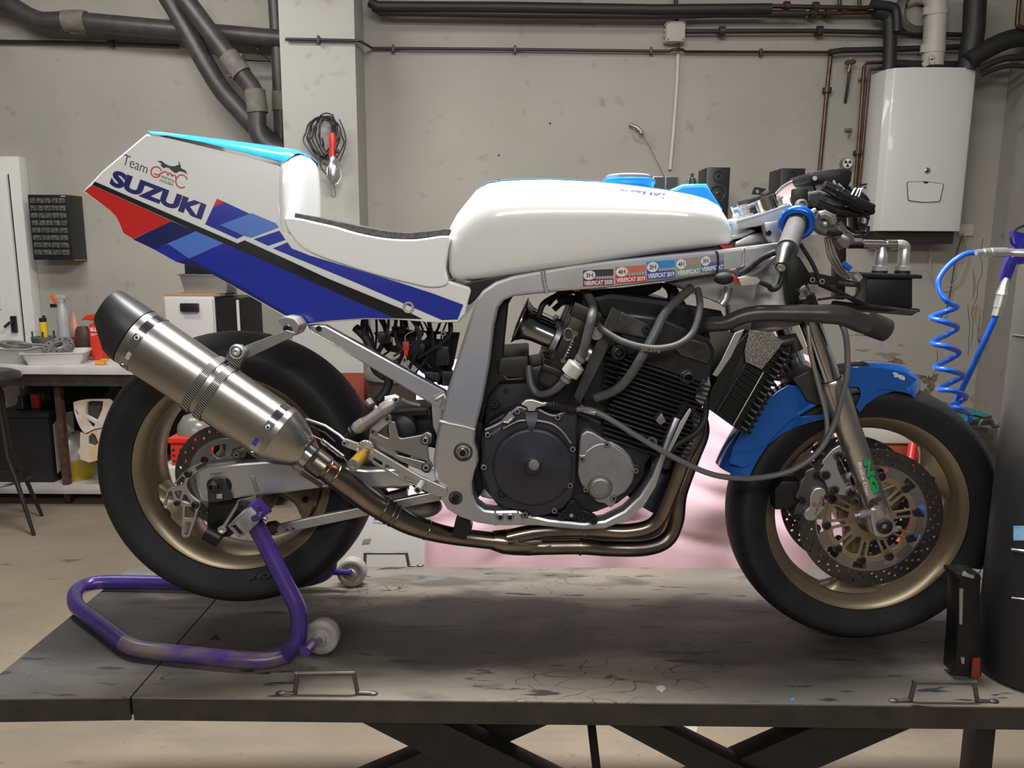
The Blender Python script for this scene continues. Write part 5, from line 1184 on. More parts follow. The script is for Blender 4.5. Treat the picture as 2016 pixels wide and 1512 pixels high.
# seat pad
foam = mat('black_seat_foam', (.06, .057, .054), .85, var=.5, vscale=120, bump=.5, bscale=300)
pad = [(580, 419), (620, 426), (700, 443), (760, 454), (800, 458), (850, 454), (875, 450), (890, 452), (893, 462), (875, 465), (800, 471), (760, 469), (700, 459), (620, 441), (579, 432)]
side_body('seat_pad', pad, lambda u, z: .100, foam, BK, .004, 2)
# ---------------------------------------------------------------- tank
tops = [(884, 452), (888, 442), (900, 420), (918, 397), (938, 373), (960, 360), (990, 355), (1030, 353), (1080, 352), (1140, 355), (1200, 359), (1260, 366), (1310, 373), (1360, 382), (1392, 391), (1412, 402), (1426, 425), (1434, 452), (1437, 470)]
bots = [(884, 505), (884, 540), (890, 550), (905, 554), (935, 556), (970, 552), (1010, 545), (1050, 539), (1090, 533), (1140, 526), (1200, 516), (1260, 507), (1310, 499), (1360, 493), (1392, 489), (1410, 487), (1424, 485), (1432, 482), (1436, 476)]
hws = [.09, .105, .118, .130, .140, .148, .155, .160, .163, .165, .165, .165, .163, .160, .155, .150, .142, .130, .11]
sec = [(0, 0), (.45, 0), (.74, .01), (.86, .045), (.93, .11), (.965, .22), (.985, .34), (1.0, .48), (.995, .62), (.96, .75), (.88, .86), (.79, .935), (.70, .978), (.655, .992), (.645, 1.0), (.635, 1.004), (.60, 1.012), (.45, 1.02), (.22, 1.035), (0, 1.04)]
mi_ = [0]*13+[1, 1, 2, 2, 2, 2]
b = MB(); R_all = []
for (tx, ty), (bx, by), hw in zip(tops, bots, hws):
    T = B.p(tx, ty, hw*.66); Q = B.p(bx, by, hw*.86)
    u = (T.x+Q.x)/2; zt_, zb_ = T.z, Q.z
    right = [Vector((u+(T.x-u)*f+(Q.x-u)*(1-f), -hw*a, zb_+(zt_-zb_)*f)) for a, f in sec]
    left = [Vector((v.x, -v.y, v.z)) for v in right[1:-1]][::-1]
    R_all.append(right+left)
rs = [b._ring(r) for r in R_all]; n_ = len(rs[0])
mm_ = mi_+mi_[::-1]
for a, c_ in zip(rs, rs[1:]):
    for i in range(n_):
        f = b.bm.faces.new((a[i], a[(i+1) % n_], c_[(i+1) % n_], c_[i])); f.smooth = True; f.material_index = mm_[i] if i < len(mm_) else 0
b._cap(rs[0], 0, True); b._cap(rs[-1], 0)
TK = b.build('fuel_tank', [white, blk_, sky_b], BK, label='white fuel tank with a sky blue top', smooth_angle=60)
text_obj('brand_lettering', 'SUZUKI', [(1217, 371), (1310, 381), (1308, 391), (1211, 378)], on_mesh(B, TK, .0008, .13), let_m, TK, bold=.05)
# raised blue parts on top
def hump(name, px, w, m, **kw): return side_body(name, px, lambda u, z: w, m, TK, .008, 3, **kw)
hump('vent_cover', [(1300, 388), (1322, 372), (1345, 362), (1392, 361), (1403, 380), (1424, 412), (1410, 425), (1330, 400)], .058, sky_b)
hump('tank_pad', [(1060, 360), (1068, 352), (1110, 353), (1120, 362)], .05, sky_b)
q = B.p(1237, 361, .03); b = MB(); b.lathe([(.05, -.01), (.056, 0), (.056, .006), (.052, .008)], q, (0, 0, 1), 36, 0); b.lathe([(.047, .008), (.048, .014), (.042, .017), (0, .018)], q, (0, 0, 1), 36, 1); b.build('filler_cap', [sky_b, mat('clear_cap', (.6, .6, .58), .15, metal=.3)], TK)
q = B.p(1362, 360, .03); b = MB(); b.lathe([(.012, -.004), (.012, .004), (.009, .005), (.009, .009), (.004, .01), (.004, .018), (0, .02)], q, (0, 0, 1), 12); b.build('vent_valve', chrome, TK)
# black underside
side_body('tank_underside', [(932, 552), (1100, 524), (1300, 495), (1432, 480), (1437, 487), (1400, 496), (1200, 523), (1070, 548), (1000, 560), (955, 572), (925, 600), (905, 600), (915, 560)], lambda u, z: .120, black_m, BK, .004, 2)
b = MB(); b.tube(spl([B.p(1418, 480, .125), B.p(1426, 487, .13), B.p(1440, 486, .12)], 3), .004, 6); b.build('red_fuel_clip', red_m, TK)
# ---------------------------------------------------------------- frame
FRW = .158
fr_out = [(1535, 477), (1440, 489), (1320, 500), (1200, 513), (1120, 524), (1060, 534), (1010, 543), (975, 555), (950, 572), (935, 592), (925, 625), (902, 700), (880, 768), (873, 800), (866, 832), (860, 858), (856, 880), (853, 905), (855, 930), (860, 955), (868, 985), (880, 1004), (905, 1019), (940, 1031), (975, 1036)]
fr_low = [(1060, 1036), (1110, 1041), (1150, 1044), (1190, 1042), (1235, 1026), (1270, 996), (1293, 958), (1310, 905), (1325, 862), (1340, 825), (1328, 820), (1312, 860), (1297, 903), (1283, 938), (1259, 976), (1228, 1005), (1190, 1024), (1150, 1029), (1080, 1022), (1040, 1012), (1018, 1004), (972, 1005)]
fr_in = [(955, 1003), (940, 992), (932, 972), (930, 950), (935, 928), (943, 908), (941, 888), (935, 870), (937, 845), (951, 790), (965, 715), (974, 640), (982, 606), (993, 592), (1012, 583), (1050, 579), (1090, 575), (1160, 570), (1230, 563), (1320, 552), (1420, 537), (1540, 520)]
fo = [p(x, y, FRW) for x, y in fr_out]; lo_ = [p(x, y, FRW) for x, y in fr_low]; fi = [p(x, y, FRW) for x, y in fr_in]
outl = [(q.x, q.z) for q in fo+lo_+fi]
alu_f = mat('frame_brushed_aluminium', (.70, .69, .68), .36, metal=.85, var=.25, vscale=6, col2=(.42, .44, .52), rvar=.08)
FRM = plate3('frame', outl, [], FRW, .042, alu_f, BK, .006, label='brushed aluminium twin-spar frame')
plate3('far_spar', outl, [], -FRW+.042, .042, alu_f, FRM, .005)
def bead(px, r, w, n=14):
    P = spl([p(x, y, w) for x, y in px], 4); b = MB(); L0 = sum((P[i+1]-P[i]).length for i in range(len(P)-1)); k = int(L0/.0028); 
    rr = [r*(1+.18*math.sin(i*2.1)) for i in range(len(P)*3)]
    PP = spl(px and [p(x, y, w) for x, y in px], 14); b.tube(PP, [r*(1.0+.22*(i % 2)) for i in range(len(PP))], 8); return b.build('weld_bead', alu_l, FRM)
bead([(1069, 533), (1070, 545), (1073, 562), (1077, 577)], .0045, FRW)
bead([(864, 829), (885, 834), (910, 839), (936, 846)], .0030, FRW)
bead([(1464, 488), (1464, 505), (1462, 526)], .003, FRW)
bead([(975, 1006), (974, 1020), (976, 1035)], .0018, FRW)
bead([(1018, 1006), (1026, 1020), (1030, 1034)], .0015, FRW)
def ring_(x, y, w, r, m, name, parent, d=.004, r2=None):
    q = p(x, y, w); b = MB(); b.lathe([(r, -.002), (r, d*.6), (r*.93, d), (r*.82, d), (r*.78, 0), (0, 0)], q, TOCAM, 28); return b.build(name, m, parent)
ring_(912, 890, FRW, .0195, dark_g, 'pivot_washer', FRM); bolt(p(912, 890, FRW+.002), .0115, FRM, steel, h=.010, name='pivot_bolt')
ring_(897, 980, FRW, .0145, dark_g, 'mount_washer', FRM); bolt(p(897, 980, FRW), .009, FRM, bolt_d, name='engine_bolt')
for x, y in ((985, 1018), (1004, 1018)): bolt(p(x, y, FRW), .0085, FRM, bolt_m, h=.004, name='rail_bolt')
# stickers on the spar
SS = lambda d: (lambda x, y: p(x, y, FRW+d))
C59 = lambda x, y: (1120+x/5.93, 470+y/5.93)
def sticker(q, base, band, top, txt, H, chk=True):
    o = decal('sticker', [[C59(*k) for k in q]], SS(.0004), base, FRM, label='scrutineering sticker reading '+txt)
    tl, tr, br_, bl_ = q
    def at(u, v): return C59((tl[0]*(1-u)+tr[0]*u)*(1-v)+(bl_[0]*(1-u)+br_[0]*u)*v, (tl[1]*(1-u)+tr[1]*u)*(1-v)+(bl_[1]*(1-u)+br_[1]*u)*v)
    if top: decal('sticker_field', [[at(0, 0), at(1, 0), at(1, .42), at(0, .45)]], SS(.0006), top, o)
    if chk:
        sq1 = []
        for i in range(14):
            for j in range(3):
                if (i+j) % 2 == 0: 
                    u0 = .40+.6*i/14; u1 = .40+.6*(i+1)/14; v0 = .42+.055*j; v1 = v0+.055; sq1.append([at(u0, v0), at(u1, v0), at(u1, v1), at(u0, v1)])
        decal('chequer_base', [[at(.4, .42), at(1, .42), at(1, .585), at(.4, .585)]], SS(.0007), white, o)
        decal('chequer', sq1, SS(.0009), ink, o)
    decal('sticker_oval', [[at(.21+.2*math.cos(t), .32+.29*math.sin(t)) for t in [2*PI*k/20 for k in range(20)]]], SS(.0011), white, o)
    text_obj('sticker_lettering', H, [at(.09, .18), at(.33, .18), at(.33, .46), at(.09, .46)], SS(.0014), ink, o, bold=.02)
    text_obj('sticker_lettering', txt, [at(.03, .68), at(.97, .66), at(.97, .93), at(.03, .95)], SS(.0014), white, o, bold=.04)
stk = lambda n_, c_: mat(n_, c_, .45)
sticker([(165, 370), (520, 352), (520, 540), (165, 558)], stk('sticker_maroon', (.25, .01, .06)), None, stk('sticker_black', (.03, .025, .03)), 'VERIFICAT 2020', '3H')
sticker([(542, 330), (900, 305), (902, 500), (545, 525)], stk('sticker_red', (.6, .03, .02)), None, stk('sticker_salmon', (.6, .16, .1)), 'VERIFICAT 2019', '4H')
sticker([(908, 270), (1240, 243), (1243, 450), (912, 478)], stk('sticker_blue', (.02, .06, .4)), None, stk('sticker_sky', (.03, .25, .65)), 'VERIFICAT 2019', '3H')
sticker([(1250, 238), (1535, 210), (1530, 415), (1255, 440)], stk('sticker_worn_green', (.22, .32, .26)), None, stk('sticker_worn_grey', (.38, .28, .24)), 'VERIFICAT', '4H', False)
sticker([(1540, 205), (1812, 175), (1812, 365), (1540, 395)], stk('sticker_worn_blue', (.10, .14, .34)), None, stk('sticker_worn_violet', (.3, .28, .36)), 'VERIFICAT', '3H', False)
b = MB(); b.tube(spl([p(1409, 494, FRW), p(1413, 500, FRW+.004), p(1414, 520, FRW+.005), p(1411, 538, FRW)], 4), .0018, 6); b.build('cable_tie', black_p, FRM)
# steering head casting and gusset
hd = [(1310, 556), (1420, 537), (1455, 532), (1540, 505), (1556, 470), (1580, 530), (1596, 600), (1575, 640), (1500, 660), (1440, 655), (1432, 604)]
plate('head_gusset', hd, [], B, .10, .03, alu_f, FRM, .005)
b = MB(); b.tube([p(1480, 452, .0), p(1545, 640, .0)], [.036, .04], 24); b.build('steering_head', alu_d, FRM)
b = MB(); b.tube([p(1510, 540, .06), p(1515, 640, .06)], [.05, .065], 24); b.build('head_casting', mat('cast_head', (.52, .51, .48), .5, metal=.5, var=.2), FRM)
side_body('head_box', [(1445, 489), (1535, 476), (1545, 462), (1500, 455), (1470, 462), (1448, 475)], lambda u, z: .085, alu, FRM, .006, 2)
b = MB(); b.tube([p(1434, 565, .12), p(1428, 590, .12), p(1420, 600, .12)], .009, 10); b.build('brace_stub', alu_l, FRM)
# ---------------------------------------------------------------- subframe rail and clutter under the seat
SUB = plate('subframe_rail', [(604, 640), (640, 640), (880, 772), (868, 803), (856, 800), (650, 676), (612, 655)], [], B, .125, .022, alu_f, BK, .004)
plate('subframe_rail', [(604, 640), (640, 640), (880, 772), (868, 803), (856, 800), (650, 676), (612, 655)], [], B, -.10, .022, alu_f, BK, .004)
bolt(p(628, 647, .125), .006, SUB, bolt_d, name='rail_bolt')
b = MB(); b.tube([p(856, 786, .128), p(875, 775, .128), p(878, 790, .128), p(872, 805, .128)], .006, 8); b.build('weld_bead', alu_l, SUB)
plate('rail_gusset', [(848, 782), (872, 800), (868, 835), (860, 860), (852, 840)], [], B, .12, .01, alu_f, SUB, .002)
random.seed(11)
WH = MB()
for k in range(26):
    x0_ = random.uniform(705, 890); y0_ = random.uniform(600, 618); x1_ = min(max(x0_+random.uniform(-60, 70), 735), 893); y1_ = min(random.uniform(690, 765), 640+(x1_-600)*.52)
    w_ = random.uniform(.0, .09)
    WH.tube(spl([p(x0_, y0_, w_), p(x0_+random.uniform(-20, 30), (y0_+y1_)/2, w_+random.uniform(-.02, .02)), p(x1_, y1_, w_)], 5), random.uniform(.0018, .0055), 6)
WH.build('wiring_harness', rubber, BK, label='tangle of black wires under the seat')
plate('electrics_plate', [(735, 655), (800, 650), (905, 655), (892, 720), (872, 760), (840, 742), (800, 700), (760, 690)], [rnd([(772, 664), (782, 663), (785, 678), (772, 682)], .3), rnd([(816, 655), (838, 655), (842, 668), (818, 672)], .2), rnd([(860, 658), (872, 658), (872, 668), (858, 668)], .2)], B, .02, .012, black_m, BK, .001, label='black electrics tray')
for (x, y, sx, sy, w_) in ((755, 665, 26, 22, .07), (820, 690, 34, 26, .06), (870, 700, 26, 40, .08), (850, 742, 30, 22, .09), (785, 650, 30, 14, .05), (880, 745, 22, 30, .1)):
    b = MB(); b.prism([p(x-sx/2, y-sy/2, w_), p(x+sx/2, y-sy/2+3, w_), p(x+sx/2-2, y+sy/2, w_), p(x-sx/2+2, y+sy/2, w_)], (0, .03, 0), bev=.003); b.build('relay_box', black_p, BK)
b = MB(); b.prism([p(793, 673, .12), p(805, 673, .12), p(805, 690, .12), p(793, 690, .12)], (0, .008, 0), bev=.001); b.prism([p(795, 690, .12), p(803, 690, .12), p(803, 701, .12), p(795, 701, .12)], (0, .007, 0), bev=.001); b.build('blade_fuse', red_m, BK)
b = MB(); b.tube(spl([p(798, 673, .12), p(798, 662, .12), p(806, 655, .12), p(817, 651, .12)], 4), .001, 5); b.tube(spl([p(798, 700, .12), p(801, 718, .12), p(810, 735, .11), p(822, 742, .1)], 4), .0016, 5); b.build('fuse_wire', pale, BK)
bolt(p(873, 657, .09), .006, BK, alu_d, name='tray_bolt')
b = MB(); b.tube(spl([p(700, 645, .06), p(722, 668, .07), p(735, 700, .08), p(738, 725, .09), p(752, 738, .1), p(765, 745, .1), p(762, 765, .1), p(748, 785, .11), p(735, 796, .11), p(725, 806, .11)], 5), .0095, 12); b.build('reservoir_hose', rubber, BK)
b = MB(); b.tube([p(742, 785, .112), p(734, 796, .112)], .011, 12); b.build('hose_clamp', bolt_d, BK)
# shock and battery mass behind
b = MB(); b.tube([p(885, 790, .0), p(840, 960, .0)], .035, 18); b.build('shock_body', dark_g, BK)
plate('inner_fender', [(640, 760), (700, 740), (860, 830), (860, 880), (760, 850), (700, 830)], [], B, -.02, .02, black_m, BK, .002) if False else None
# ---------------------------------------------------------------- swingarm
SA = plate('swingarm', [(386, 922), (470, 912), (566, 905), (640, 915), (720, 925), (860, 918), (868, 950), (760, 962), (640, 960), (557, 971), (457, 983), (394, 990)], [], B, .142, .035, alu_f, BK, .005)
plate('far_arm', [(386, 922), (566, 905), (700, 905), (870, 880), (872, 950), (640, 962), (457, 983), (394, 990)], [], B, -.107, .035, alu_f, SA, .005)
b = MB(); b.tube([p(840, 915, .14), p(840, 915, -.14)], .038, 20); b.build('pivot_tube', alu_d, SA)
plate('cast_brace', [(700, 900), (760, 900), (850, 905), (860, 950), (780, 962), (720, 940)], [], B, .10, .2, dark_g, SA, .008)
# axle plate, nut, notches
plate('axle_plate', rnd([(415, 942, 12), (441, 938, 14), (448, 960, 4), (457, 984, 2), (409, 990, 2), (408, 960, 4)]), [], B, .151, .008, dark_g, SA, .001)
q = p(423, 955, .151); b = MB(); b.lathe([(.0165, 0), (.0165, .003), (.012, .004)], q, TOCAM, 24); b.lathe([(.0125, .003), (.0125, .014), (.007, .015)], q, TOCAM, 6); b.lathe([(.007, .015), (.007, .02), (.005, .02), (.005, .008), (0, .008)], q, TOCAM, 16, 1); b.build('axle_nut', [bolt_d, dark_g], SA)
plate('adjuster_slot', rnd([(441, 940, 6), (452, 943, 8), (457, 955, 6), (455, 966, 4), (449, 958, 3)]), [], B, .1425, .002, hole_m, SA, .0001)
b = MB(); q = p(433, 976, .152); b.box((q.x-.006, q.y-.004, q.z-.005), (q.x+.006, q.y, q.z+.005), bev=.001); b.build('stop_nut', alu_l, SA)
decal('notch_marks', [[(415+3.4*k, 932-.4*k), (416.2+3.4*k, 932-.4*k), (416.2+3.4*k, 935-.4*k), (415+3.4*k, 935-.4*k)] for k in range(7)], lambda x, y: p(x, y, .1426), black_m, SA)
b = MB(); b.prism([p(493, 936, .1425), p(500, 938, .1425), p(510, 966, .1425), p(503, 970, .1425)], (0, -.003, 0), bev=.001); b.build('spool_lug', alu_d, SA)
# chain adjuster / toe guard bracket with cut-outs
C56 = lambda x, y: (300+x/5.6, 820+y/5.6)
tg_o = rnd([C56(*q) for q in ((560, 505), (580, 560), (480, 620), (460, 640), (400, 680), (375, 740), (385, 800), (420, 860), (470, 905), (520, 940), (530, 980), (500, 1050), (405, 1330), (340, 1340), (318, 1300), (330, 1000), (290, 950), (230, 950), (180, 1025), (120, 1010), (120, 960), (160, 810), (215, 760), (350, 600), (450, 540))], .25, 2)
tg_h = [[C56(*q) for q in h] for h in (((215, 780), (330, 650), (370, 660), (350, 700), (340, 745)), ((180, 830), (210, 815), (235, 920), (170, 990), (140, 985)), ((240, 825), (320, 815), (300, 905), (275, 910)), ((345, 855), (375, 870), (420, 940), (400, 955), (325, 930)), ((360, 990), (425, 1000), (470, 1030), (455, 1110), (355, 1120)), ((350, 1170), (430, 1160), (395, 1290), (365, 1310), (350, 1290)))]
tg = plate('lower_guard', tg_o, [rnd(h, .2, 2) for h in tg_h], B, .150, .008, alu, SA, .0012, label='skeletonised aluminium adjuster and toe guard')
plate('guard_cap', [C56(*q) for q in ((470, 560), (560, 505), (580, 545), (490, 600))], [], B, .153, .006, dark_g, tg, .001)
for x, y in ((395, 630), (475, 975), (275, 955)): bolt(p(*C56(x, y), .151), .008 if y != 955 else .006, tg, bolt_d, h=.005)
b = MB(); b.prism([p(380, 925, .135), p(394, 925, .135), p(408, 986, .135), p(397, 990, .135)], (0, .03, 0), bev=.002); b.build('end_block', alu, SA)
# rear caliper, torque link and levers below the swingarm
b = MB(); b.prism([p(x, y, .12) for x, y in ((409, 985), (475, 980), (492, 990), (470, 1040), (452, 1058), (420, 1060), (406, 1035))], (0, .05, 0), bev=.006); b.build('brake_caliper', black_m, BK, label='black rear brake caliper')
b = MB(); b.tube([p(408, 1045, .14), p(435, 1060, .14)], .02, 14); b.build('caliper_lug', black_m, BK)
b = MB(); b.tube([p(438, 1042, .155), p(446, 1028, .155), p(470, 990, .155)], [.0045, .004, .004], 8); b.build('brake_rod', alu, BK)
q = p(438, 1042, .155); b = MB(); b.lathe([(.009, -.004), (.009, .005), (.006, .005), (.006, .001), (0, .001)], q, TOCAM, 6); b.build('rod_eye', alu_l, BK)
q = p(480, 996, .155); b = MB(); b.lathe([(.014, -.004), (.014, .003), (.0095, .004), (.0095, .007), (.004, .008), (.004, .004), (0, .004)], q, TOCAM, 20); b.build('spool', bolt_d, BK)
plate('spool_bracket', rnd([(466, 985, 5), (492, 980, 6), (503, 975, 2), (507, 1000, 3), (500, 1022, 3), (480, 1012, 3), (466, 1003, 3)]), [], B, .150, .008, alu_d, BK, .001)
b = MB(); b.prism([p(459, 886, .13), p(480, 880, .13), p(488, 888, .13), p(482, 902, .13), p(462, 903, .13), (p(450, 896, .13))], (0, .05, 0), bev=.005); b.build('caliper_body', mat('gunmetal', (.16, .155, .15), .4, metal=.7, var=.3), BK)
bolt(p(467, 895, .135), .006, BK, alu_d, name='caliper_bolt'); 
# lower suspension link
LK = plate('torque_link', rnd([(535, 1048, 4), (548, 1034, 4), (600, 1022, 1), (840, 972, 4), (862, 968, 3), (870, 985, 3), (845, 990, 3), (725, 1015, 1), (560, 1050, 2), (540, 1056, 4)], .1), [], B, .118, .014, alu, BK, .002)
plate('link_clevis', rnd([(517, 1036, 4), (535, 1033, 3), (545, 1040, 3), (540, 1055, 3), (520, 1054, 4)], .2), [], B, .126, .03, dark_g, BK, .002)
for x in (545, 566, 578): bolt(p(x, 1046-(x-545)*.2, .118), .004, LK, alu_d, name='pin')
b = MB(); b.ball(p(828, 996, .03), .05, (1, .6, .55), 18, 10); b.build('linkage_casting', alu_d, BK)
plate('rocker_plate', [(700, 968), (748, 958), (760, 975), (800, 965), (800, 985), (740, 1000)], [], B, .05, .03, alu_d, BK, .003)
# ---------------------------------------------------------------- exhaust
EX = MB(); WM = .235
A_ = p(268, 664, WM); Z_ = p(551, 857, WM); ax = (Z_-A_).normalized(); up_ = ax.cross(AY).normalized()
if up_.z < 0: up_ = -up_
def oval(c, ru, rw, n=40, e=2.35):
    o = []
    for k in range(n):
        t = 2*PI*k/n; a = abs(math.cos(t))**(2/e)*math.copysign(1, math.cos(t)); d = abs(math.sin(t))**(2/e)*math.copysign(1, math.sin(t))
        o.append(c+up_*a*ru+AY*d*rw)
    return o
Lm = (Z_-A_).length; RU, RWd = .0595, .050
mf = mat('muffler_brushed_steel', (.50, .475, .44), .30, metal=1, var=.25, vscale=3, stretch=None, rvar=.05)
EX.loft([oval(A_, RU, RWd), oval(A_+ax*Lm*.5, RU, RWd), oval(Z_, RU, RWd)])
MU = EX.build('muffler', mf, BK, smooth_angle=30, label='large brushed steel oval muffler')
b = MB(); ec = A_-ax*.002
tip = [oval(ec, RU+.0005, RWd+.0005), oval(ec-ax*.012, RU, RWd)]
c1 = p(226, 628, WM); b.loft(tip+[oval(ec-ax*.030+up_*.003, RU*.955, RWd*.95), oval(ec-ax*.068+up_*.018, RU*.68, RWd*.72), oval(ec-ax*.072+up_*.019, RU*.64, RWd*.66), oval(ec-ax*.068+up_*.018, RU*.58, RWd*.60), oval(ec-ax*.03, RU*.5, RWd*.5)], caps=True); b.build('end_cap', mat('matt_black_cap', (.035, .035, .037), .42, metal=.3), MU, smooth_angle=25, label='matt black muffler end cap')
def band(c, wd, m, name, dr=.0012, **kw):
    b = MB(); b.loft([oval(c, RU+dr, RWd+dr), oval(c+ax*wd, RU+dr, RWd+dr)], caps=False); b.loft([oval(c, RU+.0002, RWd), oval(c, RU+dr, RWd+dr)], caps=False); b.loft([oval(c+ax*wd, RU+dr, RWd+dr), oval(c+ax*wd, RU+.0002, RWd)], caps=False)
    return b.build(name, m, MU, **kw)
pol = mat('polished_strap', (.55, .55, .55), .12, metal=1)
band(A_+ax*.012, .016, pol, 'riveted_band'); band(Z_-ax*.028, .016, pol, 'riveted_band')
def on_m(t, ang, dr=.002):
    o = oval(A_+ax*t, RU+dr, RWd+dr, 48); return o[int(ang/(2*PI)*48) % 48]
for t in (.020, Lm-.02):
    for a_ in (math.radians(292), math.radians(228)):
        q = on_m(t, a_); c = A_+ax*t; n_ = (q-c).normalized(); bolt(q-n_*.0015, .0055, MU, bolt_m, ax=n_, h=.003, name='rivet')
for t, k in ((.024, 0), (Lm-.024, 1)):
    b = MB(); o1 = oval(A_+ax*(t-.004), RU+.0018, RWd+.0018, 48); o2 = oval(A_+ax*(t+.004), RU+.0018, RWd+.0018, 48)
    i0, i1 = (33, 36) ; vs = [(b.bm.verts.new(o1[i]), b.bm.verts.new(o2[i])) for i in range(i0, i1)]
    for v1, v2 in zip(vs, vs[1:]): b.bm.faces.new((v1[0], v2[0], v2[1], v1[1]))
    b.build('badge', mat('blue_foil_badge', (.05, .09, .5), .25, metal=.5) if k else lab, MU)
# carbon clamp
carb = bpy.data.materials.new('carbon_weave'); carb.use_nodes = True
nt = carb.node_tree; N = nt.nodes; L = nt.links; bb = N['Principled BSDF']; bb.inputs['Roughness'].default_value = .3; bb.inputs['Coat Weight'].default_value = .5
tc = N.new('ShaderNodeTexCoord'); wv = N.new('ShaderNodeTexWave'); wv.inputs['Scale'].default_value = 110; wv.bands_direction = 'DIAGONAL'; L.new(tc.outputs['Object'], wv.inputs['Vector']); L.new(_mix(_range(wv.outputs['Fac'], .4, .7), (.008, .008, .008), (.24, .24, .23)), bb.inputs['Base Color'])
tm = Lm*.455
for t in (tm, tm+.027): band(A_+ax*t, .0155, carb, 'carbon_strap', .003)
top_c = on_m(tm+.02, 0, .0)
KX = p(467, 692, WM-.01)
b = MB(); b.prism([p(440, 704, WM-.0), p(452, 690, WM-.0), p(458, 681, WM-.0), p(470, 679, WM-.0), p(482, 690, WM-.0), p(480, 706, WM-.0), p(468, 726, WM-.0), p(455, 722, WM)], (0, .02, 0), bev=.004); b.build('clamp_lug', carb, MU)
q = p(467, 692, WM); b = MB(); b.lathe([(.0145, 0), (.0145, .003), (.011, .004)], q, TOCAM, 24); b.lathe([(.008, .003), (.008, .007), (.004, .008), (.004, .004), (0, .004)], q, TOCAM, 18); b.build('clamp_bolt', alu_l, MU)
HB = plate('muffler_hanger', rnd([(470, 690, 8), (484, 680, 3), (553, 654, 2), (563, 650, 3), (580, 655, 3), (575, 664, 3), (490, 704, 3), (480, 706, 6)], .2), [], B, WM-.018, .006, alu_d, BK, .001)
plate('hanger_tab', rnd([(545, 630, 6), (560, 622, 6), (580, 626, 4), (592, 640, 4), (585, 658, 3), (572, 664, 6), (558, 655, 4)], .2), [], B, WM-.05, .05, alu_d, HB, .003)
bolt(p(567, 647, WM-.05), .0085, HB, bolt_d, h=.006)
# cone and link pipes
P_ = MB(); jn = p(590, 884, WM-.005)
def rr_(c, r, n=40): return oval(c, r, r, n, 2)
P_.loft([oval(Z_, RU, RWd), oval(Z_+ax*.025, RU*.86, RWd*.86), oval(Z_+ax*.05, RU*.62, RWd*.68), oval(Z_+ax*.060, .030, .030, 40, 2)], caps=True); P_.build('muffler_cone', mf, MU, smooth_angle=60)
pth = [(588, 882, .232), (612, 901, .225), (640, 922, .215), (680, 951, .195), (720, 981, .175), (760, 1006, .16), (800, 1028, .145), (840, 1043, .13), (880, 1053, .115), (930, 1060, .10), (985, 1066, .09)]
rd = [25, 24.5, 24, 24, 24, 23.5, 22, 20, 18, 17.5, 17.5]
MP = [p(x, y, w) for x, y, w in pth]
MR = [r/FPX*(1.72-w)*1.02 for r, (x, y, w) in zip(rd, pth)]
n0 = len(MP)
SP = spl(MP, 5); SR = [MR[min(i//5, n0-1)]*(1-(i % 5)/5)+MR[min(i//5+1, n0-1)]*(i % 5)/5 for i in range(len(SP))]
b = MB(); b.tube(SP, SR, 24); PIP = b.build('exhaust_pipe', exh_m, BK, smooth_angle=60, label='heat tinted steel exhaust pipe')
def collar(x0, y0, x1, y1, w, dr, m, name='pipe_collar'):
    a = p(x0, y0, w); c_ = p(x1, y1, w); b = MB(); rb = dr; b.tube([a, c_], rb, 24); return b.build(name, m, PIP)
collar(584, 879, 612, 901, .230, MR[0]*1.06, mat('shiny_slip_joint', (.55, .53, .5), .15, metal=1))
collar(616, 904, 640, 922, .221, MR[0]*1.07, exh_m)
for x, y, w, k in ((641, 922, .215, 1.10), (652, 931, .21, 1.07), (755, 1003, .162, 1.08), (765, 1008, .158, 1.1), (776, 1015, .153, 1.08), (842, 1043, .13, 1.10)):
    i = min(range(len(SP)), key=lambda j: (SP[j]-p(x, y, w)).length); t = (SP[min(i+1, len(SP)-1)]-SP[max(i-1, 0)]).normalized()
    b = MB(); b.lathe([(SR[i]*.98, -.0022), (SR[i]*1.05, -.001), (SR[i]*1.06, .0), (SR[i]*1.05, .001), (SR[i]*.98, .0022)], SP[i], t, 28); b.build('weld_ring', exh_m, PIP)
spr = mat('spring_steel', (.35, .34, .32), .3, metal=.95)
for (x0, y0, x1, y1, w, hx0, hy0, hx1, hy1) in ((632, 866, 676, 900, .235, 602, 850, 688, 915), (592, 930, 634, 957, .24, 567, 908, 644, 960)):
    b = MB(); b.coil(p(x0, y0, w), p(x1, y1, w), .0042, .0011, 20, 4, 8)
    b.tube([p(x0, y0, w), p(x0-12, y0-6, w), p(hx0, hy0, w-.01)], .0014, 5); b.tube([p(x1, y1, w), p((x1+hx1)/2, (y1+hy1)/2, w), p(hx1, hy1, w-.01)], .0014, 5); b.build('retaining_spring', spr, PIP)
# bracket on the mid pipe
plate('pipe_bracket', rnd([(897, 1022, 3), (905, 1016, 4), (924, 1022, 4), (930, 1040, 3), (915, 1064, 4), (888, 1056, 4), (893, 1040, 2)], .2), [], B, .14, .03, black_m, PIP, .002)
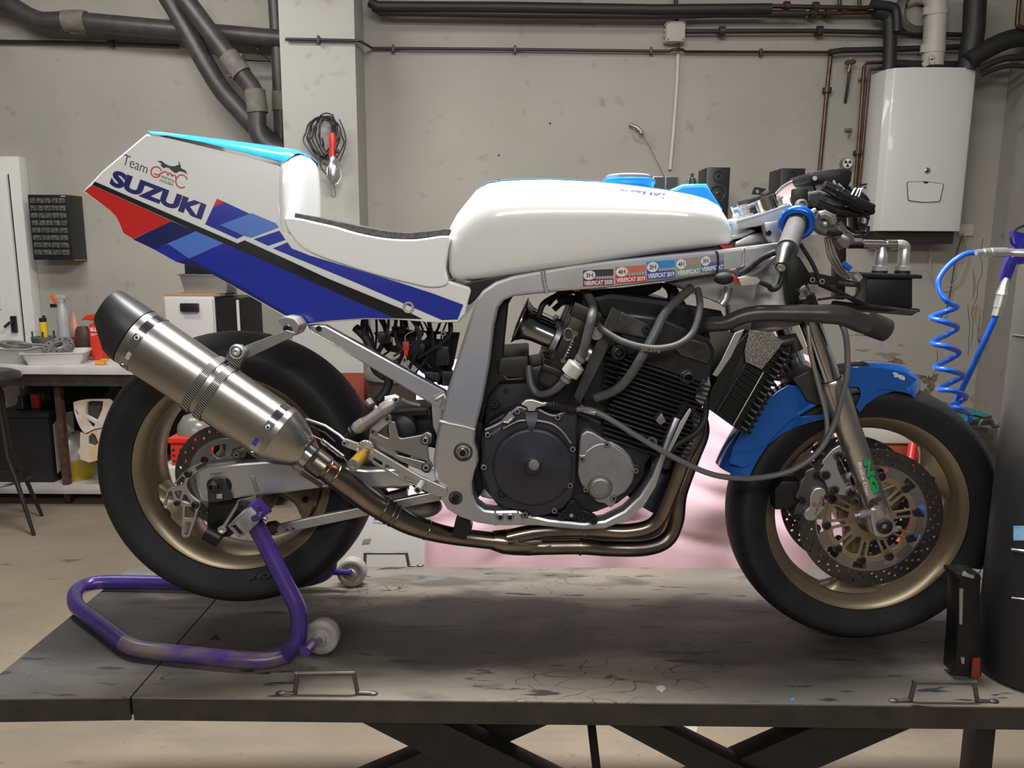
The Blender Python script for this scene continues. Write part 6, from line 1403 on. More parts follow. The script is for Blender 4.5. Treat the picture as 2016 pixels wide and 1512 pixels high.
# collector and four headers
CO = MB()
def pipe4(pts, r, name='header_pipe', m=exh_m, n=18, parent=None, sm=6):
    b = MB(); b.tube(spl([p(x, y, w) for x, y, w in pts], sm), r, n); return b.build(name, m, parent or PIP, smooth_angle=60)
b = MB(); c0, c1, c2 = p(968, 1063, .09), p(990, 1066, .085), p(1040, 1066, .075)
b.tube([c0, c1, p(1012, 1066, .08), c2, p(1060, 1066, .07)], [.021, .027, .030, .031, .030], 24, flat=1.0); b.build('collector', exh_m, PIP)
R1 = .0185
pipe4([(1000, 1058, .10), (1060, 1046, .10), (1140, 1043, .10), (1180, 1044, .10), (1240, 1046, .11), (1290, 1030, .115), (1318, 975, .12), (1345, 905, .13), (1372, 850, .13), (1368, 815, .125), (1345, 790, .12)], R1*.93)
pipe4([(1010, 1075, .085), (1060, 1076, .085), (1140, 1075, .085), (1200, 1079, .07), (1270, 1078, .06), (1312, 1062, .05), (1330, 1025, .045), (1337, 970, .045), (1362, 900, .04), (1380, 850, .04), (1372, 810, .04)], R1)
pipe4([(1010, 1056, .04), (1140, 1052, .03), (1240, 1055, .0), (1300, 1035, -.03), (1330, 960, -.04), (1370, 860, -.04), (1365, 800, -.04)], R1)
pipe4([(1010, 1066, .0), (1140, 1066, -.03), (1240, 1066, -.07), (1310, 1035, -.11), (1335, 960, -.12), (1372, 860, -.12), (1360, 800, -.12)], R1)
b = MB(); b.tube([p(1000, 1064, .10), p(1142, 1062, .095)], .001, 5); b.build('seam', spr, PIP)
for x, y, w in ((1142, 1075, .085), (1150, 1043, .10)):
    q = p(x, y, w); b = MB(); b.tube([q-Vector((.003, 0, 0)), q+Vector((.003, 0, 0))], R1*1.1, 20); b.build('weld_ring', exh_m, PIP)
b = MB(); b.coil(p(1018, 1066, .125), p(1062, 1055, .125), .0028, .0008, 18, 4, 8); b.tube([p(1062, 1055, .125), p(1078, 1048, .122), p(1092, 1047, .115)], .0012, 5); b.tube([p(1018, 1066, .125), p(1000, 1063, .12), p(992, 1060, .115)], .0013, 5); b.tube([p(1000, 1066, .124), p(1068, 1078, .118), p(1085, 1074, .11)], .0012, 5); b.build('retaining_spring', spr, PIP)
# ---------------------------------------------------------------- engine
C47 = lambda x, y: (900+x/4.725, 780+y/4.725)
CC = [C47(*q) for q in ((470, 130), (560, 95), (640, 110), (760, 110), (900, 150), (1000, 120), (1100, 130), (1400, 250), (1720, 400), (1850, 520), (1760, 640), (1740, 760), (1640, 900), (1500, 1010), (1300, 1090), (1000, 1140), (700, 1140), (400, 1060), (230, 850), (200, 650), (220, 350), (300, 230))]
ENG = plate('engine_case', CC, [], B, .135, .27, dark_m, BK, .012, label='dark grey inline-four engine')
cv = [C47(*q) for q in ((480, 140), (560, 110), (620, 125), (640, 60) , (740, 60), (760, 130), (880, 175), (960, 170), (1010, 140), (1110, 140), (1120, 180), (1105, 480), (1100, 820), (1060, 960), (980, 1050), (880, 1090), (800, 1115), (700, 1125), (640, 1080), (560, 1060), (440, 1040), (350, 960), (280, 840), (245, 740), (230, 640), (250, 400), (262, 310), (410, 235))]
cm_ = mat('clutch_cover_paint', (.045, .044, .060), .40, metal=.35, var=.35, vscale=15, bump=.12, bscale=400)
CVR = plate('clutch_cover', cv, [], B, .170, .04, cm_, ENG, .004, label='big dark clutch cover')
c_ = p(*C47(705, 650), .170); rD = (p(*C47(1080, 650), .178)-p(*C47(705, 650), .178)).length
b = MB(); b.lathe([(rD*1.02, -.002), (rD*1.0, .006), (rD*.97, .010), (rD*.9, .011), (.02, .012), (.0185, .0125), (.013, .0205), (.0115, .021), (0, .021)], c_, TOCAM, 72); b.build('cover_dome', cm_, CVR)
q = p(*C47(715, 640), .19); b = MB(); b.lathe([(.0125, -.008), (.0105, .001), (.0085, .0015), (0, .0015)], q, TOCAM, 24); b.build('centre_boss', alu_d, CVR)
q = p(*C47(425, 890), .172); b = MB(); b.lathe([(.0145, 0), (.0145, .009), (.0115, .009), (.011, .002), (0, .002)], q, TOCAM, 24); b.build('filler_recess', [cm_], CVR); b = MB(); b.lathe([(.011, .0025), (0, .0025)], q, TOCAM, 20); b.build('recess_bottom', hole_m, CVR)
for x, y in ((560, 140), (935, 195), (1075, 490), (1050, 828), (905, 1062), (632, 1098), (250, 660), (285, 358), (1160, 108)):
    q = p(*C47(x, y), .172); b = MB(); b.lathe([(.0088, -.02), (.0088, 0)], q, TOCAM, 18); b.build('screw_post', cm_, CVR); bolt(q, .0062, CVR, alu_d, name='cover_bolt')
b = MB(); q = p(*C47(690, 150), .168); b.prism([p(*C47(622, 135), .172), p(*C47(755, 135), .172), p(*C47(745, 220), .182), p(*C47(712, 330), .184), p(*C47(670, 330), .184), p(*C47(640, 220), .182)], (0, .03, 0), bev=.003); b.build('release_boss', cm_, CVR)
plate('release_lever', rnd([C47(*q) for q in ((590, 80), (640, 35), (700, 30), (790, 60), (850, 55), (850, 80), (770, 100), (735, 110), (725, 140), (660, 140), (650, 100))], .25), [], B, .182, .014, alu_l, CVR, .002)
b = MB(); b.coil(p(1088, 797, .18), p(1132, 806, .18), .0075, .0028, 9, 6, 12); b.tube([p(1075, 795, .18), p(1135, 806, .18)], .006, 10); b.build('cable_boot', rubber, CVR)
b = MB(); b.tube(rnd_ := [p(*C47(x, y), .176) for x, y in ((430, 225), (500, 150), (530, 190), (470, 245), (430, 235))], .0035, 8, closed=True); b.poly([p(*C47(x, y), .176) for x, y in ((430, 225), (500, 150), (530, 190), (470, 245))]); b.build('sight_glass', alu, CVR)
b = MB(); b.tube(spl([p(*C47(x, y), .172) for x, y in ((262, 315), (420, 238), (560, 110), (640, 125))], 4), .003, 8); b.tube(spl([p(*C47(x, y), .172) for x, y in ((760, 125), (880, 180), (960, 165), (1020, 140), (1080, 142))], 4), .003, 8); b.tube(spl([p(*C47(x, y), .178) for x, y in ((430, 300), (560, 235), (640, 225))], 4), .002, 8); b.tube(spl([p(*C47(x, y), .178) for x, y in ((740, 225), (880, 255), (980, 330), (1060, 440))], 4), .0028, 8); b.build('cover_rib', alu_d, CVR)
text_obj('cast_lettering', 'SUZUKI', [C47(310, 345), C47(400, 285), C47(408, 305), C47(320, 368)], lambda x, y: p(x, y, .1712), alu_d, CVR, bold=.02)
# signal cover
sg = [C47(*q) for q in ((1150, 360), (1200, 318), (1260, 330), (1385, 410), (1440, 425), (1540, 480), (1620, 570), (1650, 660), (1680, 690), (1645, 740), (1635, 800), (1560, 900), (1490, 935), (1470, 1010), (1430, 1045), (1395, 1020), (1370, 1000), (1300, 990), (1230, 900), (1170, 850), (1140, 790), (1120, 720), (1130, 560), (1138, 420))]
sgm = mat('grey_engine_cover', (.34, .34, .37), .40, metal=.6, var=.2, vscale=25, bump=.1, bscale=500)
SG = plate('signal_cover', rnd(sg, .3, 2), [], B, .160, .03, sgm, ENG, .004, label='grey ignition pickup cover')
b = MB(); q = p(*C47(1330, 850), .160); b.lathe([(.0265, -.001), (.0205, .008), (.0165, .0085), (.0155, .006), (0, .006)], q, TOCAM, 36); b.build('cover_cap', alu_d, SG)
for x, y in ((1392, 448), (1162, 583), (1662, 690), (1195, 865), (1457, 948)):
    q = p(*C47(x, y), .162); b = MB(); b.lathe([(.0078, -.02), (.0078, 0)], q, TOCAM, 16); b.build('screw_post', sgm, SG); bolt(q, .0055, SG, alu_d, name='cover_bolt')
b = MB(); b.tube(spl([p(*C47(x, y), .1605) for x, y in ((1140, 555), (1190, 552), (1200, 520), (1290, 460), (1365, 445))], 4), .0024, 8); b.tube(spl([p(*C47(x, y), .1605) for x, y in ((1430, 455), (1540, 530), (1620, 640), (1635, 690))], 4), .0016, 8); b.build('cover_rib', alu_l, SG)
# rail bracket with three screws
plate('mount_bracket', rnd([C47(*q) for q in ((930, 1090), (1000, 1060), (1040, 980), (1075, 960), (1110, 980), (1160, 1055), (1220, 1075), (1310, 1130), (1305, 1180), (1240, 1190), (1200, 1150), (960, 1145), (930, 1120))], .25), [], B, .172, .014, black_m, FRM, .002)
for x, y in ((1070, 1010), (980, 1108), (1150, 1120), (1270, 1155)): bolt(p(*C47(x, y), .172), .008, FRM, bolt_d, name='mount_bolt')
b = MB(); q = p(*C47(1063, 1108), .1725); b.lathe([(.004, 0), (.004, .001), (0, .001)], q, TOCAM, 12); b.build('bracket_plug', alu_l, FRM)
# cylinder block: fins stacked along the cylinder axis
def cyl_pt(s, t, w):       # s across the fins (0 left, 1 right), t up the cylinder (0 base, 1 top)
    x0_, y0_ = 1178+52*t, 862-160*t
    return p(x0_+172*s, y0_+56*s, w)
b = MB()
MB().prism([p(x, y, .118) for x, y in ((1150, 600), (1395, 650), (1400, 760), (1340, 890), (1150, 860))], (0, .24, 0)).build('cylinder_core', mat('black_engine_paint', (.022, .022, .026), .4, metal=.3), ENG)
a0 = [cyl_pt(.03, 0, .13), cyl_pt(.97, 0, .13), cyl_pt(.97, 1, .13), cyl_pt(.03, 1, .13)]
b.prism(a0, (0, .26, 0)); CB = b.build('cylinder_block', mat('black_engine_paint', (.022, .022, .026), .4, metal=.3), ENG)
nf = 18
for k in range(nf):
    t0 = (k+.25)/nf; t1 = t0+.32/nf
    b = MB(); ins = .0 if k > 3 else .03*(3-k)/3
    b.prism([cyl_pt(ins, t0, .155), cyl_pt(1, t0, .155), cyl_pt(1, t1, .155), cyl_pt(ins, t1, .155)], (0, .3, 0), bev=.001, seg=1); b.build('cooling_fin', mat('fin_black', (.04, .04, .043), .32, metal=.5), CB)
# cylinder head with inlet-side fins, cam cover
hdp = [(1232, 700), (1218, 640), (1222, 615), (1300, 625), (1395, 665), (1408, 690), (1400, 745), (1395, 762), (1340, 745), (1260, 718)]
HDm = mat('head_black', (.03, .03, .034), .35, metal=.4, var=.4, vscale=20)
HE = plate('cylinder_head', hdp, [], B, .150, .30, HDm, ENG, .006)
for k in range(7):
    b = MB(); y_ = 692+11*k; b.prism([p(1196-k*1.5, y_, .15), p(1232-k*2, y_+12, .15), p(1232-k*2, y_+14, .15), p(1196-k*1.5, y_+2, .15)], (0, .28, 0)); b.build('cooling_fin', CB.children[0].data.materials[0], HE)
for k in range(4):
    b = MB(); y_ = 700+9*k; b.prism([p(1236, y_, .158), p(1390, y_+52, .158), p(1390, y_+54.5, .158), p(1236, y_+2.5, .158)], (0, .02, 0)); b.build('cooling_fin', CB.children[0].data.materials[0], HE)
plate('cam_cover', rnd([(1160, 585, 8), (1200, 575, 6), (1260, 583, 6), (1330, 592, 10), (1375, 610, 14), (1395, 640, 8), (1402, 672, 6), (1330, 660, 4), (1225, 640, 4), (1180, 632, 8)], .2), [], B, .12, .26, mat('cam_cover_black', (.009, .009, .010), .3, metal=.2), HE, .012)
side = plate('cam_end_cover', rnd([(1208, 622, 4), (1222, 612, 3), (1262, 632, 3), (1290, 645, 6), (1295, 662, 6), (1280, 668, 4), (1240, 660, 2), (1205, 652, 3)], .2), [], B, .158, .03, mat('worn_black_cover', (.16, .16, .16), .28, metal=.8, var=.8, vscale=18, col2=(.03, .03, .03)), HE, .003)
bolt(p(1273, 649, .159), .009, side, bolt_d, name='cover_bolt')
plate('cam_end_cover', rnd([(1345, 662, 4), (1395, 676, 6), (1402, 695, 4), (1396, 718, 4), (1340, 700, 3), (1325, 680, 3)], .2), [], B, .158, .03, mat('worn_black_cover', (.16, .16, .16), .28), HE, .004)
for x, y, r in ((1218, 694, .012), (1353, 742, .012)):
    q = p(x, y, .158); b = MB(); b.lathe([(r*1.3, -.03), (r*1.3, 0), (r, .002), (r, .012), (r*.7, .013)], q, TOCAM, 6 if x > 1300 else 20); b.build('head_plug', bolt_d, HE)
    if x < 1300: bolt(p(x, y, .17), .006, HE, bolt_d, name='plug_bolt')
plate('head_bracket', [(1150, 730), (1205, 604), (1222, 614), (1190, 700), (1142, 796), (1130, 780)], [], B, .162, .006, dark_g, ENG, .001)
b = MB(); b.prism([p(x, y, .10) for x, y in ((960, 740), (1150, 700), (1190, 860), (950, 870))], (0, .2, 0), bev=.01); b.build('upper_case', dark_m, ENG)
b = MB(); b.prism([p(x, y, .12) for x, y in ((965, 705), (1040, 700), (1040, 745), (975, 742))], (0, .24, 0), bev=.006); b.build('battery_tray', mat('worn_black_plastic', (.022, .021, .020), .45, var=.4), BK)
plate('inner_frame_edge', [(1000, 585), (1010, 583), (1000, 600), (990, 700), (985, 730), (1000, 745), (1040, 742), (1040, 750), (985, 752), (962, 780), (950, 830), (942, 830), (965, 715), (974, 640), (985, 600)], [], B, .12, .05, black_m, FRM, .003)
for x, y in ((973, 795), (995, 768)): bolt(p(x, y, .11), .009 if x < 980 else .004, ENG, bolt_d, name='case_bolt')
b = MB(); b.prism([p(x, y, .11) for x, y in ((928, 810), (948, 800), (955, 960), (930, 1000))], (0, .1, 0), bev=.004); b.build('rear_case', black_m, ENG)
b = MB(); b.prism([p(x, y, .10) for x, y in ((936, 970), (955, 950), (975, 985), (950, 980))], (0, .05, 0), bev=.003); b.build('sprocket_guard', alu, ENG)
b = MB(); b.prism([p(x, y, .10) for x, y in ((1230, 860), (1345, 880), (1330, 930), (1290, 890))], (0, .1, 0), bev=.004); b.build('front_case', dark_m, ENG)
ring_(1283, 870, .16, .011, alu_d, 'front_mount', ENG); bolt(p(1283, 870, .162), .006, ENG, bolt_d, name='case_bolt')
plate('downtube_plate', rnd([(1358, 803, 3), (1362, 808, 2), (1325, 880, 3), (1318, 892, 2), (1314, 888, 2), (1340, 830, 3)], .2), [], B, .164, .006, alu_l, FRM, .001)
b = MB(); b.tube([p(1350, 790, .12), p(1325, 860, .12), p(1300, 915, .12)], .022, 18); b.build('downtube', mat('dark_blue_steel', (.05, .052, .075), .35, metal=.5), FRM)
b = MB(); b.tube([p(1262, 985, .05), p(1300, 930, .05), p(1318, 880, .05)], [.055, .045, .03], 20); b.build('header_shield', mat('dark_blue_steel', (.05, .052, .075), .35, metal=.5), ENG)
b = MB(); b.prism([p(x, y, .17) for x, y in ((1290, 828), (1303, 812), (1312, 830), (1300, 838))], (0, .03, 0), bev=.003); b.build('head_stud', alu_d, HE)
# ---------------------------------------------------------------- carburettors
def carb_at(w, full):
    m = Vector((0, -w, 0))
    a = p(1091, 655, .0); a.y = -w
    d_ = (p(1027, 627, 0)-p(1091, 655, 0)).normalized(); u_ = Vector((-d_.z, 0, d_.x))
    if u_.z < 0: u_ = -u_
    s_ = .88
    b = MB(); b.lathe([(.024*s_, -.005), (.026*s_, .02), (.0265*s_, .045), (.030*s_, .062), (.040*s_, .076), (.047*s_, .080), (.047*s_, .082), (.039*s_, .079), (.028*s_, .062), (.024*s_, .04), (.022*s_, .0)], a, d_, 36)
    R_ = b.build('bell_mouth', mat('dark_chrome', (.30, .30, .30), .2, metal=1), CAR)
    b = MB(); b.lathe([(.030, -.004), (.030, .006), (.027, .008)], a, d_, 24); b.build('bell_clamp', alu_d, CAR)
    # body along u_
    c0 = a-d_*.028; b = MB()
    def bx(c, hd, hu, hw, n='', bev=.003):
        v = [c+d_*i*hd+u_*j*hu+AY*k*hw for i, j, k in ((1, 1, -1), (-1, 1, -1), (-1, -1, -1), (1, -1, -1))]
        b.prism(v, AY*2*hw, bev=bev)
    bx(c0, .020, .062, .030); bx(c0+u_*.072-d_*.004, .030, .014, .034); bx(c0-u_*.056, .033, .006, .038)
    b.build('carb_body', mat('grimy_carb_casting', (.050, .044, .040), .4, metal=.6, var=.4, vscale=30), CAR)
    b = MB(); b.loft([[c0-u_*t+d_*(math.cos(2*PI*k/16)*r*1.1)+AY*math.sin(2*PI*k/16)*r for k in range(16)] for t, r in ((.06, .030), (.085, .029), (.098, .02), (.10, .008))]); b.build('float_bowl', mat('dark_carb_bowl', (.06, .055, .053), .35, metal=.5), CAR)
    b = MB(); b.lathe([(.030, 0), (.030, -.014), (.024, -.018), (.024, -.045)], c0-d_*.02, d_, 24); b.build('intake_ring', steel, CAR)
    if full:
        b = MB(); b.lathe([(.013, 0), (.013, .004), (.0105, .004), (.010, .001), (.0055, .001), (.0055, .003), (0, .003)], c0-d_*.038+u_*.046-AY*.032, TOCAM, 24); b.build('pivot_cap', alu_d, CAR)
        b = MB(); b.coil(c0+u_*.018-AY*.036-d_*.002, c0-u_*.018-AY*.036-d_*.002, .006, .0012, 6, 5, 10); b.tube([c0+u_*.025-AY*.036, c0-u_*.025-AY*.036], .0035, 8); b.build('idle_spring', spr, CAR)
        b = MB(); b.lathe([(.006, 0), (.006, .004), (0, .004)], c0+u_*.028-AY*.03, TOCAM, 10); b.lathe([(.005, 0), (.005, .004), (0, .004)], c0-u_*.03-AY*.03, TOCAM, 10); b.build('carb_screw', brass := mat('carb_brass', (.3, .24, .14), .3, metal=.9), CAR)
        b = MB(); b.tube([c0-d_*.028+u_*.012-AY*.034, c0-d_*.018-u_*.028-AY*.034], .0016, 6); b.ball(c0-d_*.018-u_*.028-AY*.034, .0045); b.ball(c0-d_*.028+u_*.012-AY*.034, .005); b.build('linkage_rod', alu, CAR)
        b = MB(); b.tube([c0+d_*.012+u_*.022-AY*.034+Vector((.009*math.cos(t)*1, 0, .012*math.sin(t))) for t in [2*PI*k/16 for k in range(16)]], .0018, 6, closed=True); b.build('carb_link', alu_d, CAR)
CAR = empty('carburettors', label='bank of carburettors with polished bell mouths', parent=BK)
for w in (.135, .045, -.045, -.135): carb_at(w, w > .1)
b = MB()
for (x0_, y0_, x1_, y1_, w) in ((1060, 625, 1090, 585, .09), (1078, 600, 1130, 572, .08), (1090, 610, 1150, 585, .05), (1120, 600, 1180, 610, .06), (1150, 575, 1165, 640, .1)):
    b.tube(spl([p(x0_, y0_, w), p((x0_+x1_)/2-6, (y0_+y1_)/2-6, w), p(x1_, y1_, w)], 4), .006, 8)
b.build('throttle_cable', rubber, BK)
for (x, y, sx, sy) in ((1115, 590, 40, 20), (1150, 600, 36, 26), (1190, 590, 40, 24)):
    b = MB(); b.prism([p(x-sx/2, y-sy/2, .06), p(x+sx/2, y-sy/2+4, .06), p(x+sx/2, y+sy/2, .06), p(x-sx/2+4, y+sy/2, .06)], (0, .1, 0), bev=.005); b.build('ignition_coil', black_m, BK)
def hose(name, pts, rpx, m, parent=None, n=12, sm=6, **kw):
    b = MB(); P = [p(x, y, w) for x, y, w in pts]; b.tube(spl(P, sm), rpx/FPX*1.58, n); return b.build(name, m, parent or BK, smooth_angle=60, **kw)
hose('breather_hose', [(1360, 568, .1), (1335, 590, .14), (1308, 618, .17), (1285, 665, .185), (1262, 705, .19), (1240, 740, .185), (1212, 768, .175), (1172, 784, .16)], 9, hose_g)
hose('fuel_hose', [(1176, 638, .16), (1195, 655, .185), (1225, 672, .20), (1262, 683, .208), (1300, 686, .208), (1335, 678, .2), (1360, 660, .19), (1372, 635, .18), (1378, 600, .16), (1374, 570, .12)], 6.5, hose_g, label='printed grey fuel hose looped over the engine')
hose('fuel_hose', [(1150, 570, .1), (1166, 600, .15), (1165, 625, .19), (1158, 655, .195), (1149, 690, .195), (1141, 708, .195)], 9, hose_g)
hose('fuel_hose', [(1116, 742, .19), (1105, 757, .185), (1085, 772, .17), (1060, 776, .15), (1045, 755, .14), (1041, 720, .13)], 7.5, hose_g)
hose('overflow_hose', [(1310, 560, .05), (1322, 575, .06), (1318, 600, .06), (1300, 640, .05)], 8, rubber)
b = MB(); f0, f1 = p(1139, 712, .195), p(1117, 742, .19); dd = (f1-f0); b.tube([f0, f0+dd*.12, f0+dd*.13, f0+dd*.2, f0+dd*.8, f0+dd*.87, f0+dd*.88, f1], [.008, .008, .013, .0185, .0185, .013, .009, .009], 20); b.build('fuel_filter', mat('clear_filter_plastic', (.55, .54, .51), .2, coat=.4), BK)
for q in (p(1143, 706, .195), p(1114, 747, .19)):
    b = MB(); b.tube([q-dd.normalized()*.004, q+dd.normalized()*.004], .0112, 14); b.build('hose_clip', alu_d, BK)
text_obj('hose_lettering', 'SK216', [(1262, 684), (1300, 688), (1300, 695), (1262, 691)], lambda x, y: p(x, y, .2155), brass_t := mat('faded_hose_print', (.35, .26, .18), .6), BK)
# clutch cable: one long loop from the clutch to the bars
hose('clutch_cable', [(1135, 806, .18), (1165, 808, .185), (1205, 828, .19), (1260, 862, .195), (1320, 897, .195), (1390, 930, .19), (1445, 941, .18), (1500, 940, .17), (1560, 925, .165), (1610, 890, .16), (1640, 840, .155), (1655, 790, .155), (1667, 740, .155), (1668, 690, .15), (1662, 650, .15), (1640, 610, .13)], 5.6, mat('grey_cable_sheath', (.13, .13, .13), .4), label='long grey clutch cable sweeping under the oil cooler')
b = MB(); b.tube([p(1140, 806, .181), p(1150, 807, .182), p(1151, 807, .182), p(1172, 812, .186)], [.0055, .0055, .0065, .0065], 10); b.build('cable_adjuster', alu, BK)
hose('drain_hose', [(1385, 700, .13), (1390, 760, .14), (1388, 820, .145), (1372, 850, .15), (1345, 868, .15), (1325, 882, .15), (1312, 900, .14)], 6.5, rubber)
hose('brake_hose', [(1585, 600, .13), (1592, 660, .14), (1597, 700, .145), (1612, 760, .15), (1625, 810, .15), (1628, 850, .15), (1618, 880, .14), (1612, 890, .12)], 4.6, mat('braided_hose', (.34, .32, .28), .3, metal=.6))
# ---------------------------------------------------------------- oil cooler
def q4(u, v, w):          # u left->right, v top->bottom on the cooler's side
    A1, B1, C1, D1_ = (1478, 652), (1568, 692), (1476, 864), (1392, 803)
    x = (A1[0]*(1-u)+B1[0]*u)*(1-v)+(D1_[0]*(1-u)+C1[0]*u)*v; y = (A1[1]*(1-u)+B1[1]*u)*(1-v)+(D1_[1]*(1-u)+C1[1]*u)*v
    return p(x, y, w)
b = MB(); b.prism([q4(0, 0, .15), q4(.90, .02, .15), q4(.90, 1, .15), q4(0, 1, .15)], (0, .3, 0), bev=.004); OC = b.build('oil_cooler', black_m, BK, label='black finned oil cooler in front of the engine')
for k in range(14):
    v0 = .05+k*.068; b = MB()
    b.tube([q4(.25, v0-.01, .153), q4(.93, v0+.012, .153)], .0030, 8)
    b.tube([q4(.93, v0+.012, .150), q4(.93, v0+.012, -.12)], .0042, 8)
    b.tube([q4(.74, v0+.01, .156), q4(.86, v0+.014, .158), q4(.96, v0+.014, .153)], [.003, .0062, .003], 10)
    b.build('cooler_row', mat('cooler_fin', (.03, .03, .03), .3, metal=.6), OC)
b = MB(); b.tube([q4(.62, .34, .157), q4(.6, 1.0, .157)], .0013, 6); b.build('mesh_wire', alu, OC)
b = MB(); b.tube([q4(.25, .1, .157), q4(.2, 1.0, .157)], .0010, 6); b.build('mesh_wire', dark_g, OC)
mesh = bpy.data.materials.new('wire_mesh'); mesh.use_nodes = True
nt = mesh.node_tree; N = nt.nodes; L = nt.links; bb = N['Principled BSDF']; bb.inputs['Metallic'].default_value = .8; bb.inputs['Roughness'].default_value = .35
tc = N.new('ShaderNodeTexCoord'); vo = N.new('ShaderNodeTexVoronoi'); vo.inputs['Scale'].default_value = 460; L.new(tc.outputs['Object'], vo.inputs['Vector']); L.new(_mix(_range(vo.outputs['Distance'], .35, .5), (.05, .047, .043), (.50, .47, .42)), bb.inputs['Base Color'])
plate('mesh_guard', [(1476, 650), (1520, 655), (1542, 672), (1530, 690), (1500, 727), (1468, 712), (1466, 690)], [], B, .162, .002, mesh, OC, .0003, label='torn wire mesh stuck to the cooler')
plate('cooler_bracket', [(1447, 655), (1466, 648), (1440, 702), (1412, 742), (1402, 738), (1420, 710)], [], B, .158, .005, alu, OC, .001)
plate('cooler_panel', [(1440, 690), (1470, 655), (1478, 660), (1408, 812), (1392, 805), (1400, 770)], [], B, .156, .01, black_m, OC, .002)
plate('stay_bracket', rnd([(1384, 742, 3), (1396, 740, 3), (1400, 760, 2), (1384, 800, 3), (1368, 786, 3)], .2), [circ(0, 0, 0)][:0], B, .150, .005, alu_d, BK, .001)
bolt(p(1376, 767, .151), .007, BK, bolt_d, name='stay_bolt')
b = MB(); b.tube([p(1535, 675, .10), p(1560, 668, .10), p(1568, 690, .1)], .014, 14); b.build('hose_union', dark_g, OC)
# ---------------------------------------------------------------- fork
FKW = .103
fk0, fk1 = p(1578, 590, FKW), p(1740, 1038, FKW)
def fk(t, w=None):
    q = fk0+(fk1-fk0)*t; return q if w is None else Vector((q.x, -w, q.z))
fd = (fk1-fk0).normalized()
def t_of(y): 
    return (y-590)/(1038-590)
far = lambda q: Vector((q.x, FKW, q.z))
str_m = mat('chrome_stanchion', (.60, .59, .57), .13, metal=1)
leg_m = mat('cast_fork_leg', (.62, .59, .55), .28, metal=.9, var=.2, vscale=6)
FK = empty('fork', parent=BK, label='chrome and grey telescopic fork')
for side_w in (FKW, -FKW):
    def f_(t): q = fk0+(fk1-fk0)*t; return Vector((q.x, -side_w, q.z))
    b = MB(); b.tube([f_(-.42), f_(t_of(760))], .0215, 24); b.build('stanchion', str_m, FK)
    b = MB(); b.tube([f_(t_of(742)), f_(t_of(746)), f_(t_of(752)), f_(t_of(752.1)), f_(t_of(790)), f_(t_of(830)), f_(t_of(980)), f_(t_of(1005)), f_(t_of(1025))], [.0265, .0285, .0285, .0290, .0285, .0262, .0240, .0240, .018], 28); b.build('fork_leg', leg_m, FK)
    b = MB(); b.tube([f_(t_of(741)), f_(t_of(744)), f_(t_of(745))], [.0225, .0255, .027], 24); b.build('dust_seal', rubber, FK)
    b = MB(); b.tube([f_(t_of(600)), f_(t_of(640))], .026, 24) if False else b.tube([f_(t_of(586)), f_(t_of(612))], .027, 24); b.build('clamp_ring', black_m, FK)
# axle lug
LUG = plate('axle_lug', rnd([(1712, 1000, 6), (1748, 996, 6), (1757, 1018, 6), (1768, 1036, 6), (1764, 1050, 4), (1748, 1060, 6), (1722, 1058, 8), (1715, 1030, 6)], .2), [], B, FKW+.022, .042, alu, FK, .006)
q = p(1741, 1036, FKW+.022); b = MB(); b.lathe([(.0165, 0), (.0165, .004), (.0135, .006), (.0125, .006), (.011, -.006), (0, -.006)], q, TOCAM, 30); b.lathe([(.0115, -.004), (.0115, .003), (.0065, .003), (.006, -.004), (0, -.004)], q, TOCAM, 6, 1); b.build('axle_end', [dark_g, hole_m], FK)
for x0_, y0_, x1_, y1_, r in ((1690, 1014, 1722, 1005, .0085), (1763, 1042, 1771, 1040, .0055)):
    b = MB(); b.tube([p(x0_, y0_, FKW+.02), p(x1_, y1_, FKW+.01)], r, 14); b.build('pinch_bolt', alu_l, FK)
b = MB(); b.tube([p(1681, 1016, FKW+.022), p(1693, 1013, FKW+.02)], .005, 6); b.build('pinch_nut', alu, FK)
# NG sticker wraps round the leg
def fs(x, y, d=.0006):
    r = B.ray(x, y); o_ = CAM-B.o; O = Vector((o_.dot(B.u), o_.dot(B.v), o_.z)); D = Vector((r.dot(B.u), r.dot(B.v), r.z)).normalized()
    c = fk0; a_ = fd; oc = O-c; A = D-a_*D.dot(a_); Bv = oc-a_*oc.dot(a_); rad = .0256+d
    aa = A.dot(A); bb_ = 2*A.dot(Bv); cc = Bv.dot(Bv)-rad*rad; dis = bb_*bb_-4*aa*cc
    if dis < 0: return p(x, y, FKW)
    return O+D*((-bb_-math.sqrt(dis))/(2*aa))
C504 = lambda x, y: (1500+x/5.04, 840+y/5.04)
grn = mat('green_sticker', (.02, .38, .10), .35)
def ltr(polys, m, d): 
    b = MB()
    for P in polys:
        P2 = []
        n_ = len(P)
        b.poly([fs(*C504(x, y), d) for x, y in P])
    return b.build('sticker_lettering', m, FK)
NN = [(1005, 345), (1060, 318), (1072, 345), (1060, 380), (1085, 450) , (1110, 440), (1118, 472), (1058, 508), (1046, 478), (1058, 430), (1035, 372), (1014, 385)]
N2 = [(1003, 350), (1065, 318), (1078, 352), (1060, 455), (1103, 432), (1115, 468), (1050, 508), (1036, 470), (1055, 372), (1016, 392)]
G2 = [(1062, 520), (1110, 488), (1130, 500), (1140, 540), (1112, 552), (1106, 530), (1086, 542), (1108, 615), (1130, 600), (1122, 575), (1150, 570), (1165, 640), (1115, 665), (1085, 650), (1055, 550)]
def grow(P, k):
    cx_ = sum(x for x, y in P)/len(P); cy_ = sum(y for x, y in P)/len(P); return [(cx_+(x-cx_)*k, cy_+(y-cy_)*k) for x, y in P]
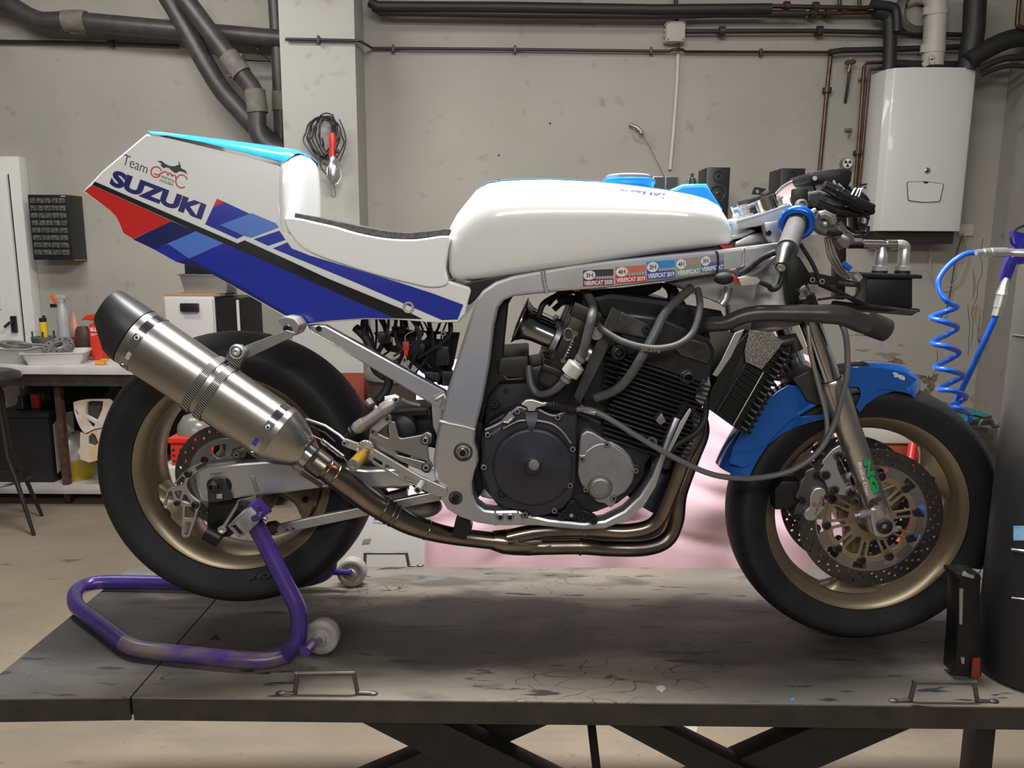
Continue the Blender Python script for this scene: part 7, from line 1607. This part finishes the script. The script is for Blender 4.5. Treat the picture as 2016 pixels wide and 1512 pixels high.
for bo_, dd3, mm3 in ((.13, .0004, ink), (.07, .0008, grn)):
    k_ = 6 if mm3 is ink else 0
    text_obj('sticker_lettering', 'NG', [C504(1074+k_, 316-k_), C504(1172+k_, 640+k_), C504(1102-k_, 668+k_), C504(1000-k_, 345-k_)], lambda x, y: fs(x, y, dd3), mm3, FK, bold=bo_)
text_obj('sticker_lettering', 'Brake Disc', [C504(985, 350), C504(1070, 678), C504(1035, 690), C504(950, 355)], lambda x, y: fs(x, y, .0008), white, FK, bold=.03)
text_obj('sticker_lettering', 'SP', [C504(1045, 790), C504(1205, 700), C504(1215, 755), C504(1050, 810)] if False else [C504(1060, 735), C504(1195, 690), C504(1210, 760), C504(1050, 812)], lambda x, y: fs(x, y, .0008), ink, FK, bold=.06)
# caliper bracket and caliper
br_o = rnd([C504(*q) for q in ((700, 225), (780, 180), (800, 250), (810, 300), (740, 330), (750, 400), (790, 500), (840, 590), (900, 590), (930, 640), (890, 690), (800, 680), (720, 660), (660, 620), (620, 520), (570, 450), (620, 380), (590, 370), (600, 340))], .22, 2)
plate('caliper_bracket', br_o, [], B, .125, .012, alu, FK, .0015)
for x, y, r in ((760, 290, .0095), (630, 478, .0095), (715, 625, .0095), (885, 655, .0095), (930, 740, .007)):
    q = p(*C504(x, y), .127); b = MB(); b.lathe([(r*1.15, -.01), (r*1.15, .002), (r*.95, .004)], q, TOCAM, 20); b.build('bolt_boss', alu_d, FK); bolt(p(*C504(x, y), .130), r*.8, FK, bolt_d)
b = MB(); b.tube([p(*C504(765, 300), .137), p(*C504(850, 470), .135), p(*C504(905, 640), .137)], .0007, 4); b.tube([p(*C504(690, 620), .137), p(*C504(740, 690), .13)], .0007, 4); b.build('lock_wire', alu_l, FK)
CAL = plate('brake_caliper', rnd([C504(*q) for q in ((430, 440), (520, 400), (560, 450), (560, 520), (640, 560), (660, 640), (620, 700), (630, 780), (570, 850), (500, 935), (420, 900), (430, 830), (380, 880), (330, 930), (310, 890), (330, 810), (370, 740), (330, 700), (370, 620), (380, 540), (420, 500))], .25, 2), [], B, .112, .05, mat('caliper_casting', (.14, .135, .13), .4, metal=.7, var=.3), FK, .003, label='four-piston brake caliper with red lettering')
plate('caliper_cover', rnd([C504(*q) for q in ((520, 610), (600, 600), (650, 650), (610, 720), (600, 790), (640, 800), (560, 880), (520, 940), (440, 930), (415, 850), (480, 790), (470, 700))], .35, 3), [], B, .120, .012, alu, CAL, .003)
b = MB(); b.prism([p(*C504(x, y), .108) for x, y in ((130, 620), (200, 540), (370, 540), (380, 620), (330, 700), (370, 740), (300, 820), (130, 830))], (0, .04, 0), bev=.005); b.build('caliper_half', black_m, CAL)
cr = mat('dull_red_lettering', (.22, .05, .03), .5)
text_obj('caliper_lettering', 'brembo', [C504(585, 690), C504(515, 865), C504(540, 880), C504(612, 700)][::1], lambda x, y: p(x, y, .1206), cr, CAL, bold=.02)
decal('caliper_mark', [stroke([C504(522+20*math.cos(t), 775+22*math.sin(t)) for t in [2*PI*k/14 for k in range(15)]], .9), stroke([C504(522+8*math.cos(t), 775+9*math.sin(t)) for t in [2*PI*k/10 for k in range(11)]], .9)], lambda x, y: p(x, y, .1206), cr, CAL)
for x, y in ((550, 485), (350, 900), (400, 730), (345, 990)): bolt(p(*C504(x, y), .114), .0075, CAL, bolt_d)
# ---------------------------------------------------------------- front mudguard
FEN_m = mat('metallic_blue_paint', (.012, .125, .52), .2, metal=.35, coat=.7)
fr_px = [(1437, 912), (1445, 880), (1462, 850), (1492, 806), (1530, 771), (1552, 758), (1573, 760), (1586, 775), (1597, 796), (1582, 806), (1571, 812), (1570, 819), (1576, 820), (1600, 818), (1622, 814), (1622, 826), (1595, 832), (1565, 842), (1535, 858), (1508, 880), (1490, 898), (1474, 916), (1462, 920)]
ff_px = [(1662, 722), (1700, 722), (1740, 724), (1780, 732), (1806, 747), (1790, 762), (1760, 770), (1730, 780), (1706, 796), (1692, 813), (1685, 800), (1694, 782), (1694, 768), (1690, 762), (1672, 762), (1665, 745)]
FD = plate('front_mudguard', fr_px, [], B, .070, .003, FEN_m, BK, .001, label='metallic blue front mudguard with a black inner edge')
plate('mudguard_nose', ff_px, [], B, .070, .003, FEN_m, FD, .001)
def shell(a0, a1, R0, m, nm, parent, hw=.070, hwf=None):
    b = MB(); rings = []
    for k in range(25):
        a = math.radians(a0+(a1-a0)*k/24); e = Vector((math.cos(a), 0, math.sin(a))); R_ = R0(a0+(a1-a0)*k/24)
        ring = []
        for j in range(17):
            s_ = -1+2*j/16; ring.append(fc+e*(R_-.050*abs(s_)**3.2)+AY*(hwf(a0+(a1-a0)*k/24) if hwf else hw)*s_)
        ring2 = [q-e*.003 for q in ring[::-1]]
        rings.append(ring+ring2)
    b.loft(rings); return b.build(nm, m, parent, smooth_angle=60)
shell(163, 112, lambda a: .338, FEN_m, 'rear_shell', FD); shell(112, 92, lambda a: .335, black_m, 'fork_brace_shell', FD, .066); shell(93, 71, lambda a: .337-.020*max(0, (82-a)/11)**2, FEN_m, 'front_shell', FD, .070, lambda a: .070-.030*max(0, (80-a)/9)**2)
plate('fork_brace', [(1560, 745), (1600, 725), (1625, 745), (1640, 765), (1622, 800), (1590, 790), (1575, 765)], [], B, .08, .16, dark_g, FK, .004)
wm = mat('white_sticker', (.65, .65, .62), .4)
text_obj('sticker', '98', [(1758, 731), (1783, 742), (1781, 750), (1757, 741)], lambda x, y: p(x, y, .0708), wm, FD, bold=.06)
# ---------------------------------------------------------------- triple clamp, bars and controls
TR = empty('steering_assembly', parent=BK, label='handlebars, clamps and instruments')
C126 = lambda x, y: (1420+x/12.6, 360+y/12.6)
def side_part(name, px, w, m, parent, bev=.004, **kw): return side_body(name, px, lambda u, z: w, m, parent, bev, 2, **kw)
cl_m = mat('silver_painted_clamp', (.50, .50, .49), .4, metal=.45, var=.15)
side_part('top_clamp', [(1448, 438), (1480, 428), (1520, 415), (1556, 402), (1564, 410), (1562, 432), (1552, 436), (1500, 444), (1453, 452)], .128, cl_m, TR, .003)
side_part('top_clamp_edge', [(1450, 434), (1500, 420), (1545, 404), (1556, 401), (1557, 405), (1500, 425), (1450, 440)], .130, cl_m, TR, .001)
for (x0_, y0_, x1_, y1_, r, w) in ((1462, 404, 1468, 428, .013, .09), (1524, 388, 1531, 410, .016, .10), (1462, 404, 1468, 428, .013, -.08), (1524, 388, 1531, 410, .016, -.09)):
    a = p(x0_, y0_, w); c = p(x1_, y1_, w); b = MB(); b.tube([a, a+(c-a)*.15, a+(c-a)*.16, a+(c-a)*.35, a+(c-a)*.36, a+(c-a)*.8, a+(c-a)*.82, c], [r*.7, r*.7, r, r, r*.8, r*.8, r*1.25, r*1.25], 16); b.build('fork_cap', cl_m, TR)
side_part('lower_head_plate', [(1440, 466), (1456, 458), (1478, 451), (1487, 455), (1460, 468), (1443, 472)], .10, cl_m, TR, .002)
b = MB(); b.tube([p(1455, 443, .08), p(1460, 465, .08)], .018, 18); b.build('clamp_boss', cl_m, TR)
b = MB(); b.prism([p(x, y, .10) for x, y in ((1500, 446), (1540, 440), (1560, 500), (1530, 500), (1510, 462))], (0, .16, 0), bev=.006); b.build('lower_yoke', black_m, TR)
b = MB(); b.prism([p(x, y, .135) for x, y in ((1504, 438), (1545, 432), (1548, 452), (1536, 478), (1522, 480), (1510, 462))], (0, .03, 0), bev=.004); b.build('clip_on_clamp', cl_m, TR)
bolt(p(1512, 459, .136), .006, TR, bolt_d)
# ignition switch and left bar bracket on the clamp
b = MB(); b.prism([p(*C126(x, y), .06) for x, y in ((680, 620), (1130, 500), (1120, 640), (780, 750))], (0, .1, 0), bev=.004); b.build('switch_housing', black_p, TR)
side_part('kill_switch', [C126(*q) for q in ((560, 590), (640, 545), (1000, 420), (1180, 380), (1200, 400), (1060, 480), (800, 570), (620, 620))], .05, cl_m, TR, .002)
side_part('far_switch_cluster', [C126(*q) for q in ((645, 410), (960, 320), (1030, 330), (980, 430), (670, 510))], .04, black_p, TR, .002)
plate('stay_tab', rnd([C126(*q) for q in ((830, 90), (1130, 150), (1010, 260), (940, 300), (780, 280), (765, 255))], .2), [[C126(905+48*math.cos(t), 210+50*math.sin(t)) for t in [2*PI*k/14 for k in range(14)]]], B, .0, .006, black_m, TR, .001)
b = MB(); b.prism([p(*C126(x, y), .02) for x, y in ((1050, 240), (1180, 160), (1260, 210), (1190, 340), (1060, 340))], (0, .04, 0), bev=.004); b.build('switch_knob', dark_g, TR)
# grip with blue bearing ring, bar end
g0_, g1_ = p(1568, 440, .19), p(1549, 492, .29)
gd = (g1_-g0_).normalized()
def on_px(x, y, w): return p(x, y, w)
b = MB(); b.tube([g0_-gd*.01, g0_, g0_+gd*.005, g1_-gd*.012, g1_-gd*.006, g1_], [.0165, .0165, .0185, .0180, .0205, .0200], 24); b.build('grip', mat('grey_grip_rubber', (.115, .11, .107), .5, var=.2, vscale=40), TR)
b = MB(); rt = 24; 
b.lathe([(.0262+.0085*math.cos(t), .0085*math.sin(t)*1.2) for t in [2*PI*k/14 for k in range(14)]], g0_-gd*.004, gd, 40, closed_prof=True); b.build('blue_ring', mat('bright_blue_anodised', (.01, .13, .62), .25, metal=.5, coat=.5), TR, label='bright blue foam ring at the inner end of the grip')
e0_, e1_ = g1_, p(1538, 526, .33)
b = MB(); dd_ = e1_-e0_; b.tube([e0_, e0_+dd_*.1, e0_+dd_*.3, e0_+dd_*.85, e1_], [.0175, .0185, .0150, .0115, .0105], 20); b.build('bar_end', black_p, TR); 
q = e1_; b = MB(); b.lathe([(.0075, -.001), (.0075, .0025), (.005, .003), (.004, .001), (0, .001)], q, dd_.normalized(), 14); b.build('bar_end_screw', alu, TR)
b = MB(); b.tube([p(1610, 420, .10), p(1568, 440, .19)], .013, 16); b.build('handlebar', alu_d, TR)
# master cylinder
mc = mat('grey_cast_master_cylinder', (.30, .29, .28), .35, metal=.7, var=.2)
b = MB(); b.tube([p(1598, 432, .16), p(1618, 446, .15), p(1645, 456, .14)], [.014, .017, .015], 18); b.tube([p(1628, 424, .15), p(1630, 446, .15)], [.018, .015], 18); b.tube([p(1642, 446, .14), p(1652, 462, .14)], .017, 16); b.build('master_cylinder', mc, TR)
b = MB(); b.tube([p(1612, 425, .17), p(1622, 422, .17), p(1634, 428, .17), p(1640, 440, .17)], .009, 12); b.build('cylinder_banjo', mc, TR)
b = MB(); b.prism([p(x, y, .165) for x, y in ((1628, 448), (1650, 452), (1660, 456), (1660, 463), (1645, 466), (1630, 462))], (0, .02, 0), bev=.003); b.build('lever_perch', black_m, TR)
b = MB(); b.tube([p(1650, 462, .14), p(1662, 472, .14), p(1668, 482, .14)], [.014, .019, .016], 16); b.build('reservoir_cap', mc, TR)
b = MB(); b.ball(p(1624, 441, .175), .006); b.build('bleed_nipple', alu_l, TR)
b = MB(); b.tube([p(1592, 436, .17), p(1600, 418, .17), p(1606, 414, .17)], [.006, .008, .006], 10); b.build('hose_joint', mc, TR)
# wrapped instrument bracket in black foam
fo_m = mat('grey_foam_padding', (.085, .082, .079), .85, var=.6, vscale=90, bump=.6, bscale=200)
fb = MB(); fb.prism([p(x, y, .10) for x, y in ((1594, 345), (1600, 338), (1640, 334), (1665, 331), (1678, 337), (1676, 355), (1668, 372), (1650, 362), (1620, 360), (1595, 358))], (0, .13, 0), bev=.002); fb.build('upper_bracket', black_m, TR)
fb = MB(); fb.prism([p(x, y, .09) for x, y in ((1606, 337), (1660, 330), (1668, 333), (1640, 337), (1612, 341))], (0, .12, 0), bev=.003); fb.build('foam_strip', fo_m, TR)
q = p(1604, 351, .101); b = MB(); b.lathe([(.0045, 0), (.0045, .001), (0, .001)], q, TOCAM, 12); b.build('bracket_hole', alu_l, TR)
fb = MB(); fb.prism([p(x, y, .13) for x, y in ((1593, 378), (1612, 374), (1650, 384), (1682, 402), (1660, 408), (1600, 407), (1592, 396))], (0, .16, 0), bev=.01, seg=3); fb.build('foam_pad', fo_m, TR)
fb = MB(); fb.tube([p(1622, 365, .14), p(1650, 378, .14), p(1690, 402, .14), p(1718, 412, .14)], [.010, .012, .013, .010], 12); fb.tube([p(1608, 400, .12), p(1650, 418, .12), p(1700, 418, .12), p(1718, 412, .12)], [.012, .011, .010, .010], 12); fb.build('screen_bracket', black_m, TR)
fb = MB()
random.seed(21)
for k in range(12):
    x_ = random.uniform(1640, 1700); y_ = 362+(x_-1640)*.75+random.uniform(-8, 8); fb.tube([p(x_, y_, .13), p(x_+random.uniform(-8, 12), y_+random.uniform(8, 18), .15), p(x_+random.uniform(0, 20), y_+random.uniform(12, 22), .13)], .003, 6)
fb.build('cable_bundle', rubber, TR)
fb = MB(); fb.prism([p(x, y, .12) for x, y in ((1672, 365), (1690, 370), (1708, 385), (1716, 396), (1700, 398), (1680, 385))], (0, .1, 0), bev=.004); fb.build('loom_plug', black_p, TR)
fb = MB()
for x_ in (1676, 1684, 1690): fb.tube([p(x_, 388-(1690-x_)*.3, .16), p(x_+6, 372, .155), p(x_+9, 371, .15)], .0016, 6)
fb.build('solder_tag', alu_l, TR)
b = MB(); b.prism([p(x, y, .145) for x, y in ((1563, 371), (1592, 370), (1592, 412), (1578, 416), (1566, 412), (1562, 395))], (0, .02, 0), bev=.004); b.build('tacho_bracket', black_m, TR)
q = p(1576, 404, .15); b = MB(); b.lathe([(.0115, 0), (.0115, .008), (.0085, .010), (.0075, .010), (.007, .002), (0, .002)], q, TOCAM, 24); b.build('bracket_nut', alu_d, TR)
# clear rev-counter disc with red marks
q0_ = p(1562, 392, .02); dn = Vector((-.62, -.62, .48)).normalized(); b = MB(); b.lathe([(.045, -.012), (.047, .0), (.045, .002), (.043, .0), (0, .0)], q0_, dn, 40); b.build('rev_counter', mat('pale_pink_dial', (.45, .34, .34), .3, coat=.3), TR)
b = MB(); b.lathe([(.0475, -.002), (.0475, .003), (.0445, .003), (.0445, -.002)], q0_, dn, 40, closed_prof=True); b.build('dial_rim', dark_g, TR)
for k in range(5):
    a_ = .6+k*.35; e = dn.orthogonal().normalized(); g_ = dn.cross(e); c = q0_+(e*math.cos(a_)+g_*math.sin(a_))*.036+dn*.0015; b = MB(); b.ball(c, .0035, (1, 1, .5), 8, 5); b.build('red_mark', red_m, TR)
b = MB(); b.tube([p(1562, 425, .17), p(1572, 421, .175), p(1583, 423, .178), p(1591, 426, .178)], .003, 8); b.build('red_tape', mat('coral_tape', (.6, .12, .1), .5), TR)
b = MB(); b.prism([p(x, y, .12) for x, y in ((1570, 412), (1640, 408), (1638, 432), (1600, 426), (1575, 425))], (0, .12, 0), bev=.006); b.build('cluster_mount', black_m, TR)
# dark post, oil line block and stays in front of the head
b = MB(); b.prism([p(x, y, .02) for x, y in ((1647, 415), (1668, 415), (1666, 520), (1664, 590), (1646, 590))], (0, .03, 0), bev=.002); b.build('fairing_stay_post', black_m, TR)
b = MB(); b.prism([p(x, y, .05) for x, y in ((1686, 418), (1712, 414), (1714, 430), (1706, 452), (1702, 458), (1690, 455))], (0, .05, 0), bev=.004); b.build('loom_connector', dark_g, TR)
b = MB(); b.tube([p(1706, 416, .06), p(1700, 440, .06)], .0055, 8); b.build('clear_connector', alu_l, TR)
for k, pts in enumerate(([(1666, 447, .05), (1685, 458, .05), (1700, 455, .05)], [(1666, 462, .05), (1690, 466, .05), (1706, 462, .05), (1710, 445, .05)])): hose('loom_wire', pts, 3, rubber, TR)
OB = MB(); OB.prism([p(x, y, -.02) for x, y in ((1708, 545), (1797, 545), (1797, 607), (1702, 607))], (0, .06, 0), bev=.004); OBo = OB.build('oil_line_block', black_m, TR, label='black block with two silver hose unions')
b = MB(); b.prism([p(x, y, -.01) for x, y in ((1695, 536), (1816, 541), (1817, 549), (1699, 547))], (0, .08, 0), bev=.003); b.prism([p(x, y, -.01) for x, y in ((1700, 604), (1812, 608), (1812, 615), (1700, 614))], (0, .08, 0), bev=.003); b.build('block_flange', black_m, OBo)
for x in (1731, 1776):
    big = x > 1750
    c = p(x, 540, -.05); z_ = p(x, 500 if big else 490, -.05).z-c.z
    b = MB(); b.lathe([(.0165, 0), (.0165, .008), (.013, .008)], c, (0, 0, 1), 20, 1); b.lathe([(.017, .008), (.017, .018), (.012, .019)], c, (0, 0, 1), 6); b.lathe([(.012, .018), (.014, .024), (.014, .04), (.0115, .05), (.009, .06)] if not big else [(.012, .018), (.0125, .022), (.0125, .05), (.011, .055)], c, (0, 0, 1), 8 if big else 20); b.build('union_nut', [alu_l, black_m], OBo)
b = MB(); b.tube([p(1669, 482, -.05), p(1698, 482, -.05)], .0085, 14); b.build('hose_tail', black_m, OBo)
b = MB(); b.tube([p(1698, 481, -.05), p(1738, 482, -.05)], .0105, 18); b.tube([p(1738.1, 482, -.05), p(1744, 482, -.05), p(1744.1, 482, -.05), p(1764, 482, -.05)], [.009, .009, .0115, .0115], 8); b.build('crimped_fitting', steel, OBo)
b = MB(); b.tube(spl([p(1764, 482, -.05), p(1776, 482, -.05), p(1782, 488, -.05), p(1780, 500, -.05), p(1778, 512, -.05)], 4), .0108, 14); b.build('elbow_union', alu_l, OBo)
plate('stay_plate', rnd([(1560, 540, 2), (1600, 536, 2), (1680, 553, 3), (1695, 558, 3), (1693, 566, 3), (1600, 560, 2), (1572, 556, 2)], .2), [], B, .12, .008, black_m, TR, .001)
text_obj('cast_lettering', 'SUZUKI', [(1652, 553), (1682, 556), (1682, 561), (1652, 558)], lambda x, y: p(x, y, .1208), alu_d, TR)
for x, y in ((1598, 551), (1617, 554)): bolt(p(x, y, .121), .006, TR, alu_d)
b = MB(); b.tube([p(1615, 560, .10), p(1650, 575, .06), p(1700, 600, .0), p(1712, 604, .0)], .0055, 8); b.tube([p(1640, 598, .02), p(1700, 604, .0), p(1790, 614, -.01)], .007, 8); b.build('stay_rod', black_m, TR)
plate('stay_foot', rnd([(1640, 600, 3), (1700, 598, 3), (1812, 612, 3), (1795, 622, 3), (1750, 618, 3), (1660, 612, 3)], .2), [], B, .0, .03, dark_g, TR, .002)
# wiring near the head
hose('head_loom', [(1455, 541, .16), (1475, 528, .17), (1500, 508, .18), (1525, 497, .19), (1540, 490, .18)], 6, rubber, TR)
hose('head_loom', [(1460, 546, .165), (1490, 535, .175), (1515, 515, .18), (1535, 500, .18)], 4, mat('grey_loom_tape', (.22, .215, .21), .4), TR)
b = MB(); b.ball(p(1425, 548, .17), .02, (1, .6, .62), 14, 8); b.build('rubber_boot', rubber, TR)
b = MB(); b.prism([p(x, y, .175) for x, y in ((1453, 547), (1470, 543), (1490, 545), (1498, 552), (1490, 560), (1460, 563))], (0, .014, 0), bev=.002); b.build('white_connector', mat('milky_connector', (.6, .59, .55), .4), TR)
b = MB()
for k in range(4): b.tube(spl([p(1441+k, 540+k*2, .175), p(1447, 545+k*3, .18), p(1455, 550+k*3, .178)], 3), .0012, 5)
b.build('red_wire', mat('red_wire', (.5, .05, .02), .4), TR)
hose('connector_wire', [(1497, 555, .17), (1512, 562, .17), (1520, 570, .165), (1532, 565, .16), (1540, 545, .15), (1545, 520, .15)], 5, rubber, TR)
hose('brake_hose', [(1575, 480, .12), (1600, 520, .12), (1612, 550, .12)], 4, rubber, TR)
for k in range(3): hose('brake_hose', [(1625+5*k, 468, .13), (1632+7*k, 505, .12), (1650+7*k, 535, .10), (1666+6*k, 548, .09)], 2.7, mat('bright_braided_hose', (.5, .5, .5), .25, metal=.8), TR)
b = MB(); b.tube([p(1680, 540, .1), p(1690, 552, .1)], .009, 10); b.build('hose_sleeve', alu_l, TR)
b = MB(); b.tube([p(1660, 518, .11), p(1674, 530, .11)], .006, 8); b.build('blue_hose_mark', blue_h, TR)
b = MB(); b.prism([p(x, y, .13) for x, y in ((1545, 500), (1575, 505), (1600, 545), (1585, 560), (1568, 600), (1550, 600), (1548, 550))], (0, .04, 0), bev=.006); b.build('lower_clip', black_m, TR)
b = MB(); b.prism([p(x, y, .13) for x, y in ((1562, 568), (1586, 560), (1590, 572), (1565, 580))], (0, .05, 0), bev=.003); b.build('pinch_clamp', alu_d, TR)
hose('brake_line', [(1610, 590, .1), (1650, 585, .1), (1680, 585, .1), (1692, 570, .1), (1690, 556, .1)], 2.4, rubber, TR)
# big black pipe with foam end
P_b = [(1370, 652, .10), (1395, 640, .13), (1430, 636, .145), (1455, 625, .15), (1490, 617, .155), (1560, 617, .155), (1620, 618, .155), (1660, 622, .15), (1690, 634, .145), (1715, 642, .14)]
rr2 = [13, 14, 14.5, 15, 15.5, 16.5, 18.5, 19, 19, 18]
b = MB(); SPb = spl([p(*q) for q in P_b], 4); b.tube(SPb, [rr2[min(i//4, 9)]/FPX*1.6 for i in range(len(SPb))], 20); b.build('crash_bar', mat('worn_black_tube', (.085, .083, .08), .34, metal=.4, var=.3, vscale=20), BK, smooth_angle=60, label='bent black tube ending in a foam plug')
b = MB(); a, c = p(1708, 636, .142), p(1744, 650, .135); b.tube([a, a+(c-a)*.1, c, c+(c-a)*.05], [.017, .0245, .0235, .019], 20); b.build('foam_end_plug', mat('black_foam_plug', (.03, .028, .027), .8, bump=.4), BK)
b = MB(); b.tube([p(1330, 615, .08), p(1350, 625, .09), p(1372, 645, .1)], [.016, .018, .015], 16); b.build('upper_black_tube', mat('worn_black_tube', (.075, .073, .07), .42), BK)
plate('upper_stay', [(1310, 562), (1330, 560), (1352, 600), (1420, 612), (1430, 636), (1400, 640), (1370, 628), (1320, 590)], [], B, .06, .02, black_m, BK, .003)
plate('coil_bracket', [(1130, 575), (1230, 568), (1310, 558), (1300, 570), (1260, 590), (1180, 596), (1140, 596)], [], B, .04, .06, black_m, BK, .003)
# ---------------------------------------------------------------- rearset, brake master cylinder
RSm = mat('satin_rearset', (.40, .39, .37), .35, metal=.8, var=.15)
C504b = lambda x, y: (640+x/5.04, 640+y/5.04)
RS = empty('rearset', parent=BK, label='machined rear footrest plate with brake lever and yellow peg')
pl_o = rnd([C504b(*q) for q in ((430, 1150), (450, 1040), (500, 1020), (530, 1080), (640, 1130), (620, 960), (690, 960), (735, 1130), (960, 1090), (1010, 1060), (1060, 1090), (1050, 1170), (1010, 1200), (1030, 1340), (1070, 1400), (1040, 1450), (980, 1460), (960, 1440), (760, 1360), (560, 1250), (480, 1240))], .2, 2)
plate('rearset_plate', pl_o, [rnd([C504b(*q) for q in ((690, 1245), (1000, 1345), (1010, 1365), (720, 1290))], .2)], B, .150, .010, RSm, RS, .0015)
for x, y in ((997, 1140), (1005, 1410)): 
    q = p(*C504b(x, y), .150); b = MB(); b.lathe([(.0105, 0), (.0105, .002), (.008, .003)], q, TOCAM, 20); b.build('spacer', dark_g, RS); bolt(p(*C504b(x, y), .152), .0072, RS, alu)
lv_o = rnd([C504b(*q) for q in ((165, 1150), (200, 1125), (330, 1175), (420, 1160), (480, 1230), (900, 1480), (1200, 1620), (1215, 1660), (1180, 1700), (1100, 1700), (700, 1500), (420, 1330), (300, 1250), (200, 1210))], .3, 3)
lv_h = [rnd([C504b(*q) for q in h], .25) for h in (((480, 1310), (570, 1365), (560, 1415), (470, 1370)), ((600, 1380), (740, 1460), (720, 1510), (590, 1440)), ((790, 1490), (950, 1570), (940, 1610), (790, 1540)))]
plate('brake_lever', lv_o, lv_h, B, .168, .008, alu, RS, .001)
C28 = lambda x, y: (640+x/2.8, 500+y/2.8)
a, c = p(*C28(215, 1100), .17), p(*C28(155, 1165), .245)
b = MB(); dd_ = c-a; b.tube([a+dd_*(k/14) for k in range(15)], [.0125*(1.0 if k % 2 else .93) for k in range(15)], 18); b.build('foot_peg', mat('gold_anodised_knurl', (.62, .33, .04), .35, metal=.7, var=.4, vscale=300), RS, label='gold knurled footpeg')
q = c; b = MB(); b.lathe([(.0125, -.001), (.0125, .001), (.007, .002), (.0045, .0005), (0, .0005)], q, dd_.normalized(), 16); b.build('peg_end', alu_d, RS)
a, c = p(*C28(535, 1265), .17), p(*C28(510, 1302), .20); b = MB(); b.tube([a, c], .0078, 14); b.lathe([(.005, .0005), (0, .0005)], c, (c-a).normalized(), 12, 1); b.build('lever_tip', [alu_l, hole_m], RS)
q = p(*C28(225, 1070), .165); b = MB(); b.lathe([(.0175, 0), (.0175, .004), (.0150, .005), (.012, .005)], q, TOCAM, 28); b.build('pivot_disc', alu_l, RS)
for k in range(7):
    a_ = .2+k*.45; b = MB(); b.lathe([(.0014, 0), (0, .0004)], q+Vector((.0155*math.cos(a_), -.0055, .0155*math.sin(a_))), TOCAM, 6); b.build('drilling', hole_m, RS)
a = p(*C504b(285, 1045), .17); c = p(*C504b(690, 760), .17); dd_ = c-a
b = MB(); b.tube([a, a+dd_*.08, a+dd_*.081, a+dd_*.25, a+dd_*.251, a+dd_*.72, a+dd_*.721, a+dd_*.9, c], [.010, .0125, .0135, .0135, .0115, .0115, .014, .014, .009], 20); b.build('master_cylinder', mat('bead_blasted_alloy', (.36, .34, .31), .45, metal=.6, var=.2), RS)
b = MB(); d2 = (a-dd_*.22); b.tube([a+dd_*.02, a-dd_*.03, a-dd_*.05, a-dd_*.09, a-dd_*.11, d2], [.011, .010, .012, .009, .006, .004], 16); b.build('rubber_boot', rubber, RS)
b = MB(); b.tube([p(*C504b(600, 740), .165), p(*C504b(700, 720), .165), p(*C504b(715, 735), .165)], .0075, 12); b.build('banjo_fitting', alu, RS); bolt(p(*C504b(708, 740), .172), .006, RS, alu)
hose('braided_line', [(*C504b(760, 735), .16), (*C504b(830, 770), .15), (*C504b(940, 795), .14)], 3.2, alu, RS)
b = MB(); b.prism([p(*C504b(x, y), .175) for x, y in ((370, 870), (450, 780), (490, 800), (440, 870), (390, 900))], (0, .02, 0), bev=.003); b.build('pressure_switch', black_p, RS)
b = MB(); b.tube([p(*C504b(425, 745), .15), p(*C504b(470, 810), .155), p(*C504b(520, 850), .16)], [.010, .009, .007], 12); b.build('reservoir_union', alu_d, RS)
plate('cylinder_mount', rnd([C504b(*q) for q in ((440, 1060), (455, 1020), (600, 890), (650, 900), (660, 950), (600, 1000), (510, 1070), (470, 1085))], .3), [], B, .158, .008, alu, RS, .001)
for x, y in ((478, 1055), (622, 928)): bolt(p(*C504b(x, y), .159), .0062, RS, alu_d)
bolt(p(*C504b(198, 1170), .17), .006, RS, alu)
b = MB(); b.tube([p(602, 825, .15), p(640, 838, .155), p(670, 858, .16), p(682, 870, .165)], .0033, 8); b.build('brake_pipe', alu, RS)
b = MB(); b.tube([p(600, 835, .14), p(640, 852, .15), p(660, 870, .15)], .0025, 8); b.build('brake_pipe', dark_g, RS)
b = MB(); b.lathe([(.03, 0), (.03, .03), (.02, .035), (0, .035)], p(795, 840, .09), TOCAM, 24); b.build('output_shaft_cover', dark_m, ENG)
b = MB(); b.prism([p(x, y, .06) for x, y in ((762, 805), (848, 800), (860, 880), (770, 870))], (0, .1, 0), bev=.01); b.build('rear_gearbox_case', dark_m, ENG)
b = MB(); b.prism([p(x, y, .10) for x, y in ((775, 812), (840, 808), (842, 815), (778, 822))], (0, .01, 0)); b.build('chain_run', CB.data.materials[0], ENG)
